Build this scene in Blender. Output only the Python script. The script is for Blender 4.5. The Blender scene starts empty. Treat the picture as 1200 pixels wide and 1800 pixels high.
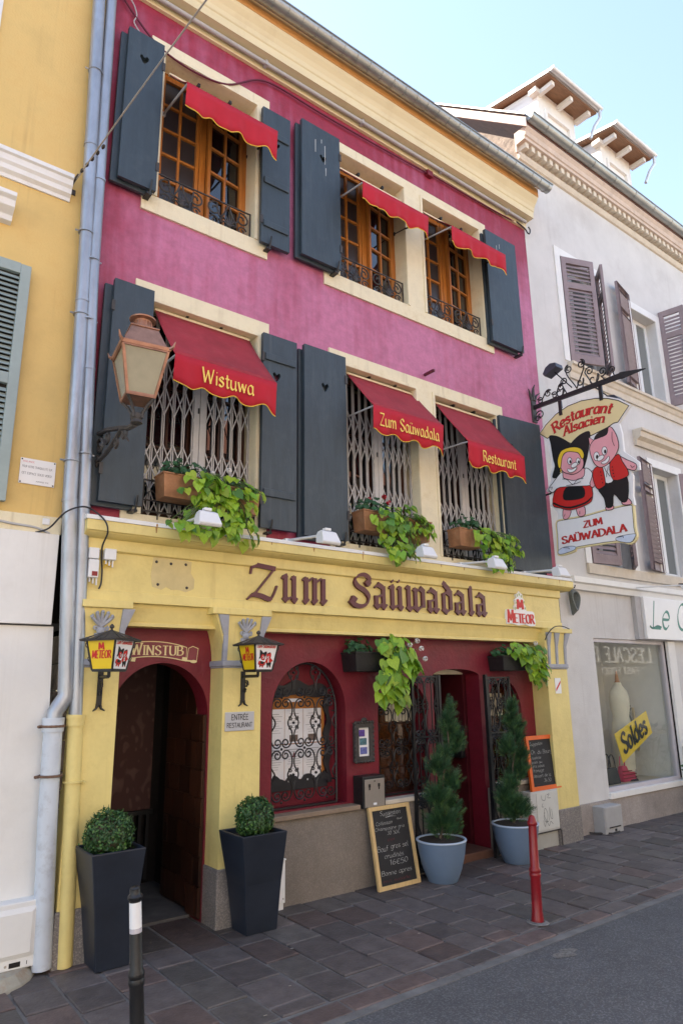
import bpy, math, random
from math import sin, cos, pi, radians, sqrt, atan2
from mathutils import Vector, Matrix
random.seed(7)
SC = bpy.context.scene
COL = SC.collection

# ------------------------------------------------------------------ camera
yaw, pitch, roll = radians(37.362), radians(14.333), radians(-0.840)
Fw = Vector((sin(yaw)*cos(pitch), cos(yaw)*cos(pitch), sin(pitch)))
r0 = Vector((cos(yaw), -sin(yaw), 0)); u0 = r0.cross(Fw)
Rr = cos(roll)*r0 + sin(roll)*u0
Uu = -sin(roll)*r0 + cos(roll)*u0
cd = bpy.data.cameras.new('camera')
cam = bpy.data.objects.new('camera', cd); COL.objects.link(cam)
cam.matrix_world = Matrix(((Rr.x, Uu.x, -Fw.x, 0.0), (Rr.y, Uu.y, -Fw.y, -5.1), (Rr.z, Uu.z, -Fw.z, 1.714), (0, 0, 0, 1)))
cd.sensor_fit = 'VERTICAL'; cd.sensor_height = 36.0; cd.sensor_width = 24.0
cd.lens = 1192.8/1800*36.0
cd.clip_start = 0.05; cd.clip_end = 1500
SC.camera = cam
# ------------------------------------------------------------------ sky, sun, exposure
SUN = Vector((-0.45, 0.80, 1.15)).normalized()
w = bpy.data.worlds.new('World'); SC.world = w; w.use_nodes = True
nt = w.node_tree; nt.nodes.clear()
sky = nt.nodes.new('ShaderNodeTexSky'); sky.sky_type = 'NISHITA'; sky.sun_disc = False
sky.sun_elevation = math.asin(SUN.z); sky.sun_rotation = atan2(SUN.x, SUN.y)
sky.air_density = 1.0; sky.dust_density = 0.25; sky.ozone_density = 1.0
bg = nt.nodes.new('ShaderNodeBackground'); bg.inputs[1].default_value = 0.13
wo = nt.nodes.new('ShaderNodeOutputWorld')
nt.links.new(sky.outputs[0], bg.inputs[0]); nt.links.new(bg.outputs[0], wo.inputs[0])
sl = bpy.data.lights.new('sun', 'SUN'); sl.energy = 4.0; sl.angle = radians(0.5); sl.color = (1.0, 0.95, 0.87)
so = bpy.data.objects.new('sun', sl); COL.objects.link(so)
so.rotation_euler = (-SUN).to_track_quat('-Z', 'Y').to_euler(); so.location = (-20, 30, 40)
SC.view_settings.view_transform = 'Standard'; SC.view_settings.look = 'None'
SC.view_settings.gamma = 1.0; SC.view_settings.use_curve_mapping = False
SC.view_settings.exposure = 2.1
SC.view_settings.use_white_balance = True          # the photograph is balanced for open shade
SC.view_settings.white_balance_temperature = 7600; SC.view_settings.white_balance_tint = 12
SC.render.engine = 'CYCLES'
SC.cycles.max_bounces = 8; SC.cycles.diffuse_bounces = 4; SC.cycles.transparent_max_bounces = 12
SC.cycles.use_denoising = True

# ------------------------------------------------------------------ materials
MATS = {}
def mat(name, col, rough=0.6, metal=0.0, var=0.12, scale=6.0, bump=0.0, bscale=80.0, spec=0.5, rnd=0.0, grime=0.0, gcol=(0.05, 0.045, 0.04), gscale=2.5, trans=0.0, stretch=None, streak=0.0, scol=(0.2, 0.17, 0.13)):
    """colour with two octaves of mottling, optional dirt patches, relief and per-object variation"""
    if name in MATS: return MATS[name]
    m = bpy.data.materials.new(name); m.use_nodes = True
    t = m.node_tree; N = t.nodes; L = t.links
    b = N['Principled BSDF']
    b.inputs['Roughness'].default_value = rough; b.inputs['Metallic'].default_value = metal
    b.inputs['Specular IOR Level'].default_value = spec
    tc = N.new('ShaderNodeTexCoord'); src = tc.outputs['Object']
    if stretch:
        mp = N.new('ShaderNodeMapping'); mp.inputs['Scale'].default_value = stretch
        L.new(src, mp.inputs[0]); src = mp.outputs[0]
    n1 = N.new('ShaderNodeTexNoise'); n1.inputs['Scale'].default_value = scale; n1.inputs['Detail'].default_value = 6; n1.inputs['Roughness'].default_value = 0.65
    L.new(src, n1.inputs['Vector'])
    mr = N.new('ShaderNodeMapRange'); mr.inputs[1].default_value = 0.3; mr.inputs[2].default_value = 0.7
    mr.inputs[3].default_value = 1.0 - var; mr.inputs[4].default_value = 1.0 + var
    L.new(n1.outputs[0], mr.inputs[0])
    mul = N.new('ShaderNodeVectorMath'); mul.operation = 'SCALE'; mul.inputs[0].default_value = col[:3]
    L.new(mr.outputs[0], mul.inputs['Scale']); out = mul.outputs[0]
    if rnd:
        oi = N.new('ShaderNodeObjectInfo'); m2 = N.new('ShaderNodeMapRange')
        m2.inputs[3].default_value = 1 - rnd; m2.inputs[4].default_value = 1 + rnd
        L.new(oi.outputs['Random'], m2.inputs[0])
        v2 = N.new('ShaderNodeVectorMath'); v2.operation = 'SCALE'
        L.new(out, v2.inputs[0]); L.new(m2.outputs[0], v2.inputs['Scale']); out = v2.outputs[0]
    if grime:
        n2 = N.new('ShaderNodeTexNoise'); n2.inputs['Scale'].default_value = gscale; n2.inputs['Detail'].default_value = 9; n2.inputs['Roughness'].default_value = 0.7
        L.new(tc.outputs['Object'], n2.inputs['Vector'])
        m3 = N.new('ShaderNodeMapRange'); m3.inputs[1].default_value = 0.52; m3.inputs[2].default_value = 0.75; m3.inputs[4].default_value = grime
        L.new(n2.outputs[0], m3.inputs[0])
        mx = N.new('ShaderNodeMix'); mx.data_type = 'RGBA'; mx.inputs[7].default_value = (*gcol, 1)
        L.new(m3.outputs[0], mx.inputs[0]); L.new(out, mx.inputs[6]); out = mx.outputs[2]
    if streak:                                          # rain runs: long thin vertical stains in broken groups
        mp2 = N.new('ShaderNodeMapping'); mp2.inputs['Scale'].default_value = (16, 16, 0.55); L.new(tc.outputs['Object'], mp2.inputs[0])
        n5 = N.new('ShaderNodeTexNoise'); n5.inputs['Scale'].default_value = 1.0; n5.inputs['Detail'].default_value = 7; n5.inputs['Roughness'].default_value = 0.6; L.new(mp2.outputs[0], n5.inputs['Vector'])
        n6 = N.new('ShaderNodeTexNoise'); n6.inputs['Scale'].default_value = 1.2; n6.inputs['Detail'].default_value = 3; L.new(tc.outputs['Object'], n6.inputs['Vector'])
        a1 = N.new('ShaderNodeMapRange'); a1.inputs[1].default_value = 0.54; a1.inputs[2].default_value = 0.72; L.new(n5.outputs[0], a1.inputs[0])
        a2 = N.new('ShaderNodeMapRange'); a2.inputs[1].default_value = 0.42; a2.inputs[2].default_value = 0.62; a2.inputs[4].default_value = streak; L.new(n6.outputs[0], a2.inputs[0])
        a3 = N.new('ShaderNodeMath'); a3.operation = 'MULTIPLY'; L.new(a1.outputs[0], a3.inputs[0]); L.new(a2.outputs[0], a3.inputs[1])
        mx2 = N.new('ShaderNodeMix'); mx2.data_type = 'RGBA'; mx2.inputs[7].default_value = (*scol, 1)
        L.new(a3.outputs[0], mx2.inputs[0]); L.new(out, mx2.inputs[6]); out = mx2.outputs[2]
    L.new(out, b.inputs['Base Color'])
    if bump:
        n3 = N.new('ShaderNodeTexNoise'); n3.inputs['Scale'].default_value = bscale; n3.inputs['Detail'].default_value = 5
        L.new(src, n3.inputs['Vector'])
        bp = N.new('ShaderNodeBump'); bp.inputs['Strength'].default_value = min(1.0, bump); bp.inputs['Distance'].default_value = 0.01
        L.new(n3.outputs[0], bp.inputs['Height']); L.new(bp.outputs[0], b.inputs['Normal'])
    if trans:
        tr = N.new('ShaderNodeBsdfTranslucent'); L.new(out, tr.inputs[0])
        ms = N.new('ShaderNodeMixShader'); ms.inputs[0].default_value = trans
        L.new(b.outputs[0], ms.inputs[1]); L.new(tr.outputs[0], ms.inputs[2])
        L.new(ms.outputs[0], N['Material Output'].inputs[0])
    MATS[name] = m
    return m

def mat_upper_plaster():
    """limewash that has weathered from claret to a chalky pink-mauve where rain reaches it (the eaves and lower band stay claret)"""
    m = bpy.data.materials.new('weathered_magenta_plaster'); m.use_nodes = True
    t = m.node_tree; N = t.nodes; L = t.links; b = N['Principled BSDF']
    b.inputs['Roughness'].default_value = 0.55
    ge = N.new('ShaderNodeNewGeometry'); sp = N.new('ShaderNodeSeparateXYZ'); L.new(ge.outputs['Position'], sp.inputs[0])
    n1 = N.new('ShaderNodeTexNoise'); n1.inputs['Scale'].default_value = 1.1; n1.inputs['Detail'].default_value = 7; n1.inputs['Roughness'].default_value = 0.6
    L.new(ge.outputs['Position'], n1.inputs['Vector'])
    mp = N.new('ShaderNodeMapping'); mp.inputs['Scale'].default_value = (7, 7, 0.7); L.new(ge.outputs['Position'], mp.inputs[0])
    n2 = N.new('ShaderNodeTexNoise'); n2.inputs['Scale'].default_value = 1.4; n2.inputs['Detail'].default_value = 6; L.new(mp.outputs[0], n2.inputs['Vector'])
    def math(op, a, b_, cl=False):
        k = N.new('ShaderNodeMath'); k.operation = op; k.use_clamp = cl
        for i, v in enumerate((a, b_)):
            if isinstance(v, (int, float)): k.inputs[i].default_value = v
            else: L.new(v, k.inputs[i])
        return k.outputs[0]
    def mrange(v, a, b_, c=0.0, d=1.0):
        k = N.new('ShaderNodeMapRange'); k.interpolation_type = 'SMOOTHSTEP'
        k.inputs[1].default_value = a; k.inputs[2].default_value = b_; k.inputs[3].default_value = c; k.inputs[4].default_value = d
        L.new(v, k.inputs[0]); return k.outputs[0]
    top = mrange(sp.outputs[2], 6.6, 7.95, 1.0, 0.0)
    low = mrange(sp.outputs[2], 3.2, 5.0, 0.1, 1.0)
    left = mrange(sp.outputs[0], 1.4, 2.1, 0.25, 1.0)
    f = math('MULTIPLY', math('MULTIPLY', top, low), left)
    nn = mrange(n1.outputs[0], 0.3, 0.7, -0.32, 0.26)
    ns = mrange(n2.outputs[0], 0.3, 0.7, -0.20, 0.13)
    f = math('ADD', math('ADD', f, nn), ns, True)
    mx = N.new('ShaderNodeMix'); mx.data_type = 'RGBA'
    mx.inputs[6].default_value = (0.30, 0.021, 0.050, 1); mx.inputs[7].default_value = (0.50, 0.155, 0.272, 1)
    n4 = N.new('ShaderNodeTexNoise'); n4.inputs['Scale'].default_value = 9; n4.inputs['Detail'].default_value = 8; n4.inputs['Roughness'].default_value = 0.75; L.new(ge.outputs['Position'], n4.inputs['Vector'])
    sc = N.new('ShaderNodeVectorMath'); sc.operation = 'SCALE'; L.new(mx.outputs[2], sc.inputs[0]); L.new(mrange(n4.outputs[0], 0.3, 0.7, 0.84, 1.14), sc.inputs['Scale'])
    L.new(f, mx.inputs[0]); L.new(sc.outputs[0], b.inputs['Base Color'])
    n3 = N.new('ShaderNodeTexNoise'); n3.inputs['Scale'].default_value = 45; n3.inputs['Detail'].default_value = 5; L.new(ge.outputs['Position'], n3.inputs['Vector'])
    bp = N.new('ShaderNodeBump'); bp.inputs['Strength'].default_value = 0.35; bp.inputs['Distance'].default_value = 0.008
    L.new(n3.outputs[0], bp.inputs['Height']); L.new(bp.outputs[0], b.inputs['Normal'])
    return m

def mat_glass(name, tint=(0.75, 0.8, 0.8), clear=True, dark=(0.012, 0.012, 0.013), rough=0.02, wavy=0.0):
    m = bpy.data.materials.new(name); m.use_nodes = True
    t = m.node_tree; N = t.nodes; L = t.links; b = N['Principled BSDF']
    if not clear:
        b.inputs['Base Color'].default_value = (*dark, 1); b.inputs['Roughness'].default_value = rough
        b.inputs['IOR'].default_value = 1.9      # double glazing mirrors twice as much as one sheet
        tgt = b
        if wavy:
            tc = N.new('ShaderNodeTexCoord'); n = N.new('ShaderNodeTexNoise'); n.inputs['Scale'].default_value = 2.0
            L.new(tc.outputs['Object'], n.inputs['Vector'])
            bp = N.new('ShaderNodeBump'); bp.inputs['Strength'].default_value = wavy; bp.inputs['Distance'].default_value = 0.02
            L.new(n.outputs[0], bp.inputs['Height']); L.new(bp.outputs[0], b.inputs['Normal'])
    else:
        tr = N.new('ShaderNodeBsdfTransparent'); tr.inputs[0].default_value = (*tint, 1)
        gl = N.new('ShaderNodeBsdfGlossy'); gl.inputs['Roughness'].default_value = rough
        ge = N.new('ShaderNodeNewGeometry'); dt = N.new('ShaderNodeVectorMath'); dt.operation = 'DOT_PRODUCT'
        L.new(ge.outputs['Incoming'], dt.inputs[0]); L.new(ge.outputs['Normal'], dt.inputs[1])
        def mm(op, a, b_):
            k = N.new('ShaderNodeMath'); k.operation = op
            for i, v in enumerate((a, b_)):
                if isinstance(v, (int, float)): k.inputs[i].default_value = v
                elif v is not None: L.new(v, k.inputs[i])
            return k.outputs[0]
        sch = mm('ADD', mm('MULTIPLY', mm('POWER', mm('SUBTRACT', 1.0, mm('ABSOLUTE', dt.outputs['Value'], None)), 5.0), 0.9), 0.07)   # two faces of a pane
        ms = N.new('ShaderNodeMixShader'); L.new(sch, ms.inputs[0]); L.new(tr.outputs[0], ms.inputs[1]); L.new(gl.outputs[0], ms.inputs[2])
        L.new(ms.outputs[0], N['Material Output'].inputs[0])
    return m

def mat_speckle(name, base, chips, scale=120, rough=0.85, amount=0.5):
    """granite, cast stone or asphalt: a ground colour with chips of a second and third colour, and stains"""
    m = bpy.data.materials.new(name); m.use_nodes = True
    t = m.node_tree; N = t.nodes; L = t.links; b = N['Principled BSDF']; b.inputs['Roughness'].default_value = rough
    tc = N.new('ShaderNodeTexCoord')
    vo = N.new('ShaderNodeTexVoronoi'); vo.inputs['Scale'].default_value = scale; L.new(tc.outputs['Object'], vo.inputs['Vector'])
    cr = N.new('ShaderNodeValToRGB'); e = cr.color_ramp.elements
    e[0].color = (*base, 1); e[1].color = (*chips[0], 1); e[1].position = 0.95; e[0].position = 0.35
    k = cr.color_ramp.elements.new(0.65); k.color = (*chips[1], 1)
    sep = N.new('ShaderNodeSeparateColor'); L.new(vo.outputs['Color'], sep.inputs[0]); L.new(sep.outputs[0], cr.inputs[0])
    n = N.new('ShaderNodeTexNoise'); n.inputs['Scale'].default_value = 1.3; n.inputs['Detail'].default_value = 10; n.inputs['Roughness'].default_value = 0.7
    L.new(tc.outputs['Object'], n.inputs['Vector'])
    mr = N.new('ShaderNodeMapRange'); mr.inputs[1].default_value = 0.3; mr.inputs[2].default_value = 0.7; mr.inputs[3].default_value = 1 - amount*0.6; mr.inputs[4].default_value = 1 + amount*0.5
    L.new(n.outputs[0], mr.inputs[0])
    mul = N.new('ShaderNodeVectorMath'); mul.operation = 'SCALE'; L.new(cr.outputs[0], mul.inputs[0]); L.new(mr.outputs[0], mul.inputs['Scale'])
    L.new(mul.outputs[0], b.inputs['Base Color'])
    n3 = N.new('ShaderNodeTexNoise'); n3.inputs['Scale'].default_value = scale*1.2; n3.inputs['Detail'].default_value = 4; L.new(tc.outputs['Object'], n3.inputs['Vector'])
    bp = N.new('ShaderNodeBump'); bp.inputs['Strength'].default_value = 0.6; bp.inputs['Distance'].default_value = 0.006
    L.new(n3.outputs[0], bp.inputs['Height']); L.new(bp.outputs[0], b.inputs['Normal'])
    return m

M = {}
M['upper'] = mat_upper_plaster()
M['yellow'] = mat('yellow_paint', (0.745, 0.60, 0.23), 0.5, streak=0.32, scol=(0.45, 0.31, 0.11), var=0.09, scale=3, bump=0.25, bscale=34, grime=0.33, gcol=(0.42, 0.30, 0.10), gscale=4.0)
M['ochre'] = mat('ochre_plaster', (0.70, 0.485, 0.180), 0.75, streak=0.4, scol=(0.40, 0.24, 0.09), var=0.10, scale=2.2, bump=0.3, bscale=60, grime=0.35, gcol=(0.45, 0.22, 0.05), gscale=2.2)
M['maroon'] = mat('maroon_plaster', (0.175, 0.010, 0.022), 0.5, var=0.22, scale=3, bump=0.45, bscale=26, grime=0.25, gcol=(0.10, 0.012, 0.02))
M['cream'] = mat('cream_stone_paint', (0.77, 0.69, 0.49), 0.7, streak=0.5, scol=(0.36, 0.27, 0.15), var=0.09, scale=5, bump=0.25, bscale=50, grime=0.45, gcol=(0.42, 0.31, 0.14), gscale=5)
M['creamwood'] = mat('cream_wood_paint', (0.74, 0.64, 0.41), 0.55, var=0.06, scale=2, grime=0.3, gcol=(0.45, 0.32, 0.15), gscale=3, stretch=(0.4, 3, 3))
M['white'] = mat('white_paint', (0.78, 0.78, 0.76), 0.55, var=0.05, scale=3, grime=0.25, gcol=(0.45, 0.43, 0.40), gscale=4)
M['whitewall'] = mat('white_render', (0.76, 0.75, 0.72), 0.8, streak=0.3, scol=(0.45, 0.42, 0.37), var=0.05, scale=2, bump=0.15, grime=0.3, gcol=(0.5, 0.48, 0.44), gscale=1.5)
M['greywall'] = mat('pale_grey_render', (0.61, 0.60, 0.585), 0.85, streak=0.4, scol=(0.38, 0.35, 0.33), var=0.08, scale=1.6, bump=0.25, bscale=70, grime=0.4, gcol=(0.38, 0.34, 0.32), gscale=1.3)
M['stonetrim'] = mat('pale_stone_trim', (0.62, 0.55, 0.45), 0.8, var=0.1, scale=6, bump=0.2, grime=0.4, gcol=(0.4, 0.33, 0.25), gscale=4)
M['shutter'] = mat('slate_blue_shutter_paint', (0.033, 0.051, 0.065), 0.5, streak=0.35, scol=(0.10, 0.12, 0.13), var=0.16, scale=5, bump=0.15, bscale=30, grime=0.25, gcol=(0.09, 0.11, 0.12), gscale=7, stretch=(3, 3, 0.6))
M['black'] = mat('black_iron', (0.012, 0.012, 0.013), 0.45, var=0.3, scale=20, bump=0.2, bscale=90)
M['rust'] = mat('weathered_iron', (0.045, 0.04, 0.038), 0.6, var=0.3, scale=20, bump=0.2)
M['orangewood'] = mat('honey_wood', (0.43, 0.155, 0.03), 0.4, var=0.25, scale=5, grime=0.3, gcol=(0.22, 0.06, 0.012), stretch=(8, 8, 0.8))
M['fasciawood'] = mat('bare_pine_board', (0.60, 0.30, 0.10), 0.7, var=0.2, scale=4, grime=0.4, gcol=(0.25, 0.1, 0.03), gscale=6, stretch=(0.5, 6, 6))
M['awning'] = mat('red_awning_canvas', (0.47, 0.009, 0.024), 0.8, var=0.08, scale=4, bump=0.12, bscale=300)
M['awningtop'] = mat('sun_bleached_awning_canvas', (0.33, 0.022, 0.032), 0.75, var=0.2, scale=4, bump=0.12, bscale=300, grime=0.4, gcol=(0.42, 0.09, 0.09), gscale=9)
M['gold'] = mat('yellow_braid', (0.80, 0.53, 0.06), 0.6, var=0.05)
M['goldtext'] = mat('pale_gold_print', (0.85, 0.60, 0.12), 0.6, var=0.04)
M['zinc'] = mat('zinc', (0.36, 0.39, 0.43), 0.42, metal=0.6, var=0.2, scale=4, grime=0.5, gcol=(0.28, 0.29, 0.30), gscale=6, stretch=(2, 2, 0.5))
M['gutterzinc'] = mat('dull_zinc', (0.36, 0.38, 0.37), 0.42, metal=0.7, var=0.15, scale=3, grime=0.3, gcol=(0.2, 0.2, 0.19), gscale=5)
M['conduit'] = mat('grey_conduit', (0.42, 0.42, 0.43), 0.5, var=0.08)
M['castwhite'] = mat('white_painted_cast_iron', (0.55, 0.60, 0.66), 0.5, var=0.07, scale=5, grime=0.55, gcol=(0.22, 0.20, 0.19), gscale=8)
M['copper'] = mat('aged_copper', (0.36, 0.185, 0.125), 0.45, metal=0.6, var=0.3, scale=9, grime=0.5, gcol=(0.20, 0.12, 0.10), gscale=8)
M['copperbox'] = mat('tarnished_copper_trough', (0.36, 0.17, 0.085), 0.5, metal=0.35, var=0.35, scale=8, grime=0.6, gcol=(0.33, 0.30, 0.22), gscale=9)
M['frost'] = mat('frosted_lamp_glass', (0.27, 0.255, 0.175), 0.25, var=0.12, scale=5, spec=0.6)
M['granite'] = mat_speckle('grey_granite', (0.17, 0.155, 0.145), ((0.30, 0.27, 0.245), (0.23, 0.20, 0.18)), 140, 0.75)
M['roughcast'] = mat_speckle('roughcast_plinth', (0.205, 0.175, 0.145), ((0.265, 0.225, 0.185), (0.225, 0.19, 0.16)), 150, 0.9, 0.45)
M['asphalt'] = mat_speckle('asphalt', (0.088, 0.087, 0.090), ((0.155, 0.155, 0.157), (0.104, 0.104, 0.107)), 120, 0.9, 0.45)
M['mortar'] = mat('pale_mortar', (0.16, 0.155, 0.15), 0.95, var=0.3, scale=6, bump=0.5, bscale=90)
M['paver'] = mat('purple_porphyry_slab', (0.100, 0.083, 0.079), 0.65, var=0.3, scale=9, bump=0.5, bscale=45, rnd=0.26, grime=0.4, gcol=(0.12, 0.11, 0.11), gscale=5)
M['paverred'] = mat('reddish_porphyry_slab', (0.112, 0.079, 0.071), 0.65, var=0.3, scale=9, bump=0.5, bscale=45, rnd=0.25, grime=0.4, gcol=(0.09, 0.075, 0.075), gscale=5)
M['paverbrown'] = mat('brownish_porphyry_slab', (0.092, 0.080, 0.073), 0.65, var=0.3, scale=9, bump=0.5, bscale=45, rnd=0.25)
M['potdark'] = mat('anthracite_resin', (0.018, 0.024, 0.037), 0.42, var=0.25, scale=4, grime=0.2, gcol=(0.06, 0.065, 0.08), gscale=3)
M['potblue'] = mat('blue_grey_glaze', (0.125, 0.185, 0.27), 0.45, var=0.06, scale=4)
M['potrim'] = mat('pale_blue_rim', (0.42, 0.50, 0.60), 0.45, var=0.05)
M['soil'] = mat('potting_soil', (0.03, 0.02, 0.014), 0.95, var=0.4, scale=30, bump=0.8)
M['box'] = mat('boxwood_leaf', (0.028, 0.085, 0.022), 0.5, var=0.5, scale=14, trans=0.15)
M['thuja'] = mat('thuja_spray', (0.030, 0.092, 0.036), 0.6, var=0.65, scale=13, trans=0.12)
M['vine'] = mat('lime_vine_leaf', (0.31, 0.50, 0.045), 0.42, var=0.2, scale=9, rnd=0.3, trans=0.35)
M['vine2'] = mat('lime_vine_leaf_mature', (0.19, 0.40, 0.035), 0.42, var=0.2, scale=9, rnd=0.3, trans=0.35)
M['vine3'] = mat('young_yellow_vine_leaf', (0.38, 0.52, 0.05), 0.42, var=0.2, scale=9, rnd=0.25, trans=0.35)
M['vine4'] = mat('dark_old_vine_leaf', (0.085, 0.22, 0.030), 0.45, var=0.25, scale=9, rnd=0.3, trans=0.3)  # darker leaf tone, dealt out among the leaves at random
M['vinedead'] = mat('withered_leaf', (0.30, 0.20, 0.07), 0.7, var=0.3, scale=9)
M['thujatip'] = mat('thuja_new_growth', (0.085, 0.175, 0.050), 0.6, var=0.4, scale=13, trans=0.15)
M['boxtip'] = mat('boxwood_new_growth', (0.075, 0.17, 0.035), 0.5, var=0.4, scale=14, trans=0.15)
M['geranium'] = mat('geranium_leaf', (0.028, 0.10, 0.034), 0.55, var=0.25, scale=9, rnd=0.3, trans=0.2)
M['stem'] = mat('green_stem', (0.07, 0.13, 0.03), 0.6)
M['trunk'] = mat('grey_bark', (0.10, 0.075, 0.05), 0.9, var=0.3, bump=0.5)
M['petalw'] = mat('white_petal', (0.82, 0.80, 0.78), 0.6, trans=0.3)
M['petalr'] = mat('red_petal', (0.45, 0.012, 0.03), 0.6, trans=0.3)
M['boardblack'] = mat('chalkboard', (0.017, 0.017, 0.018), 0.7, var=0.35, scale=3, grime=0.35, gcol=(0.045, 0.045, 0.045), gscale=2.5)
M['chalk'] = mat('chalk', (0.50, 0.50, 0.48), 0.95, var=0.45, scale=60)
M['chalkred'] = mat('red_chalk', (0.19, 0.035, 0.045), 0.95, var=0.4, scale=60)
M['pinewood'] = mat('pale_pine', (0.62, 0.42, 0.19), 0.6, var=0.12, stretch=(6, 6, 1))
M['orangepaint'] = mat('orange_painted_wood', (0.75, 0.13, 0.02), 0.5, var=0.08)
M['redpaint'] = mat('red_enamel', (0.23, 0.007, 0.013), 0.35, var=0.12, scale=8, grime=0.3, gcol=(0.16, 0.01, 0.012), gscale=10)
M['letterpaint'] = mat('burgundy_letter_paint', (0.105, 0.021, 0.035), 0.36, var=0.12, scale=5)
M['redsign'] = mat('sign_red', (0.60, 0.022, 0.018), 0.5, var=0.03)
M['darkred'] = mat('sign_dark_red', (0.25, 0.012, 0.02), 0.5, var=0.03)
M['signcream'] = mat('sign_cream', (0.76, 0.64, 0.34), 0.5, var=0.03)
M['signwhite'] = mat('sign_white', (0.80, 0.80, 0.80), 0.45, var=0.03)
M['signblack'] = mat('sign_black', (0.008, 0.008, 0.009), 0.45, var=0.03)
M['signpink'] = mat('sign_pink', (0.80, 0.36, 0.40), 0.5, var=0.03)
M['signyellow'] = mat('sign_yellow', (0.83, 0.56, 0.04), 0.5, var=0.03)
M['signgreen'] = mat('sign_teal', (0.03, 0.21, 0.17), 0.5, var=0.03)
M['lampyellow'] = mat('lamp_panel_yellow', (0.80, 0.55, 0.025), 0.3, var=0.04)
M['greyorn'] = mat('silver_grey_paint', (0.33, 0.34, 0.38), 0.5, var=0.1, scale=20)
M['steel'] = mat('brushed_steel', (0.42, 0.38, 0.33), 0.35, metal=0.6, var=0.06)
M['plastic'] = mat('white_plastic', (0.72, 0.73, 0.74), 0.4, var=0.04)
M['greycab'] = mat('grey_cabinet_plastic', (0.50, 0.50, 0.48), 0.5, var=0.06, grime=0.3, gcol=(0.3, 0.29, 0.27), gscale=5)
M['greycab2'] = mat('weathered_cabinet_plastic', (0.36, 0.355, 0.35), 0.55, var=0.08, grime=0.35, gcol=(0.22, 0.21, 0.2), gscale=5)
M['gatewhite'] = mat('grey_white_steel', (0.46, 0.45, 0.44), 0.45, var=0.1, grime=0.3, gcol=(0.25, 0.22, 0.2))
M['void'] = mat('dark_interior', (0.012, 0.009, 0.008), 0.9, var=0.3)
M['brownwood'] = mat('dark_stained_wood', (0.040, 0.012, 0.005), 0.45, var=0.35, scale=4, rnd=0.35)
M['wallpaper'] = None
M['cable'] = mat('dark_cable', (0.03, 0.028, 0.03), 0.6)
M['cablered'] = mat('maroon_painted_cable', (0.12, 0.012, 0.03), 0.6)
M['wire'] = mat('steel_wire', (0.40, 0.38, 0.36), 0.4, metal=0.5)
M['mauve'] = mat('faded_mauve_shutter_paint', (0.265, 0.205, 0.215), 0.6, var=0.14, scale=6, grime=0.4, gcol=(0.18, 0.12, 0.12), gscale=5)
M['sage'] = mat('pale_blue_green_shutter_paint', (0.30, 0.37, 0.36), 0.6, var=0.08, scale=6, grime=0.25, gcol=(0.2, 0.23, 0.22))
M['upvc'] = mat('white_window_frame', (0.74, 0.77, 0.78), 0.4, var=0.03)
M['tile'] = mat('roof_tile', (0.22, 0.085, 0.05), 0.8, var=0.3, scale=10, bump=0.4)
M['rubble'] = mat('rubble_masonry', (0.25, 0.20, 0.165), 0.95, var=0.5, scale=10, bump=1.0, bscale=22, grime=0.6, gcol=(0.1, 0.07, 0.06), gscale=6)
M['paper'] = mat('menu_paper', (0.84, 0.84, 0.86), 0.7, var=0.04)
M['ink'] = mat('menu_ink', (0.25, 0.23, 0.24), 0.8)
M['floorint'] = mat('terracotta_threshold', (0.13, 0.06, 0.04), 0.6, var=0.3, scale=7)
M['passfloor'] = mat('passage_stone_floor', (0.11, 0.105, 0.10), 0.8, var=0.3, scale=5)
M['lobbyshade'] = mat('lobby_shaded_maroon', (0.075, 0.006, 0.011), 0.5, var=0.2)  # same maroon as the walls, with the lobby's shade put into the colour
M['linen'] = mat('ivory_dress_linen', (0.70, 0.64, 0.50), 0.85, var=0.05, bump=0.2, bscale=120)
M['pinkbag'] = mat('pink_leather', (0.62, 0.05, 0.12), 0.45)
M['blackbag'] = mat('black_leather', (0.02, 0.02, 0.022), 0.4)
M['glassdark'] = mat_glass('dark_window_glass', clear=False, dark=(0.008, 0.009, 0.011), wavy=0.25)
M['glassscreen'] = mat_glass('screened_window_glass', clear=False, dark=(0.030, 0.029, 0.030), rough=0.35)
M['glassshop'] = mat_glass('shop_window_glass', tint=(0.86, 0.90, 0.89))
M['glasspale'] = mat_glass('curtained_window_glass', clear=False, dark=(0.16, 0.18, 0.18), rough=0.05)
M['amber'] = mat_glass('amber_leaded_glass', clear=False, dark=(0.075, 0.024, 0.006), rough=0.15, wavy=0.4)
# ------------------------------------------------------------------ mesh building
ORG = {}
def org(o):
    return ORG.get(o.name, Vector((0, 0, 0))) if o else Vector((0, 0, 0))

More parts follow.
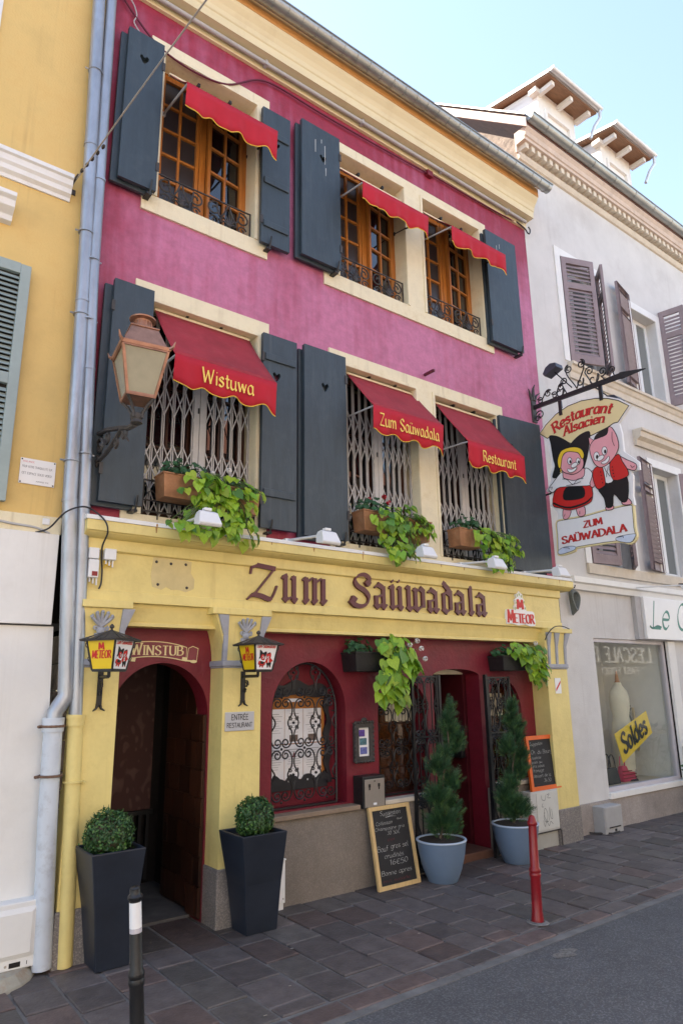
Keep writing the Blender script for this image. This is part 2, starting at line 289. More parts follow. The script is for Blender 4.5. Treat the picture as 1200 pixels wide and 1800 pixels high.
class MB:
    """collects faces in world metres, then links them as ONE mesh object whose origin is its parent's"""
    def __init__(s): s.v = []; s.f = []; s.mi = []
    def add(s, vs, fs, m=0):
        o = len(s.v); s.v += [tuple(p) for p in vs]
        s.f += [tuple(i + o for i in f) for f in fs]; s.mi += [m]*len(fs)
        return s
    def poly(s, pts, m=0): return s.add(pts, [tuple(range(len(pts)))], m)
    def box(s, x0, x1, y0, y1, z0, z1, m=0):
        v = [(x0, y0, z0), (x1, y0, z0), (x1, y1, z0), (x0, y1, z0), (x0, y0, z1), (x1, y0, z1), (x1, y1, z1), (x0, y1, z1)]
        return s.add(v, [(0, 3, 2, 1), (4, 5, 6, 7), (0, 1, 5, 4), (1, 2, 6, 5), (2, 3, 7, 6), (3, 0, 4, 7)], m)
    def hexa(s, b, t, m=0):
        return s.add(list(b) + list(t), [(0, 3, 2, 1), (4, 5, 6, 7), (0, 1, 5, 4), (1, 2, 6, 5), (2, 3, 7, 6), (3, 0, 4, 7)], m)
    def tube(s, pts, r, n=6, m=0, closed=False, r1=None):
        P = [Vector(p) for p in pts]; k = len(P)
        if k < 2: return s
        prev = None; rings = []
        for i, p in enumerate(P):
            if closed: d = P[(i+1) % k] - P[i-1]
            else: d = P[min(i+1, k-1)] - P[max(i-1, 0)]
            if d.length < 1e-9: d = Vector((0, 0, 1))
            d.normalize()
            if prev is None:
                a = Vector((0, 0, 1)) if abs(d.z) < 0.9 else Vector((1, 0, 0))
                u = d.cross(a).normalized()
            else:
                u = prev - d*prev.dot(d)
                u = u.normalized() if u.length > 1e-6 else d.orthogonal().normalized()
            prev = u; v = d.cross(u)
            rr = r if r1 is None else r + (r1-r)*i/(k-1)
            rings.append([p + u*rr*cos(2*pi*j/n + pi/n) + v*rr*sin(2*pi*j/n + pi/n) for j in range(n)])
        vs = [q for R in rings for q in R]; fs = []
        for i in range(k if closed else k-1):
            a = i*n; b = ((i+1) % k)*n
            for j in range(n): fs.append((a+j, a+(j+1) % n, b+(j+1) % n, b+j))
        if not closed: fs += [tuple(range(n))[::-1], tuple((k-1)*n + j for j in range(n))]
        return s.add(vs, fs, m)
    def lathe(s, c, prof, n=20, m=0, cap=True):
        vs = []; fs = []
        for (r, z) in prof:
            for j in range(n):
                a = 2*pi*j/n; vs.append((c[0] + r*cos(a), c[1] + r*sin(a), c[2] + z))
        for i in range(len(prof)-1):
            for j in range(n):
                fs.append((i*n+j, i*n+(j+1) % n, (i+1)*n+(j+1) % n, (i+1)*n+j))
        if cap:
            fs.append(tuple(range(n))[::-1]); fs.append(tuple((len(prof)-1)*n+j for j in range(n)))
        return s.add(vs, fs, m)
    def blob(s, c, rx, ry, rz, n=10, k=6, m=0):
        prof = [(max(0.02, sin(pi*i/k)), -cos(pi*i/k)) for i in range(k+1)]
        vs = []; fs = []
        for (r, z) in prof:
            for j in range(n):
                a = 2*pi*j/n; vs.append((c[0]+rx*r*cos(a), c[1]+ry*r*sin(a), c[2]+rz*z))
        for i in range(k):
            for j in range(n): fs.append((i*n+j, i*n+(j+1) % n, (i+1)*n+(j+1) % n, (i+1)*n+j))
        return s.add(vs, fs, m)
    def sweepx(s, prof, x0, x1, m=0, x0f=None, x1f=None):
        """closed (y,z) profile swept along x"""
        n = len(prof)
        vs = [(x0, y, z) for y, z in prof] + [(x1, y, z) for y, z in prof]
        fs = [(i, (i+1) % n, n+(i+1) % n, n+i) for i in range(n)] + [tuple(range(n))[::-1], tuple(range(n, 2*n))]
        return s.add(vs, fs, m)
    def plate(s, poly, fr, d0=0.0, d1=0.0, m=0, side=True):
        """2D polygon in frame fr=(O,U,V,N) as a plate whose front stands d1 out along N"""
        O, U, V, N = fr
        A = [O + U*a + V*b + N*d1 for a, b in poly]; n = len(A)
        ar = sum(poly[i][0]*poly[(i+1) % n][1] - poly[(i+1) % n][0]*poly[i][1] for i in range(n))
        if ar < 0: A.reverse()
        if U.cross(V).dot(N) < 0: A.reverse()
        s.poly(A, m)
        if side and d1 > d0:
            B = [p - N*(d1-d0) for p in A]
            o = len(s.v); s.v += [tuple(p) for p in A+B]
            for i in range(n):
                j = (i+1) % n; s.f.append((o+i, o+n+i, o+n+j, o+j)); s.mi.append(m)
        return s
    def build(s, name, mats, parent=None, smooth=0, bev=0.0, label=None, cat=None, group=None, kind=None, org_at=None, seg=2):
        me = bpy.data.meshes.new(name)
        if parent is not None: off = org(parent)
        elif org_at is not None: off = Vector(org_at)
        else:
            xs = [p[0] for p in s.v]; ys = [p[1] for p in s.v]; zs = [p[2] for p in s.v]
            off = Vector(((min(xs)+max(xs))/2, (min(ys)+max(ys))/2, min(zs)))
        me.from_pydata([(p[0]-off.x, p[1]-off.y, p[2]-off.z) for p in s.v], [], s.f)
        if not isinstance(mats, (list, tuple)): mats = [mats]
        for k in mats: me.materials.append(k)
        if len(mats) > 1: me.polygons.foreach_set('material_index', s.mi)
        if smooth:
            me.polygons.foreach_set('use_smooth', [True]*len(me.polygons))
            me.set_sharp_from_angle(angle=radians(smooth))
        me.update()
        o = bpy.data.objects.new(name, me); COL.objects.link(o)
        if parent is not None:
            o.parent = parent; ORG[o.name] = off
        else:
            o.location = off; ORG[o.name] = off
        if bev:
            b = o.modifiers.new('edge', 'BEVEL'); b.width = bev; b.segments = seg; b.limit_method = 'ANGLE'; b.angle_limit = radians(35)
        tag(o, label, cat, group, kind)
        return o

def build_each(mb, name, m, parent, **k):
    """every loose piece of mb becomes an object of its own"""
    up = list(range(len(mb.v)))
    def fd(i):
        while up[i] != i: up[i] = up[up[i]]; i = up[i]
        return i
    for f in mb.f:
        for a in f[1:]: up[fd(a)] = fd(f[0])
    isl = {}
    for f in mb.f: isl.setdefault(fd(f[0]), []).append(f)
    out = []
    for fs in isl.values():
        ids = sorted({i for f in fs for i in f}); mp = {i: n for n, i in enumerate(ids)}
        out.append(MB().add([mb.v[i] for i in ids], [tuple(mp[i] for i in f) for f in fs]).build(name, m, parent, **k))
    return out
def tag(o, label=None, cat=None, group=None, kind=None):
    if label: o['label'] = label
    if cat: o['category'] = cat
    if group: o['group'] = group
    if kind: o['kind'] = kind
    return o
def thing(name, label, cat, loc, group=None, kind=None):
    o = bpy.data.objects.new(name, None); COL.objects.link(o); o.location = loc; o.empty_display_size = 0.1
    ORG[o.name] = Vector(loc)
    return tag(o, label, cat, group, kind)
def bx(name, m, parent, *a, bev=0.0, **k):
    return MB().box(*a).build(name, m, parent, bev=bev, **k)
def copy_tree(o, parent=None):
    c = o.copy(); COL.objects.link(c)
    if parent is not None: c.parent = parent
    ORG[c.name] = org(o)
    for ch in list(o.children): copy_tree(ch, c)
    return c
V3 = Vector
FX = lambda x, y, z: (V3((x, y, z)), V3((1, 0, 0)), V3((0, 0, 1)), V3((0, -1, 0)))     # frame on a wall facing the street

# ------------------------------------------------------------------ lettering: skeleton strokes drawn with a broad nib
GL = {}
def G_(ch, adv, *strokes): GL[ch] = (adv, strokes)
def S_(t):
    sm = t[0] == '~'
    return sm, [tuple(float(q) for q in p.split(',')) for p in t.strip('~').split()]
_defs = """A 70|0,0 32,100 64,0|13,36 51,36
B 62|0,0 0,100|~0,100 34,100 50,78 32,54 0,54|~32,54 58,40 54,10 30,0 0,0
C 68|~60,84 38,100 12,86 2,50 12,14 38,0 60,16
D 70|0,0 0,100|~0,100 34,98 62,70 62,30 34,2 0,0
E 58|0,0 0,100|0,100 50,100|0,52 42,52|0,0 52,0
F 54|0,0 0,100|0,100 50,100|0,52 40,52
G 72|~60,84 38,100 12,86 2,50 12,14 38,0 62,18|62,18 62,48|40,48 66,48
I 20|4,0 4,100
L 54|0,100 0,0|0,0 50,0
M 86|0,0 8,100|8,100 40,20|40,20 70,100|70,100 78,0
N 72|0,0 0,100|0,100 62,0|62,0 62,100
O 76|~34,100 8,84 0,50 8,16 34,0 60,16 68,50 60,84 34,100
P 58|0,0 0,100|~0,100 36,98 52,74 36,48 0,48
R 66|0,0 0,100|~0,100 36,98 50,76 34,52 0,52|26,52 60,0
S 62|~54,84 34,100 10,92 4,72 24,54 46,42 56,22 40,2 16,0 0,16
T 66|30,0 30,100|0,100 60,100
U 70|~0,100 0,30 12,4 32,0 52,4 60,30 60,100
Q 76|~34,100 8,84 0,50 8,16 34,0 60,16 68,50 60,84 34,100|44,22 70,-4
V 66|0,100 32,0|32,0 64,100
H 68|0,0 0,100|58,0 58,100|0,52 58,52
W 104|0,100 22,0|22,0 46,84|46,84 70,0|70,0 94,100
Z 66|4,100 60,100|60,100 0,0|0,0 62,0
a 56|~44,52 28,64 8,54 0,28 8,4 26,2 44,22|44,62 44,8 52,0
b 54|0,100 0,0|~0,40 16,62 38,58 46,32 38,6 18,0 0,16
c 46|~40,52 24,64 6,52 0,30 8,6 24,0 42,12
d 56|44,100 44,0|~44,44 28,64 8,54 0,28 8,4 26,2 44,22
e 50|~2,34 44,36 38,58 22,64 4,50 0,28 10,4 28,0 44,14
f 34|~36,92 24,100 14,86 14,60 14,0|0,62 32,62
g 54|~44,50 28,64 8,54 0,30 8,8 26,4 44,22|~44,62 44,0 40,-26 20,-36 2,-26
h 54|0,100 0,0|~0,40 18,62 38,58 42,40 42,0
i 18|6,62 6,0|5,84 8,90
k 50|0,100 0,0|38,62 2,28|12,36 42,0
l 20|6,100 6,8 14,0
m 84|0,62 0,0|~0,42 16,62 32,58 36,40 36,0|~36,42 52,62 68,58 72,40 72,0
n 54|0,62 0,0|~0,42 18,62 36,58 42,40 42,0
o 54|~22,64 4,52 0,32 4,10 22,0 40,10 44,32 40,52 22,64
p 54|0,62 0,-36|~0,44 18,64 38,56 44,32 36,6 18,0 0,14
q 54|44,62 44,-36|~44,44 26,64 6,54 0,30 8,4 26,0 44,18
r 38|0,62 0,0|~0,38 12,58 24,64 34,58
s 44|~36,54 22,64 6,58 4,44 22,34 36,22 32,4 14,0 0,8
t 36|~14,88 14,20 20,2 34,6|0,62 32,62
u 56|~0,62 0,20 8,2 24,0 42,20|42,62 42,8 50,0
v 50|0,62 20,0|20,0 42,62
w 78|0,62 16,0|16,0 36,56|36,56 54,0|54,0 72,62
x 46|0,62 38,0|38,62 0,0
0 56|~24,100 4,80 0,50 4,20 24,0 44,20 48,50 44,80 24,100
1 34|4,80 20,100 20,0
3 54|~4,90 24,100 42,84 38,62 18,54 42,44 46,18 26,0 2,10
5 54|44,100 8,100 4,58|~4,58 26,64 46,44 44,14 24,0 0,8
6 54|~40,96 16,80 2,40 8,6 28,0 46,18 42,44 22,54 4,38
8 54|~24,54 6,66 6,90 24,100 42,90 42,66 24,54 2,38 4,10 24,0 44,10 46,38 24,54
, 22|8,8 2,-18
. 20|4,0 8,6
' 20|6,100 4,78
- 36|2,40 28,40
€ 62|~56,86 36,100 14,84 8,50 14,16 36,0 56,14|0,60 40,60|0,42 38,42"""
for ln in _defs.split('\n'):
    a = ln.split('|'); hd = a[0]; ch = hd[0]; G_(ch, float(hd[2:]), *[S_(t) for t in a[1:]])
G_(' ', 36)
def acc(base, new, *st):
    adv, s = GL[base]; G_(new, adv, *s, *[S_(t) for t in st])
acc('u', 'ü', '8,82 12,92', '32,82 36,92'); acc('U', 'Ü', '14,114 19,124', '40,114 45,124'); acc('E', 'É', '18,112 34,128'); acc('e', 'é', '16,76 32,94')

def smooth_pts(P, k=4):
    if len(P) < 3: return P
    out = []
    for i in range(len(P)-1):
        p0 = P[max(0, i-1)]; p1 = P[i]; p2 = P[i+1]; p3 = P[min(len(P)-1, i+2)]
        for j in range(k):
            t = j/k
            out.append(tuple(0.5*((2*p1[c]) + (-p0[c]+p2[c])*t + (2*p0[c]-5*p1[c]+4*p2[c]-p3[c])*t*t + (-p0[c]+3*p1[c]-3*p2[c]+p3[c])*t**3) for c in (0, 1)))
    out.append(P[-1]); return out

def stroke_quads(P, wd, ang, wmin):
    """each segment becomes a quad as wide as a nib held at ang makes it"""
    out = []
    for i in range(len(P)-1):
        dx, dy = P[i+1][0]-P[i][0], P[i+1][1]-P[i][1]; l = math.hypot(dx, dy)
        if l < 1e-6: continue
        a = atan2(dy, dx); h = 0.5*max(wmin, wd*abs(sin(a-ang)))
        nx, ny = -dy/l*h, dx/l*h; ex, ey = dx/l*h*0.35, dy/l*h*0.35
        a0 = (P[i][0]-ex, P[i][1]-ey); b0 = (P[i+1][0]+ex, P[i+1][1]+ey)
        out.append([(a0[0]-nx, a0[1]-ny), (b0[0]-nx, b0[1]-ny), (b0[0]+nx, b0[1]+ny), (a0[0]+nx, a0[1]+ny)])
    return out

def text_quads(txt, h, nib=16, ang=30, wmin=7, serif=False, track=10, width=None, slant=0.0, jitter=0.0, scale_caps=1.0, arc=None):
    """list of quads for a line of text with cap height h, starting at u=0 on the baseline; returns quads, width"""
    x = 0; Q = []; rg = random.Random(len(txt)*7+ord(txt[0]))
    for ch in txt:
        adv, st = GL[ch]; jy = rg.uniform(-jitter, jitter)*100
        for sm, P in st:
            PP = smooth_pts(P, 4) if sm else P
            PP = [(p[0]+x+slant*p[1], p[1]+jy) for p in PP]
            Q += stroke_quads(PP, nib, radians(ang), wmin)
            if serif:
                for e, f in ((P[0], P[1]), (P[-1], P[-2])):
                    if abs(e[1]-f[1]) > 0.9*abs(e[0]-f[0]) and (e[1] in (0, 100, 62)):
                        y = e[1]; ss = 13
                        Q += stroke_quads([(e[0]+x-ss+slant*y, y+jy), (e[0]+x+ss+slant*y, y+jy)], 7, 0, 7)
        x += adv + track
    x -= track
    sx = h/100.0 if width is None else width/x
    if arc is None: return [[(a*sx, b*h/100.0) for a, b in q] for q in Q], x*sx
    rad = arc; Wd = x*sx; out = []
    for q in Q:
        o = []
        for a, b in q:
            th = (a*sx - Wd/2)/rad; o.append(((rad+b*h/100)*sin(th), (rad+b*h/100)*cos(th)-rad))
        out.append(o)
    return out, Wd
def text_on(mb, txt, h, fr, d=0.002, thick=0.0, m=0, align='l', **k):
    Q, Wd = text_quads(txt, h, **k)
    off = {'l': 0, 'c': -Wd/2, 'r': -Wd}[align] if k.get('arc') is None else 0
    for i, q in enumerate(Q):
        dd = d + (i % 9)*0.00012
        mb.plate([(a+off, b) for a, b in q], fr, max(0.0, dd-thick) if thick else dd, dd, m, side=thick > 0)
    return Wd

# ------------------------------------------------------------------ curves for ironwork
def spiral(c, r0, r1, a0, turns, n=14, ax='xz', y=0.0):
    out = []
    for i in range(n+1):
        t = i/n; a = a0 + turns*2*pi*t; r = r0 + (r1-r0)*t
        out.append((c[0]+r*cos(a), c[1]+r*sin(a)))
    return out
def P3(pts, y): return [(a, y, b) for a, b in pts]
def bez(p0, p1, p2, p3, n=8):
    return [tuple((1-t)**3*p0[c]+3*(1-t)**2*t*p1[c]+3*(1-t)*t*t*p2[c]+t**3*p3[c] for c in range(len(p0))) for t in [i/n for i in range(n+1)]]
def lyre(xc, z0, z1, wd, side):
    """one strand: inner scroll at the foot, swelling out, pinched at the top with a second scroll"""
    h = z1-z0; s = side; r = wd*0.24
    A = spiral((xc+s*r*0.9, z0+r*1.3), 0.25*r, r, pi/2 if s > 0 else pi/2, -s*(-1.25), 12)
    up = bez(A[-1], (xc+s*wd*0.75, z0+h*0.12), (xc+s*wd*0.62, z0+h*0.42), (xc+s*wd*0.30, z0+h*0.62), 7)
    up2 = bez(up[-1], (xc+s*wd*0.05, z0+h*0.78), (xc+s*wd*0.40, z0+h*0.86), (xc+s*wd*0.46, z1), 6)
    return A + up[1:] + up2[1:]
def smooth_closed(P, k=3):
    n = len(P); out = []
    for i in range(n):
        p0, p1, p2, p3 = P[i-1], P[i], P[(i+1) % n], P[(i+2) % n]
        for j in range(k):
            t = j/k
            out.append(tuple(0.5*((2*p1[c]) + (-p0[c]+p2[c])*t + (2*p0[c]-5*p1[c]+4*p2[c]-p3[c])*t*t + (-p0[c]+3*p1[c]-3*p2[c]+p3[c])*t**3) for c in (0, 1)))
    return out
def grow(P, d):
    n = len(P); ar = sum(P[i][0]*P[(i+1) % n][1]-P[(i+1) % n][0]*P[i][1] for i in range(n)); sg = 1 if ar > 0 else -1
    out = []
    for i in range(n):
        a = Vector(P[i-1]); b = Vector(P[i]); c = Vector(P[(i+1) % n])
        e1 = (b-a); e2 = (c-b)
        if e1.length < 1e-7: e1 = e2
        if e2.length < 1e-7: e2 = e1
        e1.normalize(); e2.normalize()
        nn = Vector((e1.y+e2.y, -e1.x-e2.x))*sg
        if nn.length < 1e-4: nn = Vector((e1.y, -e1.x))*sg
        nn.normalize(); out.append((b.x+nn.x*d, b.y+nn.y*d))
    return out
HEART = smooth_closed([(0, 0.25), (0.28, 0.52), (0.5, 0.28), (0.36, -0.08), (0.0, -0.55), (-0.36, -0.08), (-0.5, 0.28), (-0.28, 0.52)], 3)
def leaf_with_hole(x0, x1, y0, y1, z0, z1, holes):
    """a board with heart-shaped cut-outs, as verts and faces in world metres"""
    cu = bpy.data.curves.new('tmp', 'CURVE'); cu.dimensions = '2D'; cu.fill_mode = 'BOTH'; cu.extrude = (y1-y0)/2
    def sp(pts):
        s = cu.splines.new('POLY'); s.points.add(len(pts)-1); s.use_cyclic_u = True
        for p, q in zip(s.points, pts): p.co = (q[0], q[1], 0, 1)
    sp([(x0, z0), (x1, z0), (x1, z1), (x0, z1)])
    for (hx, hz, sz) in holes: sp([(hx+a*sz, hz+b*sz) for a, b in HEART])
    ob = bpy.data.objects.new('tmp', cu); COL.objects.link(ob)
    dg = bpy.context.evaluated_depsgraph_get()
    me = bpy.data.meshes.new_from_object(ob.evaluated_get(dg))
    yc = (y0+y1)/2
    vs = [(v.co.x, yc - v.co.z, v.co.y) for v in me.vertices]; fs = [tuple(p.vertices) for p in me.polygons]
    bpy.data.objects.remove(ob); bpy.data.meshes.remove(me); bpy.data.curves.remove(cu)
    return vs, fs
# ------------------------------------------------------------------ ground, road, pavement
MB().box(-250, 250, -260, 240, -0.40, -0.12).build('ground', M['asphalt'], kind='structure')
MB().box(-60, 80, -7.4, -1.60, -0.115, -0.012).build('road', M['asphalt'], kind='structure')
MB().box(-60, 80, -9.2, -7.41, -0.115, 0.06).build('far_pavement', M['paver'], kind='structure', bev=0.02)
pv = thing('pavement', None, None, (4.5, -0.8, 0), kind='structure')
MB().box(-60, 80, -1.80, 0.40, -0.118, -0.0085).build('mortar_bed', M['mortar'], pv)
def slab(name, m, par, x0, x1, y0, y1, zt, rg, ch=0.006):
    j = lambda: rg.uniform(-0.004, 0.004)
    c = [(x0+j(), y0+j()), (x1+j(), y0+j()), (x1+j(), y1+j()), (x0+j(), y1+j())]
    tz = [zt + rg.uniform(-0.0025, 0.0025) for _ in range(4)]
    cx, cy = (x0+x1)/2, (y0+y1)/2
    def ins(p, d): return (p[0] + (d if p[0] < cx else -d), p[1] + (d if p[1] < cy else -d))
    mb = MB(); v = [(p[0], p[1], -0.05) for p in c] + [(p[0], p[1], tz[i]-ch) for i, p in enumerate(c)] + [(*ins(p, ch), tz[i]) for i, p in enumerate(c)]
    f = [(8, 9, 10, 11)]
    for i in range(4):
        k = (i+1) % 4; f += [(i, k, 4+k, 4+i), (4+i, 4+k, 8+k, 8+i)]
    mb.add(v, f); return mb.build(name, m, par)
rg = random.Random(11)
x = -0.90; i = 0
while x < 10.6:
    wd = rg.choice((0.25, 0.27, 0.29, 0.31)); y = 0.10 if (x > 1.4) else 0.02
    y -= rg.uniform(0.0, 0.20)*0
    y = 0.14 - (i % 2)*0.16 - rg.uniform(0, 0.08)
    yt = 0.30
    first = True
    while y > -1.50:
        ln = rg.choice((0.30, 0.33, 0.36)); y2 = max(y-ln, -1.565)
        if y2 < -1.45: y2 = -1.565
        a = 0.30 if first else y
        k = rg.random(); mm = 'paver' if k < 0.70 else ('paverred' if k < 0.86 else 'paverbrown')
        g = 0.009
        slab('paver', M[mm], pv, x+g, x+wd-g, y2+g, a-g, 0.001+rg.uniform(-0.003, 0.003), rg)
        first = False; y = y2
    x += wd; i += 1
x = -0.9
while x < 10.6:
    ln = rg.uniform(0.24, 0.36); k = rg.random()
    slab('kerb_stone', M['paver' if k < 0.6 else 'paverred'], pv, x+0.008, x+ln-0.008, -1.735, -1.585, 0.0+rg.uniform(-0.003, 0.002), rg)
    x += ln
# worn patch of pale aggregate and litter on the road
mb = MB(); q = smooth_closed([(4.07, -1.97), (4.10, -1.925), (4.17, -1.93), (4.20, -1.90), (4.28, -1.925), (4.31, -1.975), (4.24, -1.985), (4.22, -2.03), (4.13, -2.00)], 3)
mb.poly([(a, b, -0.0085) for a, b in q][::-1]); o = mb.build('road_patch', mat('pale_road_patch', (0.17, 0.16, 0.145), 0.95, var=0.6, scale=40, bump=0.6), kind='stuff')
lit = MB(); rl = random.Random(5)
for k in range(26):
    lx, ly = rl.uniform(1.2, 9.0), rl.choice((rl.uniform(-1.5, -0.1), rl.uniform(-3.2, -1.7)))
    lz = 0.004 if ly > -1.6 else -0.009; a = rl.uniform(0, 3); s = rl.uniform(0.006, 0.017)
    lit.poly([(lx+s*cos(a+t), ly+s*0.6*sin(a+t), lz+0.002*(t % 2)) for t in (0, 1.6, 3.1, 4.7)])
lit.build('litter', mat('litter_scraps', (0.45, 0.38, 0.30), 0.9, var=0.5, scale=30), kind='stuff')

# ------------------------------------------------------------------ restaurant building
def wall_holes(mb, x0, x1, z0, z1, y, holes, m=0):
    xs = sorted({x0, x1, *[h[0] for h in holes], *[h[1] for h in holes]}); zs = sorted({z0, z1, *[h[2] for h in holes], *[h[3] for h in holes]})
    for a, b in zip(xs, xs[1:]):
        for c, d in zip(zs, zs[1:]):
            cx, cz = (a+b)/2, (c+d)/2
            if any(h[0] < cx < h[1] and h[2] < cz < h[3] for h in holes): continue
            mb.poly([(a, y, c), (b, y, c), (b, y, d), (a, y, d)], m)
def reveal(mb, x0, x1, z0, z1, y0, y1, m=0):
    mb.poly([(x0, y0, z0), (x0, y0, z1), (x0, y1, z1), (x0, y1, z0)], m); mb.poly([(x1, y0, z0), (x1, y1, z0), (x1, y1, z1), (x1, y0, z1)], m)
    mb.poly([(x0, y0, z1), (x1, y0, z1), (x1, y1, z1), (x0, y1, z1)], m); mb.poly([(x0, y0, z0), (x0, y1, z0), (x1, y1, z0), (x1, y0, z0)], m)
RB = thing('restaurant_building', 'three storey restaurant with magenta plaster above a yellow painted ground floor', 'building', (4.3, 0.5, 0))
WIN3 = [(1.86, 2.85), (3.90, 4.885), (5.195, 6.215)]; Z3 = (5.96, 7.545)
WIN2 = [(1.885, 2.91), (3.955, 4.94), (5.24, 6.29)]; Z2 = (3.045, 4.92)
holes = [(a, b, *Z3) for a, b in WIN3] + [(a, b, *Z2) for a, b in WIN2]
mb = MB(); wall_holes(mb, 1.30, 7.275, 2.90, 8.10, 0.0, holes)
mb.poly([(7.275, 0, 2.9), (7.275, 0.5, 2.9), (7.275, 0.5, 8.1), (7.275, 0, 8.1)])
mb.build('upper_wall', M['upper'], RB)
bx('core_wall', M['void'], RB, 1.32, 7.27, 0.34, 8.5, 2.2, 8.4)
def surround(x0, x1, z0, z1, wins, zz, sill):
    mb = MB()
    wall_holes(mb, x0, x1, z0, z1, -0.022, [(a, b, *zz) for a, b in wins])
    reveal(mb, x1, x0, z0, z1, -0.022, 0.0)
    for a, b in wins: reveal(mb, a, b, zz[0], zz[1], -0.022, 0.20)
    for a, b in wins:                                   # raised bead round the opening
        w_ = 0.035
        mb.box(a-w_, a-0.002, -0.034, -0.0225, zz[0], zz[1]+w_); mb.box(b+0.002, b+w_, -0.034, -0.0225, zz[0], zz[1]+w_)
        mb.box(a-0.002, b+0.002, -0.034, -0.0225, zz[1]+0.002, zz[1]+w_)
    return mb.build('window_surround', M['cream'], RB)
surround(1.725, 3.005, 5.79, 7.685, WIN3[:1], Z3, 1); surround(3.70, 6.37, 5.79, 7.685, WIN3[1:], Z3, 1)
surround(1.727, 3.035, 2.945, 5.09, WIN2[:1], Z2, 0); surround(3.75, 6.43, 2.945, 5.07, WIN2[1:], Z2, 0)

AJAR = radians(8)
def casement(a, b, z0, z1, y, cols=2, rows=5, screened=True):
    """two-leaf wooden window: frame, stiles, glazing bars; every pane a sub-part"""
    mb = MB(); f = 0.05; c = (a+b)/2
    mb.box(a, a+f, y, y+0.06, z0, z1); mb.box(b-f, b, y, y+0.06, z0, z1); mb.box(a+f, b-f, y, y+0.06, z1-f, z1); mb.box(a+f, b-f, y, y+0.06, z0, z0+f*0.8)
    mb.box(c-0.032, c+0.032, y-0.022, y+0.05, z0+f*0.8, z1-f)
    panes = []
    for (l, r, right) in ((a+f, c-0.032, 0), (c+0.032, b-f, 1)):
        s = 0.036; start = len(mb.v)
        mb.box(l+0.001, l+s, y-0.012, y+0.045, z0+f*0.8, z1-f); mb.box(r-s, r-0.001, y-0.012, y+0.045, z0+f*0.8, z1-f)
        mb.box(l+s, r-s, y-0.012, y+0.045, z0+f*0.8, z0+f*0.8+0.06); mb.box(l+s, r-s, y-0.012, y+0.045, z1-f-0.04, z1-f)
        zz0, zz1 = z0+f*0.8+0.06, z1-f-0.04
        for k in range(1, cols):
            xm = l+s+(r-l-2*s)*k/cols; mb.box(xm-0.012, xm+0.012, y-0.006, y+0.035, zz0, zz1)
        for k in range(1, rows):
            zm = zz0+(zz1-zz0)*k/rows; mb.box(l+s, r-s, y-0.0035, y+0.033, zm-0.012, zm+0.012)
        if right and screened:                          # right leaf stands a little ajar, swinging out
            for q in range(start, len(mb.v)):
                px, py, pz = mb.v[q]; mb.v[q] = (r+(px-r)*cos(AJAR), py+(px-r)*sin(AJAR), pz)
        for i in range(cols):
            for j in range(rows):
                panes.append((l+s+(r-l-2*s)*i/cols, l+s+(r-l-2*s)*(i+1)/cols, zz0+(zz1-zz0)*j/rows, zz0+(zz1-zz0)*(j+1)/rows, right, r))
    o = mb.build('window', M['orangewood'] if screened else M['brownwood'], RB, bev=0.004)
    rg = random.Random(int(a*100))
    for (p, q, r, s, right, hx) in panes:
        k = MB(); t1 = 0.022 + rg.uniform(-0.0015, 0.0015); t2 = 0.022+rg.uniform(-0.0015, 0.0015)
        k.poly([(p, y+t1, r), (q, y+t1, r), (q, y+t2, s), (p, y+t2, s)])
        if right and screened: k.v = [(hx+(a_-hx)*cos(AJAR), b_+(a_-hx)*sin(AJAR), c_) for a_, b_, c_ in k.v]
        k.build('pane', M['glassdark'] if (right or not screened) else M['glassscreen'], o)
    return o
for a, b in WIN3: casement(a, b, Z3[0], Z3[1], 0.165)
for a, b in WIN2: casement(a, b, Z2[0], Z2[1], 0.185, rows=3, screened=False)
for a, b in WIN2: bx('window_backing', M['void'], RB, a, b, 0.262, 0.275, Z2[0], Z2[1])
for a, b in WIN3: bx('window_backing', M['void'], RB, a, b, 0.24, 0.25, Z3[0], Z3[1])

# folding security grilles in the first-floor windows
def folding_grille(a, b, z0, z1, y):
    mb = MB(); c = (a+b)/2 + 0.01
    mb.box(c-0.055, c-0.003, y-0.015, y+0.015, z0, z1); mb.box(c+0.003, c+0.055, y-0.015, y+0.015, z0, z1)
    mb.box(c-0.02, c-0.008, y-0.022, y-0.0155, z0+0.95, z0+1.0, 1)
    for (l, r) in ((a+0.01, c-0.055), (c+0.055, b-0.01)):
        n = 5; xs = [l+(r-l)*k/n for k in range(n+1)]
        for k, xm in enumerate(xs):
            for t in (-0.0085, 0.0085): mb.box(xm+t-0.0045, xm+t+0.0045, y-0.008, y+0.008, z0, z1)
        for zb, ht, rows in ((z0-0.03, 0.213, 3), (3.96, 0.26, 2)):
            for k in range(n):
                for q in range(rows):
                    za, zc = zb+ht*q, zb+ht*(q+1); w_ = 0.0048; dx = xs[k+1]-xs[k]; ll = math.hypot(dx, ht); ux, uz = w_*ht/ll, w_*dx/ll
                    for yy, A, B in ((y-0.012-0.001*(k % 2), (xs[k], za), (xs[k+1], zc)), (y-0.018-0.001*(k % 2), (xs[k+1], za), (xs[k], zc))):
                        s_ = 1 if B[0] > A[0] else -1
                        mb.hexa([(A[0]-ux, yy-0.002, A[1]+s_*uz), (A[0]+ux, yy-0.002, A[1]-s_*uz), (A[0]+ux, yy+0.002, A[1]-s_*uz), (A[0]-ux, yy+0.002, A[1]+s_*uz)], [(B[0]-ux, yy-0.002, B[1]+s_*uz), (B[0]+ux, yy-0.002, B[1]-s_*uz), (B[0]+ux, yy+0.002, B[1]-s_*uz), (B[0]-ux, yy+0.002, B[1]+s_*uz)])
    mb.build('folding_grille', [M['gatewhite'], M['black']], RB)
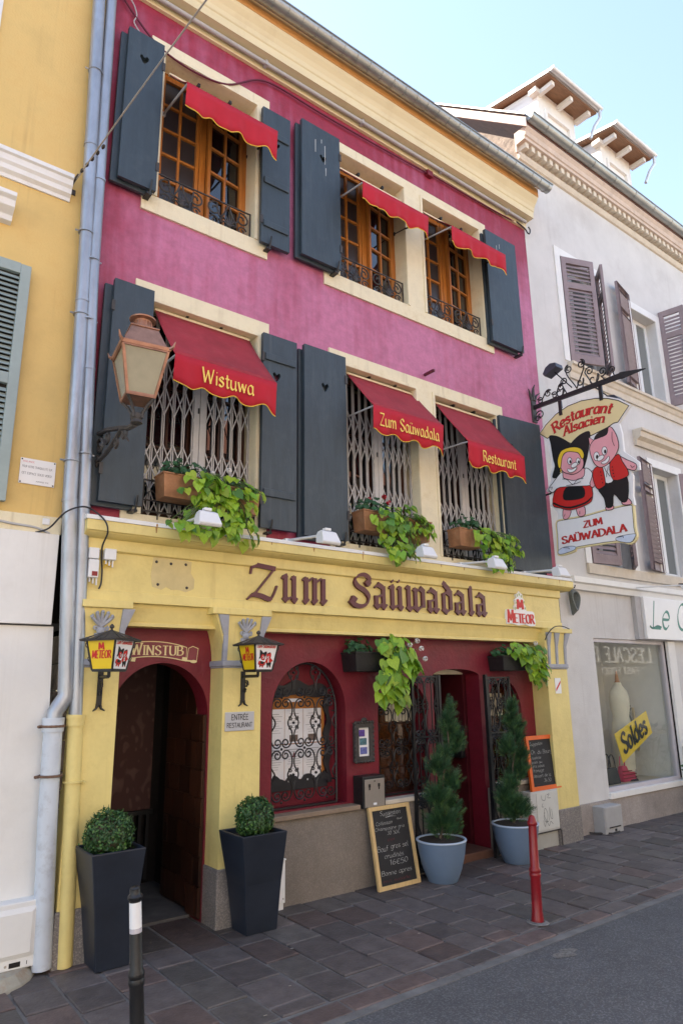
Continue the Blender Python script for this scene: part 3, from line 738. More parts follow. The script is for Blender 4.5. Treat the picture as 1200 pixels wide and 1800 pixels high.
for a, b in WIN2: folding_grille(a, b, 3.10, Z2[1], 0.10)

# wrought-iron window guards, top floor (low scrollwork) and first floor (planter rails)
def scroll_guard(a, b, z0, h, y):
    mb = MB(); r = 0.008
    mb.tube([(a, y, z0+h), (b, y, z0+h)], r, 4); mb.tube([(a, y, z0+0.02), (b, y, z0+0.02)], r, 4)
    for xx in (a+0.006, b-0.006): mb.tube([(xx, y, z0), (xx, y, z0+h)], r, 4)
    n = 2; wd = (b-a)/n
    for k in range(n):
        xc = a+wd*(k+0.5)
        for s in (-1, 1):
            A = spiral((xc+s*wd*0.30, z0+h*0.66), 0.018, h*0.26, 0 if s > 0 else pi, s*1.3, 16)
            B = bez(A[-1], (A[-1][0]-s*0.02, z0+h*0.15), (xc+s*wd*0.10, z0+h*0.5), (xc+s*wd*0.02, z0+h*0.95), 8)
            mb.tube(P3(A+B[1:], y), 0.009, 5)
            C = spiral((xc+s*wd*0.30, z0+h*0.22), 0.012, h*0.17, pi/2, -s*1.2, 12); mb.tube(P3(C, y-0.008), 0.008, 5)
            D = spiral((xc+s*wd*0.12, z0+h*0.30), 0.012, h*0.2, -pi/2, s*0.9, 10); mb.tube(P3(D, y-0.006), 0.008, 5)
        for t in range(7):                             # leaf rosette
            an = pi*0.1+pi*0.8*t/6
            mb.tube([(xc, y-0.012, z0+0.05), (xc+0.05*cos(an), y-0.03, z0+0.05+0.07*sin(an)), (xc+0.085*cos(an), y-0.014, z0+0.05+0.13*sin(an))], 0.013, 4, r1=0.003)
        mb.blob((xc, y-0.02, z0+0.07), 0.03, 0.02, 0.035, 8, 5)
    mb.build('window_guard', M['rust'], RB, smooth=50)
for a, b in WIN3: scroll_guard(a+0.005, b-0.005, 5.965, 0.30, 0.045)
def planter_rail(a, b, z0, z1, y):
    mb = MB(); r = 0.008
    for z in (z0+0.02, z0+0.11, z1): mb.tube([(a, y, z), (b, y, z)], r, 4)
    n = 8
    for k in range(n+1):
        xx = a+(b-a)*k/n; mb.tube([(xx, y, z0-0.04 if k in (1, 7) else z0), (xx, y, z1)], 0.006, 4)
    for k in range(n):
        xc = a+(b-a)*(k+0.5)/n
        mb.tube(P3([(xc-0.045, z0+0.11), (xc-0.03, z0+0.17), (xc, z0+0.19), (xc+0.03, z0+0.17), (xc+0.045, z0+0.11)], y-0.008), 0.006, 4)
    for s, e in ((a, 1), (b, -1)):
        mb.tube([(s, 0.10, z1), (s, y, z1)], r, 4); mb.tube([(s, 0.10, z0+0.02), (s, y, z0+0.02)], r, 4)
    mb.build('planter_rail', M['black'], RB)
for a, b in WIN2: planter_rail(a+0.01, b-0.01, 3.055, 3.33, -0.032)

# shutters: boards, battens, a heart cut out near the top
def shutter(x0, x1, z0, z1, y0=-0.125, y1=-0.085, heart=None, rear=None, battens=False, m='shutter', skew=0.0):
    vs, fs = leaf_with_hole(x0, x1, y0, y1, z0, z1, [heart] if heart else [])
    mb = MB().add(vs, fs)
    if rear: mb.box(rear[0], rear[1], y1+0.012, y1+0.046, z0-0.03, z1-0.04)
    if skew: mb.v = [(p[0], p[1] - skew*(p[0]-x0)/(x1-x0), p[2]) for p in mb.v]
    o = mb.build('shutter', M[m], RB, bev=0.004)
    if battens:
        for z in battens: bx('batten', M[m], o, x0+0.02, x1-0.02, y0-0.018, y0-0.001, z-0.035, z+0.035, bev=0.006)
    hg = MB()
    for z in (z0+0.25, z1-0.25):
        hx = x1 if heart and rear else x0
        hg.box(hx-0.014, hx+0.014, y0-0.009+0.0, y0-0.0015, z-0.045, z+0.045)
    build_each(hg, 'hinge', M['rust'], o)
    st = MB(); xs = x1-0.05 if (rear) else x0+0.10     # iron stay hanging under the leaf
    st.tube([(xs, y0+0.01, z0-0.05), (xs, y0-0.02, z0+0.03), (xs, y0-0.03, z0+0.075)], 0.009, 5); st.box(xs-0.03, xs+0.02, y0+0.005, 0.0, z0-0.045, z0-0.028)
    st.build('shutter_stay', M['black'], o)
    return o
shutter(1.475, 1.81, 5.925, 7.52, heart=(1.63, 7.24, 0.085), rear=(1.425, 1.76))
shutter(2.885, 3.215, 5.905, 7.50, heart=(3.06, 7.10, 0.06), battens=(6.12, 6.62, 7.2), y0=-0.10, y1=-0.06)
shutter(3.345, 3.845, 5.945, 7.60, heart=(3.62, 7.22, 0.085), rear=(3.30, 3.80))
shutter(6.25, 6.86, 5.905, 7.525, rear=(6.23, 6.80), y0=-0.115, y1=-0.075)
shutter(1.52, 1.855, 3.08, 4.96, rear=(1.46, 1.80))
shutter(2.93, 3.305, 3.06, 4.94, heart=(3.08, 4.52, 0.085), battens=(3.38, 4.70), y0=-0.10, y1=-0.06)
shutter(3.375, 3.88, 3.04, 4.95, heart=(3.62, 4.55, 0.085), rear=(3.34, 3.84))
shutter(6.30, 7.00, 3.00, 4.92, heart=(6.45, 4.53, 0.085), rear=(6.27, 6.93), y0=-0.075, y1=-0.035, skew=0.07)

mb = MB(); rs_ = random.Random(2)
for (xx, z1_, ln) in ((3.60, 7.46, 0.05), (3.645, 7.40, 0.24), (3.655, 7.12, 0.10), (3.52, 7.42, 0.16), (6.46, 7.36, 0.10), (6.52, 7.40, 0.07)):
    yy = -0.1253 if xx < 5 else -0.1153
    mb.poly([(xx-0.004, yy, z1_-ln), (xx+0.003, yy, z1_-ln), (xx+0.005, yy, z1_), (xx-0.005, yy, z1_)])
build_each(mb, 'bird_streak', mat('bird_lime', (0.42, 0.43, 0.42), 0.9), RB)
# eaves: moulded cornice, bare fascia board, gutter, roof
cor = [(0.0, 8.02), (-0.035, 8.02), (-0.035, 8.065), (-0.05, 8.105), (-0.175, 8.11), (-0.178, 8.20), (-0.19, 8.212), (-0.20, 8.26), (-0.225, 8.305), (-0.265, 8.355), (-0.278, 8.388), (0.0, 8.388)]
mb = MB().sweepx([(y, z) for y, z in cor], 1.28, 7.27)
mb.build('cornice', M['creamwood'], RB)
bx('fascia_board', M['fasciawood'], RB, 1.28, 7.275, -0.284, -0.02, 8.390, 8.53, bev=0.004)
mb = MB()
prof = [(-0.395+0.078*cos(a), 8.51+0.078*sin(a)) for a in [pi+pi*k/10 for k in range(11)]]
prof = [(-0.395-0.078-0.012, 8.522)] + prof + [(p[0]*1.0+0.395*0+(0.004 if i else 0)-0.0, p[1]+0.006) for i, p in enumerate(prof[::-1])]
mb = MB()
outer = [(-0.395+0.078*cos(a), 8.51+0.078*sin(a)) for a in [pi+pi*k/12 for k in range(13)]]
inner = [(-0.395+0.073*cos(a), 8.511+0.073*sin(a)) for a in [2*pi-pi*k/12 for k in range(13)]]
mb.sweepx(outer+inner, 1.2, 7.36)
mb.tube([(1.2, -0.475, 8.512), (7.36, -0.475, 8.512)], 0.011, 6)
for k in range(34):
    xs = 1.35+k*0.18
    mb.tube([(xs, -0.395+0.0815*cos(a), 8.51+0.0815*sin(a)) for a in [pi+pi*q/8 for q in range(9)]], 0.004, 4)
cap_ = [(7.36, y, z) for y, z in outer]; mb.poly(cap_)
mb.build('gutter', M['gutterzinc'], RB, smooth=40)
mb = MB(); mb.hexa([(1.0, -0.36, 8.56), (7.4, -0.36, 8.56), (7.4, 5.0, 13.1), (1.0, 5.0, 13.1)], [(1.0, -0.36, 8.62), (7.4, -0.36, 8.62), (7.4, 5.0, 13.16), (1.0, 5.0, 13.16)])
rf = mb.build('roof', M['tile'], RB)
rows = MB()
for k in range(24):
    y = -0.36+k*0.22; z = 8.625+(y+0.36)*0.847
    rows.hexa([(1.0, y-0.02, z+0.0), (7.4, y-0.02, z), (7.4, y+0.2, z+0.175), (1.0, y+0.2, z+0.175)], [(1.0, y-0.02, z+0.025), (7.4, y-0.02, z+0.025), (7.4, y+0.2, z+0.185), (1.0, y+0.2, z+0.185)])
rows.build('tile_courses', M['tile'], rf, kind='stuff')
mb = MB().tube([(1.25, -0.085, 8.07), (7.2, -0.085, 8.075)], 0.024, 10); mb.build('conduit_pipe', M['conduit'], RB, smooth=40)
mb = MB()
for k in range(5): mb.box(1.6+k*1.3, 1.63+k*1.3, -0.112, -0.05, 8.04, 8.1)
build_each(mb, 'pipe_clip', M['conduit'], RB)

# ---- ground floor front: entablature, pilasters, red infill wall, plinth
ent = [(0.0, 2.942), (-0.205, 2.942), (-0.215, 2.936), (-0.215, 2.912), (-0.20, 2.908)]
mb = MB().sweepx([(0.0, 2.944), (-0.213, 2.944), (-0.217, 2.938), (-0.217, 2.912), (0.0, 2.912)], 1.42, 7.27)
lf = mb.build('ledge_flashing', M['white'], RB)
mb = MB(); rs_ = random.Random(12)
for xx in (1.95, 2.31, 2.98, 3.42, 3.98, 4.47, 5.02, 5.36, 5.88, 6.62, 7.02):
    ln = rs_.uniform(0.02, 0.07); w_ = rs_.uniform(0.004, 0.010)
    mb.poly([(xx-w_*0.5, -0.2098, 2.908-ln), (xx+w_*0.4, -0.2098, 2.908-ln), (xx+w_, -0.2098, 2.910), (xx-w_, -0.2098, 2.910)])
    if ln > 0.04: mb.poly([(xx-w_, -0.2178, 2.914), (xx+w_, -0.2178, 2.914), (xx+w_*0.6, -0.2178, 2.936), (xx-w_*0.6, -0.2178, 2.936)])
mb.build('rust_run', mat('rust_stain', (0.40, 0.20, 0.06), 0.8, var=0.3), lf, kind='stuff')
ent = [(0.0, 2.911), (-0.209, 2.911), (-0.209, 2.835), (-0.196, 2.830), (-0.190, 2.822), (-0.165, 2.806), (-0.142, 2.797), (-0.118, 2.794), (-0.117, 2.712), (-0.108, 2.704),
       (-0.092, 2.703), (-0.092, 2.413), (-0.106, 2.410), (-0.108, 2.336), (-0.060, 2.334), (-0.062, 2.31), (-0.052, 2.27), (-0.040, 2.21), (-0.036, 2.196), (-0.052, 2.194), (-0.054, 2.168), (0.09, 2.168), (0.09, 2.911)]
mb = MB().sweepx(ent, 1.43, 7.14)
mb.sweepx([(0.0, 2.9105), (-0.2085, 2.9105), (-0.2085, 2.8355), (-0.19, 2.8225), (-0.142, 2.7975), (0.0, 2.7945)], 7.141, 7.30)
mb.build('entablature', M['yellow'], RB, bev=0.003)
def arch_wall(mb, x0, x1, z0, z1, y, yd, ops, m=0):
    """wall between x0..x1 with arched openings (xa, xb, zb, spring, top)"""
    def top(o, x):
        xa, xb, zb, sp, tp = o; t = (2*(x-xa)/(xb-xa)-1); return sp+(tp-sp)*sqrt(max(0.0, 1-t*t))
    xs = {x0, x1}
    for o in ops:
        for k in range(25): xs.add(o[0]+(o[1]-o[0])*(0.5-0.5*cos(pi*k/24)))
    xs = sorted(xs)
    for a, b in zip(xs, xs[1:]):
        c = (a+b)/2; oo = [o for o in ops if o[0] < c < o[1]]
        if not oo: mb.poly([(a, y, z0), (b, y, z0), (b, y, z1), (a, y, z1)], m); continue
        o = oo[0]; ta, tb = top(o, a), top(o, b)
        if o[2] > z0: mb.poly([(a, y, z0), (b, y, z0), (b, y, o[2]), (a, y, o[2])], m)
        mb.poly([(a, y, ta), (b, y, tb), (b, y, z1), (a, y, z1)], m)
        mb.poly([(a, y, ta), (a, yd, ta), (b, yd, tb), (b, y, tb)], m)
        if o[2] > 0.05: mb.poly([(a, y, o[2]), (b, y, o[2]), (b, yd, o[2]), (a, yd, o[2])], m)
    for o in ops:
        mb.poly([(o[0], y, o[2]), (o[0], yd, o[2]), (o[0], yd, o[3]), (o[0], y, o[3])], m); mb.poly([(o[1], y, o[2]), (o[1], y, o[3]), (o[1], yd, o[3]), (o[1], yd, o[2])], m)
W1 = (3.185, 3.985, 0.70, 1.49, 1.925); W2 = (4.37, 5.03, 0.69, 1.44, 1.76); DR = (5.125, 5.83, 0.0, 1.795, 1.868); W3 = (5.93, 6.51, 0.69, 1.40, 1.755); WA = (1.79, 2.585, 0.0, 1.50, 1.905)
mb = MB(); arch_wall(mb, 1.70, 2.62, 0.0, 2.19, 0.10, 0.30, [WA]); mb.build('entrance_wall', M['maroon'], RB)
mb = MB(); arch_wall(mb, 2.90, 6.85, 0.0, 2.19, 0.10, 0.30, [W1, W2, DR, W3]); mb.build('infill_wall', M['maroon'], RB)
# plinths of roughcast, with window ledges
bx('plinth', M['roughcast'], RB, 2.965, 5.10, 0.0, 0.0995, -0.02, 0.645, bev=0.012)
bx('plinth', M['roughcast'], RB, 5.85, 6.74, 0.0, 0.0995, -0.02, 0.645, bev=0.012)
sillm = mat('brown_sandstone_ledge', (0.25, 0.18, 0.125), 0.8, var=0.2, bump=0.3, grime=0.5, gcol=(0.14, 0.1, 0.08), gscale=5)
bx('window_ledge', sillm, RB, 3.115, 4.04, -0.03, 0.27, 0.646, 0.685, bev=0.006); bx('window_ledge', M['stonetrim'], RB, 4.24, 5.06, -0.02, 0.27, 0.648, 0.688, bev=0.006); bx('window_ledge', M['stonetrim'], RB, 5.89, 6.62, -0.02, 0.27, 0.648, 0.688, bev=0.006)
def pilaster(x0, x1, base_h, cap0, cap1, flare, orns):
    yf = -0.12
    mb = MB(); mb.box(x0, x1, yf, 0.34, base_h, 1.90)
    # shaft swelling out under the cap
    n = 8; L = [(x0-flare[0]*(k/n)**2.2, x1+flare[1]*(k/n)**2.2, yf-0.03*(k/n)**2.2, 1.90+0.38*k/n) for k in range(n+1)]
    for p, q in zip(L, L[1:]):
        mb.hexa([(p[0], p[2], p[3]), (p[1], p[2], p[3]), (p[1], 0.095, p[3]), (p[0], 0.095, p[3])], [(q[0], q[2], q[3]), (q[1], q[2], q[3]), (q[1], 0.095, q[3]), (q[0], 0.095, q[3])])
    o = mb.build('pilaster', M['yellow'], RB)
    bx('capital', M['yellow'], o, cap0, cap1, -0.175, 0.09, 2.281, 2.3345, bev=0.006)
    bx('base_block', M['granite'], o, x0-0.012, x1+0.012, yf-0.012, 0.34, -0.03, base_h-0.0005, bev=0.01)
    mb = MB(); mb.box(x0-0.016, x1+0.016, yf-0.02, 0.10, 1.875, 1.92); mb.box(x0-0.010, x1+0.010, yf-0.012, 0.10, 1.862, 1.8745)
    mb.build('band', M['greyorn'], o, bev=0.008)
    for (ox, kind) in orns:
        mb = MB()
        if kind == 'p':                                  # palmette on a tapering stem
            mb.add([(ox-0.028, yf-0.004, 1.92), (ox+0.028, yf-0.004, 1.92), (ox+0.040, yf-0.012, 2.10), (ox-0.040, yf-0.012, 2.10), (ox-0.018, yf-0.022, 1.92), (ox+0.018, yf-0.022, 1.92), (ox+0.026, yf-0.032, 2.10), (ox-0.026, yf-0.032, 2.10)],
                   [(4, 5, 6, 7), (0, 4, 7, 3), (5, 1, 2, 6), (3, 7, 6, 2)])
            mb.blob((ox, yf-0.028, 2.115), 0.03, 0.018, 0.03, 10, 6)
            for t in range(5):
                a = pi/2+(t-2)*0.36
                mb.tube([(ox+0.01*(t-2), yf-0.022, 2.13), (ox+0.07*cos(a), yf-0.040, 2.13+0.075*sin(a)), (ox+0.115*cos(a), yf-0.05, 2.13+0.118*sin(a)), (ox+0.13*cos(a)+0.01*(t-2), yf-0.058, 2.13+0.125*sin(a))], 0.0135, 6, r1=0.012)
            for s in (-1, 1): mb.tube(P3(spiral((ox+s*0.038, 2.135), 0.004, 0.02, 0, s*1.2, 8), yf-0.03), 0.007, 5)
        else:                                            # plain strip widening into a leaf at the top
            for (z, z2, w1, w2, d1, d2) in ((1.92, 2.12, 0.017, 0.020, 0.004, 0.012), (2.12, 2.28, 0.020, 0.045, 0.012, 0.036)):
                ex = kind*(0.0 if z < 2 else 0.0); e2 = kind*(0.0 if z < 2 else 0.035)
                mb.hexa([(ox-w1+ex, yf-d1-0.012, z), (ox+w1+ex, yf-d1-0.012, z), (ox+w1+ex, yf+0.02, z), (ox-w1+ex, yf+0.02, z)], [(ox-w2+e2, yf-d2-0.014, z2), (ox+w2+e2, yf-d2-0.014, z2), (ox+w2+e2, yf, z2), (ox-w2+e2, yf, z2)])
        mb.build('ornament', M['greyorn'], o, smooth=40, bev=0.003 if kind != 'p' else 0)
    return o
pilaster(1.46, 1.765, 0.33, 1.455, 1.82, (0.0, 0.03), [(1.60, 'p'), (1.76, 1)])
pilaster(2.60, 2.945, 0.40, 2.47, 3.01, (0.10, 0.04), [(2.605, -1), (2.78, 'p'), (2.935, 1)])
pilaster(6.745, 7.13, 0.355, 6.77, 7.235, (0.03, 0.06), [(6.80, -0.4), (6.945, 0), (7.11, 1)])
# paler unpainted patch left by a removed sign
mb = MB(); q = [(1.985, 2.70), (2.18, 2.705), (2.305, 2.69), (2.30, 2.60), (2.335, 2.55), (2.33, 2.475), (2.265, 2.445), (2.20, 2.46), (2.14, 2.455), (2.10, 2.475), (2.06, 2.45), (1.985, 2.47), (1.97, 2.56)]
mb.plate(q, FX(0, -0.092, 0), 0, 0.0015)
for px, pz in ((2.01, 2.665), (2.255, 2.665), (2.03, 2.49), (2.27, 2.48), (2.13, 2.66)): mb.blob((px, -0.095, pz), 0.012, 0.008, 0.012, 8, 4, 1)
mb.build('sign_scar', [mat('scraped_paint', (0.62, 0.50, 0.25), 0.8, var=0.08, scale=9), M['rust']], RB)

# ---- rooms behind the arch and the door
wp = bpy.data.materials.new('damask_wallpaper'); wp.use_nodes = True
t = wp.node_tree; b = t.nodes['Principled BSDF']; b.inputs['Roughness'].default_value = 0.8
tc = t.nodes.new('ShaderNodeTexCoord'); mp = t.nodes.new('ShaderNodeMapping'); mp.inputs['Scale'].default_value = (16, 16, 10); t.links.new(tc.outputs['Object'], mp.inputs[0])
vo = t.nodes.new('ShaderNodeTexVoronoi'); vo.feature = 'SMOOTH_F1'; vo.inputs['Scale'].default_value = 1.0; vo.inputs['Randomness'].default_value = 0.75; t.links.new(mp.outputs[0], vo.inputs['Vector'])
wv = t.nodes.new('ShaderNodeMath'); wv.operation = 'SINE'; ml = t.nodes.new('ShaderNodeMath'); ml.operation = 'MULTIPLY'; ml.inputs[1].default_value = 11; t.links.new(vo.outputs['Distance'], ml.inputs[0]); t.links.new(ml.outputs[0], wv.inputs[0])
mx = t.nodes.new('ShaderNodeMix'); mx.data_type = 'RGBA'; mx.inputs[6].default_value = (0.085, 0.036, 0.031, 1); mx.inputs[7].default_value = (0.145, 0.075, 0.062, 1)
t.links.new(wv.outputs[0], mx.inputs[0]); t.links.new(mx.outputs[2], b.inputs['Base Color'])
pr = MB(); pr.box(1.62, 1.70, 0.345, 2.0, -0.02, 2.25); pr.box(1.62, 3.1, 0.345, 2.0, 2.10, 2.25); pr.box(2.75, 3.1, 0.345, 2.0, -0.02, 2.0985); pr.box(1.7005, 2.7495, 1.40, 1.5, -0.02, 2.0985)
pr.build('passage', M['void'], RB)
bx('passage_floor', M['passfloor'], RB, 1.71, 2.745, 0.31, 1.395, -0.05, 0.012)
bx('wallpaper', wp, RB, 1.705, 2.66, 1.37, 1.395, 0.62, 2.05)
mb = MB()
for k in range(11): mb.box(1.9+k*0.07, 1.93+k*0.07, 1.30, 1.32, 0.06, 0.60)
mb.box(1.85, 2.66, 1.295, 1.33, 0.60, 0.64)
mb.build('passage_railing', M['black'], RB)
dw = thing('passage_door', 'x', 'x', (2.62, 0.35, 0)); del dw['label']; del dw['category']; dw.parent = RB; dw.location = V3((2.62, 0.35, 0))-org(RB)
dw.empty_display_size = 0.05
bx('door_leaf', M['brownwood'], dw, 2.615, 2.65, 0.33, 0.93, 0.02, 1.93)
rgd = random.Random(3)
for r in range(9):
    off = 0.0 if r % 2 else 0.1
    ys = [0.335] + [0.335+off+0.2*k for k in range(1 if off == 0 else 0, 4)] + [0.925]
    ys = sorted(set(round(v, 3) for v in ys if 0.335 <= v <= 0.925))
    for ya, yb in zip(ys, ys[1:]):
        if yb-ya < 0.03: continue
        bx('door_panel', M['brownwood'], dw, 2.605-rgd.uniform(0, 0.004), 2.6145, ya+0.004, yb-0.004, 0.03+r*0.21+0.004, 0.03+(r+1)*0.21-0.004)
bx('door_edge', M['brownwood'], dw, 2.572, 2.5845, 0.115, 0.33, 0.02, 1.50)
for r in range(7):
    for ya, yb in (((0.12, 0.222), (0.230, 0.328)) if r % 2 else ((0.12, 0.17), (0.178, 0.328))):
        bx('door_panel', M['brownwood'], dw, 2.562-rgd.uniform(0, 0.004), 2.5715, ya, yb, 0.034+r*0.21, 0.026+(r+1)*0.21)
# entrance lobby
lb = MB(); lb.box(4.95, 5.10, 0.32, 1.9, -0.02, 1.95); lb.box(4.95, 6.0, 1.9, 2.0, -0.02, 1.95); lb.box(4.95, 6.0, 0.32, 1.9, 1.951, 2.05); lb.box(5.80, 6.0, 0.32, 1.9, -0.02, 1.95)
lb.build('lobby', M['lobbyshade'], RB)
bx('lobby_floor', M['floorint'], RB, 5.101, 5.799, 0.02, 1.899, -0.05, 0.075, bev=0.01)
bx('lobby_soffit', M['creamwood'], RB, 5.101, 5.799, 0.33, 0.75, 1.90, 1.948)
bx('transom_panel', M['cream'], RB, 5.101, 5.799, 0.312, 0.328, 1.815, 1.949)
bx('inner_door', M['brownwood'], RB, 5.15, 5.75, 1.84, 1.895, 0.08, 1.9, bev=0.01)
bx('lobby_letterbox', M['black'], RB, 5.735, 5.799, 0.33, 0.55, 0.93, 1.27, bev=0.012)
# glazing of the two flanking windows
for wn in (W2, W3):
    o = bx('window', M['brownwood'], RB, wn[0]-0.02, wn[1]+0.02, 0.292, 0.33, wn[2], wn[4]+0.02)
    xs = [wn[0]+(wn[1]-wn[0])*k/4 for k in range(5)]
    for k in range(4):
        for r in range(5):
            za = wn[2]+0.03+r*0.205
            bx('pane', M['amber'], o, xs[k]+0.010, xs[k+1]-0.010, 0.2875, 0.2915, za+0.008, za+0.197)
mbl = MB()
for k in range(9): mbl.box(4.62+k*0.045, 4.655+k*0.045, 0.278, 0.284, 1.36-0.01*(k % 2), 1.60)
build_each(mbl, 'lace_strip', M['linen'], RB)
mbl = MB()
for k in range(9): mbl.box(6.0+k*0.045, 6.035+k*0.045, 0.278, 0.284, 1.36-0.01*(k % 2), 1.60)
build_each(mbl, 'lace_strip', M['linen'], RB)
bx('window_board', M['maroon'], RB, 3.16, 4.0, 0.29, 0.31, 0.68, 1.95)

# ---- wrought-iron grilles and gate leaves
def inside(wn, x, z):
    if x < wn[0]+0.012 or x > wn[1]-0.012 or z < wn[2]+0.01: return False
    t = 2*(x-wn[0])/(wn[1]-wn[0])-1; return z < wn[3]+(wn[4]-wn[3])*sqrt(max(0, 1-t*t))-0.008
def clip_tubes(mb, pts, y, r, wn, n=5):
    run = []
    for p in pts:
        if wn is None or inside(wn, p[0], p[1]): run.append(p)
        else:
            if len(run) > 1: mb.tube(P3(run, y), r, n)
            run = []
    if len(run) > 1: mb.tube(P3(run, y), r, n)
def lyre_field(mb, x0, x1, z0, z1, cols, rows, y, r, wn=None, phase=0.5):
    cw = (x1-x0)/cols; rh = (z1-z0)/rows
    for i in range(-1, cols+1):
        xc = x0+cw*(i+phase)
        for j in range(rows):
            za, zb = z0+rh*j, z0+rh*(j+1)
            for s in (-1, 1):
                R = cw*0.17
                lo = spiral((xc+s*R*1.05, za+R*1.25), R*0.30, R, pi+0.5 if s > 0 else -0.5, -s*1.15 if False else s*1.2, 14)
                # strand: foot scroll, belly, neck at the collar, then mirrored
                belly = bez(lo[-1], (xc+s*cw*0.44, za+R*0.2), (xc+s*cw*0.56, za+rh*0.30), (xc+s*cw*0.36, za+rh*0.40), 7)
                neck = bez(belly[-1], (xc+s*cw*0.24, za+rh*0.47), (xc+s*cw*0.24, za+rh*0.53), (xc+s*cw*0.36, za+rh*0.60), 5)
                hi = [(p[0], 2*(za+rh/2)-p[1]) for p in (lo+belly[1:])][::-1]
                clip_tubes(mb, lo+belly[1:]+neck[1:]+hi[1:], y, r, wn)
        for j in range(rows+1):
            zc = z0+rh*j
            if wn is None or inside(wn, xc, zc): mb.blob((xc, y, zc), cw*0.05, 0.012, cw*0.05, 6, 4)
        for j in range(rows):
            zc = z0+rh*(j+0.5); xx = xc+cw/2
            if (wn is None and x0 < xx < x1) or (wn is not None and inside(wn, xx, zc)):
                for s in (-1, 1):
                    for q in (-1, 1): clip_tubes(mb, spiral((xx+s*cw*0.12, zc+q*cw*0.16), 0.004, cw*0.09, pi/2*q, s*q*0.9, 8), y-0.006, r*0.8, wn, 4)
                mb.blob((xx, y-0.004, zc), cw*0.05, 0.016, cw*0.05, 8, 5)
def arch_grille(wn, y, cols, rows):
    mb = MB()
    pts = [(wn[0]+0.012, wn[2]+0.012), (wn[0]+0.012, wn[3])]
    for k in range(1, 24):
        a = pi-pi*k/24; pts.append(((wn[0]+wn[1])/2+(wn[1]-wn[0]-0.024)/2*cos(a), wn[3]+(wn[4]-wn[3]-0.012)*sin(a)))
    pts += [(wn[1]-0.012, wn[3]), (wn[1]-0.012, wn[2]+0.012)]
    mb.tube(P3(pts, y), 0.010, 5); mb.tube([(wn[0]+0.012, y, wn[2]+0.012), (wn[1]-0.012, y, wn[2]+0.012)], 0.010, 5)
    lyre_field(mb, wn[0], wn[1], wn[2]+0.06, wn[4]+0.12, cols, rows, y, 0.0068, wn)
    for z in (wn[2]+0.2, wn[3]): mb.tube([(wn[1]-0.012, y, z), (wn[1]+0.0, y+0.08, z)], 0.009, 4)
    return mb.build('window_grille', M['black'], RB, smooth=45)
arch_grille((3.185, 3.90, W1[2], W1[3], W1[4]), 0.125, 3, 3)
arch_grille(W2, 0.14, 3, 3); arch_grille(W3, 0.14, 3, 3)
def gate_leaf(x0, x1, z0, ztop, y, post):
    mb = MB()
    for xx in (x0+0.012, x1-0.012): mb.box(xx-0.012, xx+0.012, y-0.012, y+0.012, z0, ztop-0.001)
    if post: mb.box(x0-0.03, x0-0.001, y-0.02, y+0.02, z0-0.03, ztop+0.02)
    else: mb.box(x1+0.001, x1+0.03, y-0.02, y+0.02, z0-0.03, ztop-0.0)
    for z in (z0+0.012, z0+(ztop-z0)*0.345, z0+(ztop-z0)*0.67, ztop-0.012): mb.box(x0+0.024, x1-0.024, y-0.009, y+0.009, z-0.009, z+0.009)
    for k in range(3):
        za, zb = (z0+0.02, z0+(ztop-z0)*0.34) if k == 0 else ((z0+(ztop-z0)*0.35, z0+(ztop-z0)*0.665) if k == 1 else (z0+(ztop-z0)*0.675, ztop-0.02))
        lyre_field(mb, x0+0.02, x1-0.02, za, zb, 2, 1, y, 0.008, (x0, x1, z0, ztop+1, ztop+1.01))
    for s in (x0+0.09, x1-0.09): mb.tube([(s, y, z0), (s, y, ztop)], 0.006, 4)
    return mb.build('gate_leaf', M['black'], RB, smooth=45)
g1 = gate_leaf(4.69, 5.05, 0.025, 1.80, -0.035, False); gate_leaf(5.79, 6.17, 0.025, 1.785, -0.035, True)
mb = MB(); mb.tube([(4.90, -0.05, 0.93), (4.935, -0.10, 0.99)], 0.012, 6); mb.build('gate_handle', M['steel'], g1)

# ---- menu display inside the arched window
md = thing('menu_display', 'white menu sheets on an orange wood board inside the grilled arched window', 'menu display', (3.5, 0.27, 0.82))
bx('backboard', M['orangewood'], md, 3.21, 3.86, 0.272, 0.286, 0.86, 1.66)
mb = MB()
top = [(3.20, 1.64)] + [(3.20+0.68*k/16, 1.70+0.05*sin(pi*k/16)+0.022*sin(5*pi*k/16)) for k in range(17)] + [(3.88, 1.64)] + [(3.88-0.68*k/12, 1.625-0.015*sin(3*pi*k/12)) for k in range(13)]
mb.plate(top, FX(0, 0.271, 0), 0, 0.02)
bot = [(3.20, 0.84)] + [(3.88-0.68*(16-k)/16, 0.83) for k in range(17)] + [(3.88-0.68*k/24, 0.935+0.025*sin(k*1.05)+0.01*sin(k*2.3)) for k in range(25)]
mb.plate(bot, FX(0, 0.271, 0), 0, 0.02)
side = [(3.86+0.022*sin(k*1.0), 0.86+0.78*k/20) for k in range(21)] + [(3.915+0.015*sin(k*1.0+1), 1.64-0.78*k/20) for k in range(21)]
mb.plate(side, FX(0, 0.271, 0), 0, 0.02)
for px in (3.46, 3.66): mb.blob((px, 0.25, 0.905), 0.008, 0.004, 0.008, 8, 4, 1)
mb.build('carved_frame', [mat('black_stained_board', (0.02, 0.021, 0.025), 0.5, var=0.3), M['signwhite']], md)
rgm = random.Random(8)
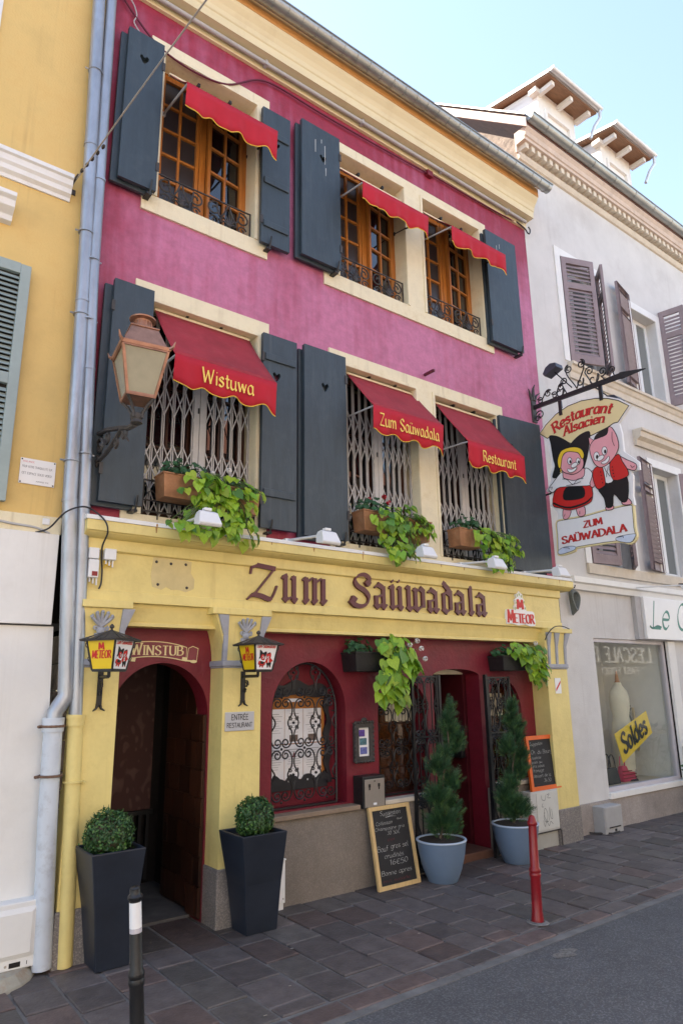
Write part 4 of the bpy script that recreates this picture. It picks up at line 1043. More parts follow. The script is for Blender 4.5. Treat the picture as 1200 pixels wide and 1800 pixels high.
for r in range(2):
    for c in range(3):
        x0 = 3.225+c*0.2; z0 = 1.215-r*0.305
        o = bx('menu_sheet', M['paper'], md, x0+0.002, x0+0.196, 0.266, 0.2705, z0+0.003, z0+0.300)
        mb = MB()
        for k in range(9):
            ll = rgm.uniform(0.06, 0.15); zz = z0+0.255-k*0.020
            mb.box(x0+0.1-ll/2, x0+0.1+ll/2, 0.2648, 0.2655, zz, zz+0.004, 0 if k else 1)
        if r == 0 and c: mb.box(x0+0.05, x0+0.14, 0.2645, 0.2655, z0+0.018, z0+0.075, 2)
        if r == 1 and c == 1: mb.plate([(x0+0.08, z0+0.19), (x0+0.12, z0+0.19), (x0+0.1, z0+0.24)], FX(0, 0.2655, 0), 0, 0.001, 3)
        mb.build('printing', [mat('faint_print', (0.42, 0.42, 0.45), 0.8), M['ink'], mat('menu_photo', (0.16, 0.11, 0.09), 0.6, var=0.5, scale=30), M['chalkred']], o)
mb = MB(); mb.box(3.46, 3.60, 0.2655, 0.2715, 1.575, 1.605); mb.build('name_tag', M['paper'], md)
# ------------------------------------------------------------------ awnings
def awning(label, x0, x1, zb, zf, yf, drop, txt=None, th=0.1, tw=None, tx=0.5, cut=''):
    t = thing('window_awning', label, 'awning', ((x0+x1)/2, 0.03, zb), 'red awnings over the restaurant windows')
    nx, ny = 14, 8; yb = 0.045
    mb = MB(); top = []; 
    for j in range(ny+1):
        for i in range(nx+1):
            u, v = i/nx, j/ny
            sag = -0.016*sin(pi*v)*(1+0.35*sin(7*u+x0)) + 0.004*sin(11*u+5*v+x0*3)*sin(pi*v) - 0.006*(1-v)*abs(sin(9*u))*sin(pi*v)
            top.append((x0+(x1-x0)*u, yb+(yf-yb)*v, zb+(zf-zb)*v+sag))
    fs = [(j*(nx+1)+i, (j+1)*(nx+1)+i, (j+1)*(nx+1)+i+1, j*(nx+1)+i+1) for j in range(ny) for i in range(nx)]
    mb.add(top, fs); c = mb.build('canopy', M['awningtop'], t, smooth=60)
    so_ = c.modifiers.new('cloth', 'SOLIDIFY'); so_.thickness = 0.003
    # valance with a wavy hem, folds and a yellow braid
    mb = MB(); n = 72; vs = []; hem = []
    for i in range(n+1):
        u = i/n; x = x0+(x1-x0)*u
        w_ = drop*(0.90 + 0.085*cos(2*pi*u*3.5+pi)) + (0.02*u)
        if u > 0.94: w_ += (u-0.94)*0.35
        fold = 0.014*sin(u*17+x0*3)+0.009*sin(u*41+x0*5)
        for k in range(5):
            v = k/4; vs.append((x, yf-0.006-fold*v+0.012*v, zf-w_*v))
        hem.append(vs[-1])
    fs = [(i*5+k, i*5+k+1, (i+1)*5+k+1, (i+1)*5+k) for i in range(n) for k in range(4)]
    mb.add(vs, fs); va = mb.build('valance', M['awning'], t, smooth=60)
    so_ = va.modifiers.new('cloth', 'SOLIDIFY'); so_.thickness = 0.003
    MB().tube(hem, 0.0042, 5).build('braid', M['gold'], va)
    if txt:
        mb = MB(); Wd = text_quads(txt, th, nib=17, ang=42, wmin=5.5, track=12, width=tw)[1]
        text_on(mb, txt, th, FX(x0+(x1-x0)*tx-Wd/2, yf-0.006, zf-drop*0.68), d=0.0135, nib=17, ang=42, wmin=5.5, track=12, width=tw)
        mb.build('lettering', M['goldtext'], va)
    for xx in (x0+0.01, x1-0.01):
        a = MB().tube([(xx, 0.16, zf+0.02 if not cut else zf+0.10), (xx, yf+0.01, zf-0.01)], 0.0105, 6)
        a.blob((xx, 0.16, zf+0.02 if not cut else zf+0.10), 0.025, 0.02, 0.03, 8, 5)
        a.build('arm', M['conduit'] if xx < (x0+x1)/2 else M['rust'], t)
    MB().tube([(x0, 0.05, zb), (x1, 0.05, zb)], 0.018, 8).build('roller', M['cream'], t)
    br = MB()
    for xx in (x0+0.3, x1-0.3): br.box(xx-0.012, xx+0.012, 0.02, 0.10, zb+0.02, zb+0.055)
    build_each(br, 'bracket', M['black'], t)
    MB().tube([(x0+0.004, yf+0.010, zf-0.012), (x1-0.004, yf+0.010, zf-0.012)], 0.008, 8).build('front_bar', M['conduit'], t)
    return t
awning('red awning lettered Wistuwa above the window behind the copper street lantern', 1.925, 2.86, 4.895, 4.265, -0.455, 0.27, 'Wistuwa', 0.125, 0.47, 0.50)
awning('red awning with the longest gold lettering, over the first floor middle window', 4.02, 4.99, 4.885, 4.385, -0.37, 0.30, 'Zum Saüwadala', 0.125, 0.81, 0.49)
awning('red awning lettered Restaurant beside the hanging pig sign', 5.31, 6.265, 4.875, 4.27, -0.415, 0.29, 'Restaurant', 0.12, 0.55, 0.52)
awning('plain red awning on the top floor near the zinc drainpipes', 1.93, 2.875, 7.42, 6.945, -0.40, 0.29, cut='y')
awning('plain red awning on the top floor over the middle window', 3.935, 4.90, 7.405, 6.91, -0.40, 0.25, cut='y')
awning('plain red awning on the top floor at the pale grey house end', 5.28, 6.25, 7.43, 6.965, -0.40, 0.25, cut='y')

# ------------------------------------------------------------------ raised blackletter name on the frieze
BL = {  # strokes in units of the x-height
'Z': (1.22, ['0.02,0.92 0.06,1.16 0.30,1.27 1.05,1.20', '1.05,1.20 0.16,0.10', '~-0.10,-0.06 0.14,0.12 0.45,0.10 0.85,0.00 1.02,0.22 1.14,0.52'], 0.16),
'u': (0.8, ['-0.04,0.86 0.10,0.98 0.14,0.90', '0.14,0.95 0.14,0.10', '0.08,0.12 0.20,0.02 0.46,0.14', '0.44,0.86 0.58,0.98', '0.58,0.95 0.58,0.08', '0.54,0.10 0.66,0.0 0.74,0.10'], 0.2),
'm': (1.2, ['-0.04,0.86 0.10,0.98', '0.12,0.95 0.12,0.06', '0.06,0.08 0.14,0.0 0.24,0.10', '0.16,0.80 0.44,0.98', '0.54,0.95 0.54,0.06', '0.48,0.08 0.56,0.0 0.66,0.10', '0.58,0.80 0.86,0.98', '0.96,0.95 0.96,0.06', '0.92,0.08 1.0,0.0 1.12,0.12'], 0.2),
'S': (1.2, ['~1.02,1.02 0.98,1.22 0.72,1.34 0.40,1.26 0.26,1.04 0.40,0.82 0.72,0.66 0.92,0.42 0.84,0.12 0.54,-0.02 0.22,0.02 0.02,0.18', '~0.02,0.18 0.10,0.30 0.24,0.22', '~1.02,1.02 0.90,0.94 0.80,1.04'], 0.17),
'a': (0.78, ['0.04,0.84 0.24,0.98 0.44,0.88', '0.52,0.90 0.52,0.08', '0.48,0.08 0.58,0.0 0.70,0.12', '0.46,0.54 0.16,0.44', '0.12,0.46 0.12,0.10', '0.08,0.12 0.22,0.0 0.46,0.16'], 0.2),
'w': (1.16, ['-0.02,0.92 0.12,1.06', '0.14,1.02 0.14,0.10', '0.08,0.12 0.24,0.0 0.46,0.16', '0.40,0.86 0.54,0.98', '0.54,0.95 0.54,0.10', '0.50,0.12 0.66,0.0 0.90,0.18', '0.60,0.84 0.84,0.98 1.00,0.86', '0.98,0.86 0.98,0.16'], 0.2),
'd': (0.8, ['0.14,0.84 0.14,0.12', '0.08,0.14 0.30,-0.01 0.54,0.16', '0.12,0.80 0.34,0.96 0.50,0.86', '0.58,0.90 0.58,0.14', '0.58,0.92 0.36,1.16 0.10,1.36', '0.18,1.30 0.28,1.38'], 0.2),
'l': (0.4, ['0.10,1.22 0.22,1.34', '0.20,1.30 0.20,0.06', '0.14,0.08 0.24,0.0 0.36,0.12'], 0.2)}
BL['ü'] = (0.8, BL['u'][1] + ['0.10,1.16 0.18,1.24', '0.46,1.18 0.54,1.26'], 0.2)
sign = thing('fascia_lettering', 'raised burgundy blackletter house name across the yellow frieze', 'shop sign', (4.29, -0.10, 2.43))
for ch, x0, x1 in (('Z', 2.80, 3.10), ('u', 3.14, 3.312), ('m', 3.357, 3.632), ('S', 3.875, 4.155), ('a', 4.18, 4.355), ('ü', 4.374, 4.565), ('w', 4.59, 4.862), ('a', 4.888, 5.062), ('d', 5.095, 5.258), ('a', 5.288, 5.462), ('l', 5.500, 5.59), ('a', 5.618, 5.795)):
    adv, st, nb = BL[ch]; mb = MB(); qs = []
    for s in st:
        sm, P = S_(s); PP = smooth_pts(P, 5) if sm else P
        for q in stroke_quads(PP, nb*1.22, radians(40 if ch not in 'ZS' else 60), nb*0.40): qs.append(q)
    ux = [p[0] for q in qs for p in q]; a, b = min(ux), max(ux); xh = 0.222
    for i, q in enumerate(qs):
        mb.plate([(x0+(p[0]-a)/(b-a)*(x1-x0), 2.437+p[1]*xh) for p in q], FX(0, -0.092, 0), 0.004, 0.026+i*0.00025)
    mb.build('letter', M['letterpaint'], sign)

# ------------------------------------------------------------------ brewery sign on the frieze
ms = thing('brewery_sign', 'white cut-out sign with hop leaves and red lettering at the frieze end', 'sign', (6.35, -0.10, 2.35))
out = [(6.10, 2.355), (6.18, 2.362), (6.30, 2.345), (6.42, 2.36), (6.52, 2.342), (6.60, 2.35), (6.615, 2.40), (6.60, 2.44), (6.60, 2.50), (6.56, 2.515), (6.46, 2.515), (6.455, 2.56), (6.42, 2.60), (6.435, 2.64), (6.405, 2.665), (6.41, 2.70), (6.375, 2.715), (6.345, 2.74), (6.32, 2.71), (6.29, 2.695), (6.305, 2.655), (6.27, 2.635), (6.285, 2.59), (6.255, 2.555), (6.275, 2.515), (6.20, 2.525), (6.12, 2.52), (6.105, 2.47)]
MB().plate(out, FX(0, -0.094, 0), 0, 0.028).build('board', M['signwhite'], ms)
mb = MB(); text_on(mb, 'M', 0.135, FX(6.125, -0.094, 2.375), d=0.034, thick=0.006, nib=24, ang=15, wmin=10, serif=True, width=0.10)
text_on(mb, 'ETEOR', 0.10, FX(6.24, -0.094, 2.375), d=0.034, thick=0.006, nib=24, ang=10, wmin=10, serif=True, width=0.345)
text_on(mb, 'M', 0.10, FX(6.305, -0.094, 2.535), d=0.034, thick=0.006, nib=30, ang=15, wmin=14, serif=True, width=0.10)
mb.build('lettering', M['redsign'], ms)
mb = MB()
for (hx, hz) in ((6.35, 2.70), (6.315, 2.685), (6.385, 2.68), (6.295, 2.60), (6.425, 2.615), (6.44, 2.545), (6.27, 2.54)):
    mb.plate([(hx+0.014*cos(a)*(1 if k % 2 else 0.5), hz+0.018*sin(a)*(1 if k % 2 else 0.5)) for k, a in enumerate([2*pi*q/10 for q in range(10)])], FX(0, -0.094, 0), 0.028, 0.031)
build_each(mb, 'hop_leaf', mat('sign_hop_green', (0.35, 0.45, 0.16), 0.5), ms)

# ------------------------------------------------------------------ pig couple, the house's own emblem
PIG = {
'banner':[(0.075,4.848),(0.183,4.935),(0.332,5.021),(0.517,5.071),(0.713,5.073),(0.898,5.037),(1.054,4.981),(1.183,4.909),(1.301,4.806),(1.148,4.659),(1.094,4.664),(1.012,4.637),(0.806,4.606),(0.637,4.599),(0.507,4.589),(0.384,4.676),(0.235,4.763),(0.176,4.757)],
'hood':[(0.208,4.772),(0.302,4.749),(0.386,4.692),(0.467,4.621),(0.501,4.577),(0.542,4.608),(0.644,4.656),(0.761,4.667),(0.786,4.612),(0.758,4.503),(0.735,4.413),(0.704,4.325),(0.663,4.24),(0.644,4.207),(0.55,4.212),(0.339,4.268),(0.3,4.219),(0.246,4.197),(0.195,4.23),(0.247,4.352),(0.234,4.437),(0.224,4.561),(0.218,4.655)],
'hair':[(0.31,4.326),(0.306,4.417),(0.361,4.512),(0.456,4.53),(0.563,4.513),(0.643,4.464),(0.672,4.389),(0.645,4.342),(0.607,4.427),(0.536,4.467),(0.452,4.491),(0.395,4.476),(0.36,4.422),(0.333,4.319)],
'face':[(0.354,4.403),(0.406,4.469),(0.484,4.486),(0.578,4.459),(0.635,4.394),(0.655,4.3),(0.638,4.237),(0.591,4.201),(0.504,4.185),(0.421,4.217),(0.36,4.262),(0.336,4.339)],
'neck':[(0.372,4.269),(0.656,4.213),(0.644,4.111),(0.493,4.087),(0.353,4.156)],
'blouse':[(0.348,4.246),(0.288,4.212),(0.194,4.136),(0.134,4.081),(0.189,4.028),(0.299,4.07),(0.676,3.997),(0.705,4.019),(0.753,4.13),(0.677,4.213),(0.649,4.124),(0.579,4.098),(0.495,4.1),(0.412,4.135),(0.351,4.176)],
'skirt':[(0.272,4.067),(0.684,4.009),(0.717,3.827),(0.624,3.769),(0.412,3.753),(0.277,3.808),(0.172,3.87)],
'apron':[(0.38,4.041),(0.606,4.005),(0.62,3.869),(0.467,3.862),(0.327,3.905)],
'stripe':[(0.191,3.893),(0.291,3.832),(0.416,3.791),(0.618,3.803),(0.712,3.847),(0.714,3.832),(0.626,3.78),(0.414,3.766),(0.278,3.815),(0.178,3.876)],
'legA':[(0.319,3.787),(0.412,3.751),(0.37,3.661),(0.301,3.667)],
'legB':[(0.498,3.759),(0.592,3.761),(0.599,3.657),(0.517,3.653)],
'hat':[(0.834,4.529),(0.875,4.588),(0.99,4.621),(1.032,4.608),(1.004,4.54),(0.919,4.528)],
'head':[(0.764,4.424),(0.803,4.5),(0.879,4.535),(0.979,4.532),(1.05,4.625),(1.114,4.51),(1.132,4.373),(1.096,4.29),(1.04,4.231),(0.956,4.18),(0.866,4.176),(0.795,4.262)],
'earL':[(0.767,4.575),(0.858,4.497),(0.771,4.451)],
'vestL':[(0.783,4.16),(0.862,4.19),(0.897,4.154),(0.911,3.977),(0.887,3.936),(0.806,3.926),(0.769,4.041)],
'vestR':[(0.999,4.177),(1.112,4.263),(1.148,4.168),(1.203,4.04),(1.184,3.979),(1.019,3.981)],
'shirt':[(0.891,4.164),(0.999,4.177),(1.019,3.981),(0.911,3.977)],
'armR':[(1.109,4.24),(1.205,4.17),(1.309,4.087),(1.286,4.027),(1.192,4.075),(1.139,4.102)],
'armL':[(0.695,4.107),(0.78,4.151),(0.767,3.975),(0.701,3.986)],
'trous':[(0.806,3.926),(0.911,3.977),(1.019,3.981),(1.188,3.982),(1.169,3.72),(1.088,3.692),(1.003,3.807),(0.975,3.674),(0.89,3.674),(0.869,3.793)],
'footA':[(0.891,3.687),(0.969,3.682),(0.967,3.643),(0.891,3.648)],
'footB':[(1.089,3.703),(1.162,3.722),(1.198,3.655),(1.112,3.662)],
'scroll':[(0.201,3.624),(0.27,3.643),(0.567,3.628),(0.89,3.641),(1.165,3.639),(1.19,3.595),(1.182,3.386),(1.186,3.277),(1.121,3.223),(0.969,3.271),(0.444,3.289),(0.398,3.256),(0.207,3.234),(0.186,3.281),(0.197,3.48)],
'curlA':[(0.186,3.281),(0.276,3.31),(0.413,3.294),(0.398,3.256),(0.207,3.234)],
'curlB':[(0.969,3.271),(0.983,3.309),(1.177,3.308),(1.186,3.277),(1.121,3.223)]}
def ell(cx, cy, rx, ry, n=16, a=0): return [(cx+rx*cos(2*pi*k/n)*cos(a)-ry*sin(2*pi*k/n)*sin(a), cy+rx*cos(2*pi*k/n)*sin(a)+ry*sin(2*pi*k/n)*cos(a)) for k in range(n)]
PIGMATS = ['signblack', 'signpink', 'signwhite', 'redsign', 'signyellow']
def pig_couple(mb, fr, cx, cy, s, d0, step, detail=True):
    """flat painted couple: outlined shapes stacked in thin layers; s scales metres of the big sign"""
    lv = [0]
    def put(P, c, ol=0.009, sm=True):
        Q = smooth_closed(P, 3) if sm else P
        T = lambda R: [((a-cx)*s, (b-cy)*s) for a, b in R]
        lv[0] += 1
        if ol and c != 0: mb.plate(T(grow(Q, ol)), fr, 0, d0+step*lv[0], 0, side=False); lv[0] += 0.5
        mb.plate(T(Q), fr, 0, d0+step*lv[0], c, side=False)
    put(PIG['hood'], 0); put(PIG['legA'], 1); put(PIG['legB'], 1); put(PIG['armL'], 1); put(PIG['neck'], 1); put(PIG['skirt'], 3); put(PIG['stripe'], 0); put(PIG['apron'], 0)
    put(PIG['blouse'], 2); put(PIG['face'], 1); put(PIG['hair'], 4)
    put(PIG['footA'], 1); put(PIG['footB'], 1); put(PIG['trous'], 0); put(PIG['shirt'], 2); put(PIG['armR'], 1); put(PIG['vestL'], 3); put(PIG['vestR'], 3)
    put(PIG['earL'], 1, sm=False); put(PIG['head'], 1); put(PIG['hat'], 0)
    for (x, z, r) in ((0.476, 4.359, 0.036), (0.592, 4.323, 0.034), (0.843, 4.315, 0.045), (0.953, 4.352, 0.042)):
        put(ell(x, z, r*0.75, r*1.15), 2, 0.006, False); put(ell(x+0.008, z-0.012, r*0.38, r*0.62, 10), 0, 0, False)
    put(ell(0.537, 4.288, 0.045, 0.026, 12, 0.2), 2, 0.006, False); put(ell(0.894, 4.278, 0.045, 0.026, 12, 0.3), 2, 0.006, False)
    put([(0.44, 4.262), (0.50, 4.240), (0.565, 4.252), (0.545, 4.222), (0.495, 4.208), (0.455, 4.222)], 2, 0.006); put([(0.90, 4.222), (0.95, 4.232), (1.00, 4.270), (0.995, 4.225), (0.955, 4.198), (0.915, 4.202)], 2, 0.006)
    if detail:
        lv[0] += 1
        def line(P, wd=0.007, c=0):
            for q in stroke_quads(smooth_pts(P, 3), wd, 0, wd): mb.plate([((a-cx)*s, (b-cy)*s) for a, b in q], fr, 0, d0+step*lv[0], c, side=False)
        line([(0.353, 4.156), (0.42, 4.13), (0.493, 4.05), (0.56, 4.10), (0.64, 4.09)]); line([(0.40, 4.06), (0.493, 4.05), (0.60, 4.06)])
        line([(0.93, 4.15), (0.955, 4.09), (0.98, 4.15)]); line([(0.955, 4.09), (0.94, 4.03)]); line([(0.955, 4.09), (0.985, 4.03)])
        for k in range(4):
            put(ell(0.875+0.004*k, 4.11-0.045*k, 0.008, 0.008, 8), 0, 0, False); put(ell(1.03+0.003*k, 4.13-0.04*k, 0.008, 0.008, 8), 0, 0, False)
        line([(1.08, 4.55), (1.07, 4.45), (1.09, 4.37)], 0.006); line([(0.33, 3.68), (0.345, 3.71)]); line([(0.545, 3.665), (0.55, 3.70)]); line([(1.30, 4.07), (1.27, 4.06), (1.255, 4.09)])
        for k in range(3): line([(0.342, 4.29-0.018*k), (0.352, 4.275-0.018*k)], 0.010, 4)
        line([(0.186, 4.06), (0.20, 4.09), (0.165, 4.085)])
        line([(0.275, 3.30), (0.35, 3.285), (0.35, 3.27)]); line([(0.985, 3.30), (1.06, 3.30), (1.06, 3.28)])

hs = thing('hanging_sign', 'cut-out hanging sign of two dressed pigs between a cream banner and a white scroll', 'hanging sign', (7.10, -0.66, 3.24))
SF = (V3((7.10, 0, 0)), V3((0, -1, 0)), V3((0, 0, 1)), V3((-1, 0, 0)))
mb = MB()
def sm(P): return smooth_closed(P, 3)
body = [(0.18, 4.80), (0.235, 4.763), (0.384, 4.676), (0.75, 4.60), (1.15, 4.66), (1.17, 4.50), (1.165, 4.28), (1.33, 4.11), (1.33, 4.03), (1.23, 4.02), (1.24, 3.97), (1.21, 3.74), (1.22, 3.64), (0.20, 3.64), (0.24, 3.75), (0.14, 3.86), (0.23, 4.02), (0.19, 4.00), (0.10, 4.07), (0.15, 4.12), (0.18, 4.2), (0.17, 4.24), (0.22, 4.36), (0.19, 4.6), (0.175, 4.74)]
mb.plate(grow(PIG['banner'], 0.028), SF, -0.034, 0.0, 0); mb.plate(grow(body, 0.012), SF, -0.033, -0.0007, 0); mb.plate(grow(sm(PIG['scroll']), 0.024), SF, -0.0335, 0.0004, 1)
mb.build('board', [M['signwhite'], M['signcream']], hs)
mb = MB(); mb.plate(grow(PIG['banner'], 0.012), SF, 0, 0.0008, 0, side=False); mb.plate(PIG['banner'], SF, 0, 0.0016, 1, side=False)
mb.plate(grow(sm(PIG['scroll']), 0.006), SF, 0, 0.0010, 0, side=False); mb.plate(sm(PIG['scroll']), SF, 0, 0.0018, 2, side=False)
for c in ('curlA', 'curlB'): mb.plate(grow(sm(PIG[c]), 0.006), SF, 0, 0.0026, 0, side=False); mb.plate(sm(PIG[c]), SF, 0, 0.0034, 3, side=False)
mb.build('painted_ground', [M['signblack'], M['signcream'], M['signwhite'], mat('sign_pale_blue', (0.58, 0.66, 0.80), 0.5)], hs)
mb = MB(); pig_couple(mb, (V3((7.10, 0, 0)), V3((0, -1, 0)), V3((0, 0, 1)), V3((-1, 0, 0))), 0, 0, 1.0, 0.0042, 0.0005)
mb.build('pig_figures', [M[k] for k in PIGMATS], hs)
for wt, mm, dd in ((25, 'darkred', 0.0046), (19, 'redsign', 0.0056)):
    mb = MB(); sh = 0.004 if mm == 'darkred' else 0
    text_on(mb, 'Restaurant', 0.128, (V3((7.10, -0.685-sh, 4.875-sh)), V3((0, -1, 0)), V3((0, 0, 1)), V3((-1, 0, 0))), d=dd, nib=wt, ang=20, wmin=wt*0.55, serif=True, width=0.80, arc=0.95, slant=0.12)
    text_on(mb, 'Alsacien', 0.112, (V3((7.10, -0.700-sh, 4.735-sh)), V3((0, -1, 0)), V3((0, 0, 1)), V3((-1, 0, 0))), d=dd, nib=wt, ang=20, wmin=wt*0.55, serif=True, width=0.56, arc=1.6, slant=0.14)
    text_on(mb, 'ZUM', 0.075, (V3((7.10, -0.565-sh, 3.500-sh)), V3((0, -1, 0)), V3((0, 0, 1)), V3((-1, 0, 0))), d=dd, nib=wt, ang=15, wmin=wt*0.5, serif=True, width=0.245)
    text_on(mb, 'SAÜWADALA', 0.083, (V3((7.10, -0.25-sh, 3.360-sh)), V3((0, -1, 0)), V3((0, 0, 1)), V3((-1, 0, 0))), d=dd, nib=wt, ang=15, wmin=wt*0.5, serif=True, width=0.85)
    mb.build('lettering', M[mm], hs)
# iron arm carrying it
sb = thing('sign_bracket', 'black wrought-iron arm with scrolls holding the pig sign', 'bracket', (7.10, 0, 5.25))
IX = 7.10
def ptsY(pts, x=IX): return [(x, -a, b) for a, b in pts]
mb = MB(); mb.hexa([(IX-0.018, 0.02, 5.205), (IX+0.018, 0.02, 5.205), (IX+0.018, 0.02, 5.255), (IX-0.018, 0.02, 5.255)], [(IX-0.018, -1.25, 5.175), (IX+0.018, -1.25, 5.175), (IX+0.018, -1.25, 5.235), (IX-0.018, -1.25, 5.235)])
mb.hexa([(IX-0.018, -1.2505, 5.165), (IX+0.018, -1.2505, 5.165), (IX+0.018, -1.2505, 5.245), (IX-0.018, -1.2505, 5.245)], [(IX-0.004, -1.56, 5.17), (IX+0.004, -1.56, 5.17), (IX+0.004, -1.56, 5.18), (IX-0.004, -1.56, 5.18)])
mb.build('arm', M['black'], sb)
mb = MB(); mb.box(IX-0.045, IX+0.045, -0.022, 0.0, 5.02, 5.36)
for s in (-1, 1): mb.tube([(IX+s*0.03, -0.012, 5.33), (IX+s*0.07, -0.02, 5.42), (IX+s*0.12, -0.04, 5.46)], 0.022, 6, r1=0.006)
mb.tube([(IX, -0.012, 5.33), (IX, -0.03, 5.50), (IX+0.01, -0.05, 5.55)], 0.026, 6, r1=0.006)
mb.build('wall_plate', M['rust'], sb, bev=0.006)
mb = MB()
for yy, zb in ((0.41, 4.99), (0.98, 4.99)): mb.box(IX-0.012, IX+0.012, -yy-0.022, -yy+0.022, zb, 5.185)
build_each(mb, 'hanger', M['black'], sb)
mb = MB(); r = 0.0085
for (a, b, h) in ((0.06, 0.30, 0.13), (0.28, 0.50, 0.16)):
    A = spiral((a+0.06, 5.29), 0.012, 0.05, 0, 1.4, 14); mb.tube(ptsY(A), r, 5)
    B = spiral((b-0.05, 5.29+h*0.45), 0.012, 0.055, pi, -1.4, 14); mb.tube(ptsY(bez(A[-1], (a+0.16, 5.24), (b-0.16, 5.42), B[-1])), r, 5); mb.tube(ptsY(B), r, 5)
for s, c in ((-1, 0.60), (1, 0.74)):
    A = spiral((c+s*0.02, 5.56), 0.014, 0.06, -pi/2, s*1.5, 18); mb.tube(ptsY(A), r, 5)
    mb.tube(ptsY(bez(A[-1], (c+s*0.13, 5.52), (c-s*0.02, 5.40), (0.67, 5.26))), r, 5)
for (c, z, rr, t) in ((0.50, 5.42, 0.05, 1.4), (0.42, 5.30, 0.075, 1.0), (0.86, 5.42, 0.06, 1.4), (0.90, 5.30, 0.085, 1.0), (1.03, 5.35, 0.06, -1.4), (0.72, 5.33, 0.06, 1.0), (1.15, 5.33, 0.045, -1.3)):
    A = spiral((c, z), 0.012, rr, 0.6, t, 18); mb.tube(ptsY(A), r, 5); mb.tube(ptsY([A[-1], (c+0.03, 5.225)]), r, 5)
A = spiral((0.10, 5.10), 0.015, 0.07, pi/2, 1.3, 16); mb.tube(ptsY(A), r, 5)
A = spiral((0.06, 5.06), 0.010, 0.045, pi/2, -1.3, 14); mb.tube(ptsY(A), r, 5)
mb.build('scrollwork', M['black'], sb, smooth=45)
mb = MB(); mb.tube([(7.12, 0.0, 4.02), (7.10, -0.10, 4.02), (7.10, -0.16, 4.02)], 0.012, 6); mb.box(7.06, 7.16, -0.02, 0.0, 3.93, 4.06); mb.build('stay', M['black'], sb)
def dark_flood(label, c, ang, arm):
    t = thing('small_floodlight', label, 'floodlight', c)
    mb = MB(); cx, cy, cz = c
    R = Matrix.Rotation(ang, 3, 'X')
    pr = [(-0.10, -0.05), (0.10, -0.05), (0.11, 0.0), (0.04, 0.05), (-0.04, 0.055), (-0.11, 0.01)]
    vs = []
    for xx in (-0.075, 0.075): vs += [tuple(V3((xx+cx, 0, 0)) + R @ V3((0, a, b)) + V3((0, cy, cz))) for a, b in pr]
    n = 6; mb.add(vs, [tuple(range(n)), tuple(range(n, 2*n))[::-1]] + [(i, n+i, n+(i+1) % n, (i+1) % n) for i in range(n)])
    mb.build('housing', mat('dark_blue_grey_housing', (0.05, 0.055, 0.075), 0.4), t, bev=0.006)
    MB().tube([c, arm], 0.008, 6).build('arm', M['black'], t)
dark_flood('small dark floodlight above the wall plate of the sign arm', (7.08, -0.36, 5.63), -0.35, (7.10, -0.60, 5.30))
dark_flood('small grey floodlight on the far side of the sign arm', (7.42, -0.95, 5.08), 0.3, (7.12, -0.90, 5.20))

# ------------------------------------------------------------------ copper street lantern
sl_ = thing('street_lantern', 'large square copper street lantern with frosted panes on a scrolled wall arm', 'lantern', (1.50, 0, 3.38))
LC = V3((1.525, -0.815, 0)); RA = radians(-8)
def rot2(x, y): return (LC.x + x*cos(RA) - y*sin(RA), LC.y + x*sin(RA) + y*cos(RA))
def ring(h, z): return [(*rot2(sx*h, sy*h), z) for sx, sy in ((-1, -1), (1, -1), (1, 1), (-1, 1))]
b0, b1 = ring(0.092, 3.645), ring(0.152, 3.965)
for i in range(4):
    j = (i+1) % 4; a, b_, c, d = V3(b0[i]), V3(b0[j]), V3(b1[j]), V3(b1[i]); ct = (a+b_+c+d)/4
    q = [p+(ct-p).normalized()*0.012 for p in (a, b_, c, d)]
    MB().poly([tuple(p) for p in q]).build('glass_pane', M['frost'], sl_)
mb = MB()
for i in range(4):
    j = (i+1) % 4
    mb.tube([b0[i], b1[i]], 0.0125, 4); mb.tube([b0[i], b0[j]], 0.012, 4); mb.tube([b1[i], b1[j]], 0.0125, 4)
for z0_, h0, z1_, h1 in ((3.630, 0.098, 3.645, 0.098), (3.968, 0.165, 3.992, 0.170)):
    mb.hexa(ring(h0, z0_), ring(h1, z1_))
for sx, sy in ((-1, -1), (1, -1), (1, 1), (-1, 1)):      # upturned corner horns
    p = [(*rot2(sx*0.160, sy*0.160), 3.985), (*rot2(sx*0.178, sy*0.178), 3.998), (*rot2(sx*0.190, sy*0.190), 4.035)]
    mb.tube(p, 0.016, 5, r1=0.003)
mb.build('frame', M['copper'], sl_)
mb = MB(); mb.hexa(ring(0.150, 3.992), ring(0.093, 4.145)); mb.hexa(ring(0.100, 4.145), ring(0.100, 4.157))
mb.build('hood', M['copper'], sl_, bev=0.004)
mb = MB(); mb.lathe((LC.x, LC.y, 4.157), [(0.062, 0), (0.060, 0.03), (0.055, 0.06), (0.060, 0.075), (0.092, 0.082), (0.094, 0.09), (0.05, 0.115), (0.012, 0.125)], 20)
for k in range(16):
    a = 2*pi*k/16; mb.tube([(LC.x+0.061*cos(a), LC.y+0.061*sin(a), 4.17), (LC.x+0.061*cos(a), LC.y+0.061*sin(a), 4.225)], 0.005, 4)
mb.build('chimney', M['copper'], sl_, smooth=35)
mb = MB()
for sx, sy in ((-1, -1), (1, -1), (1, 1), (-1, 1)):
    p = [(*rot2(sx*0.088, sy*0.088), 3.632), (*rot2(sx*0.055, sy*0.055), 3.59), (*rot2(sx*0.032, sy*0.032), 3.54), (*rot2(sx*0.028, sy*0.028), 3.50)]
    mb.tube(p, 0.011, 5)
mb.lathe((LC.x, LC.y, 3.46), [(0.028, 0), (0.042, 0.008), (0.034, 0.03), (0.044, 0.055), (0.040, 0.075), (0.012, 0.085)], 12)
mb.build('cradle', M['rust'], sl_, smooth=40)
mb = MB(); XB = 1.50
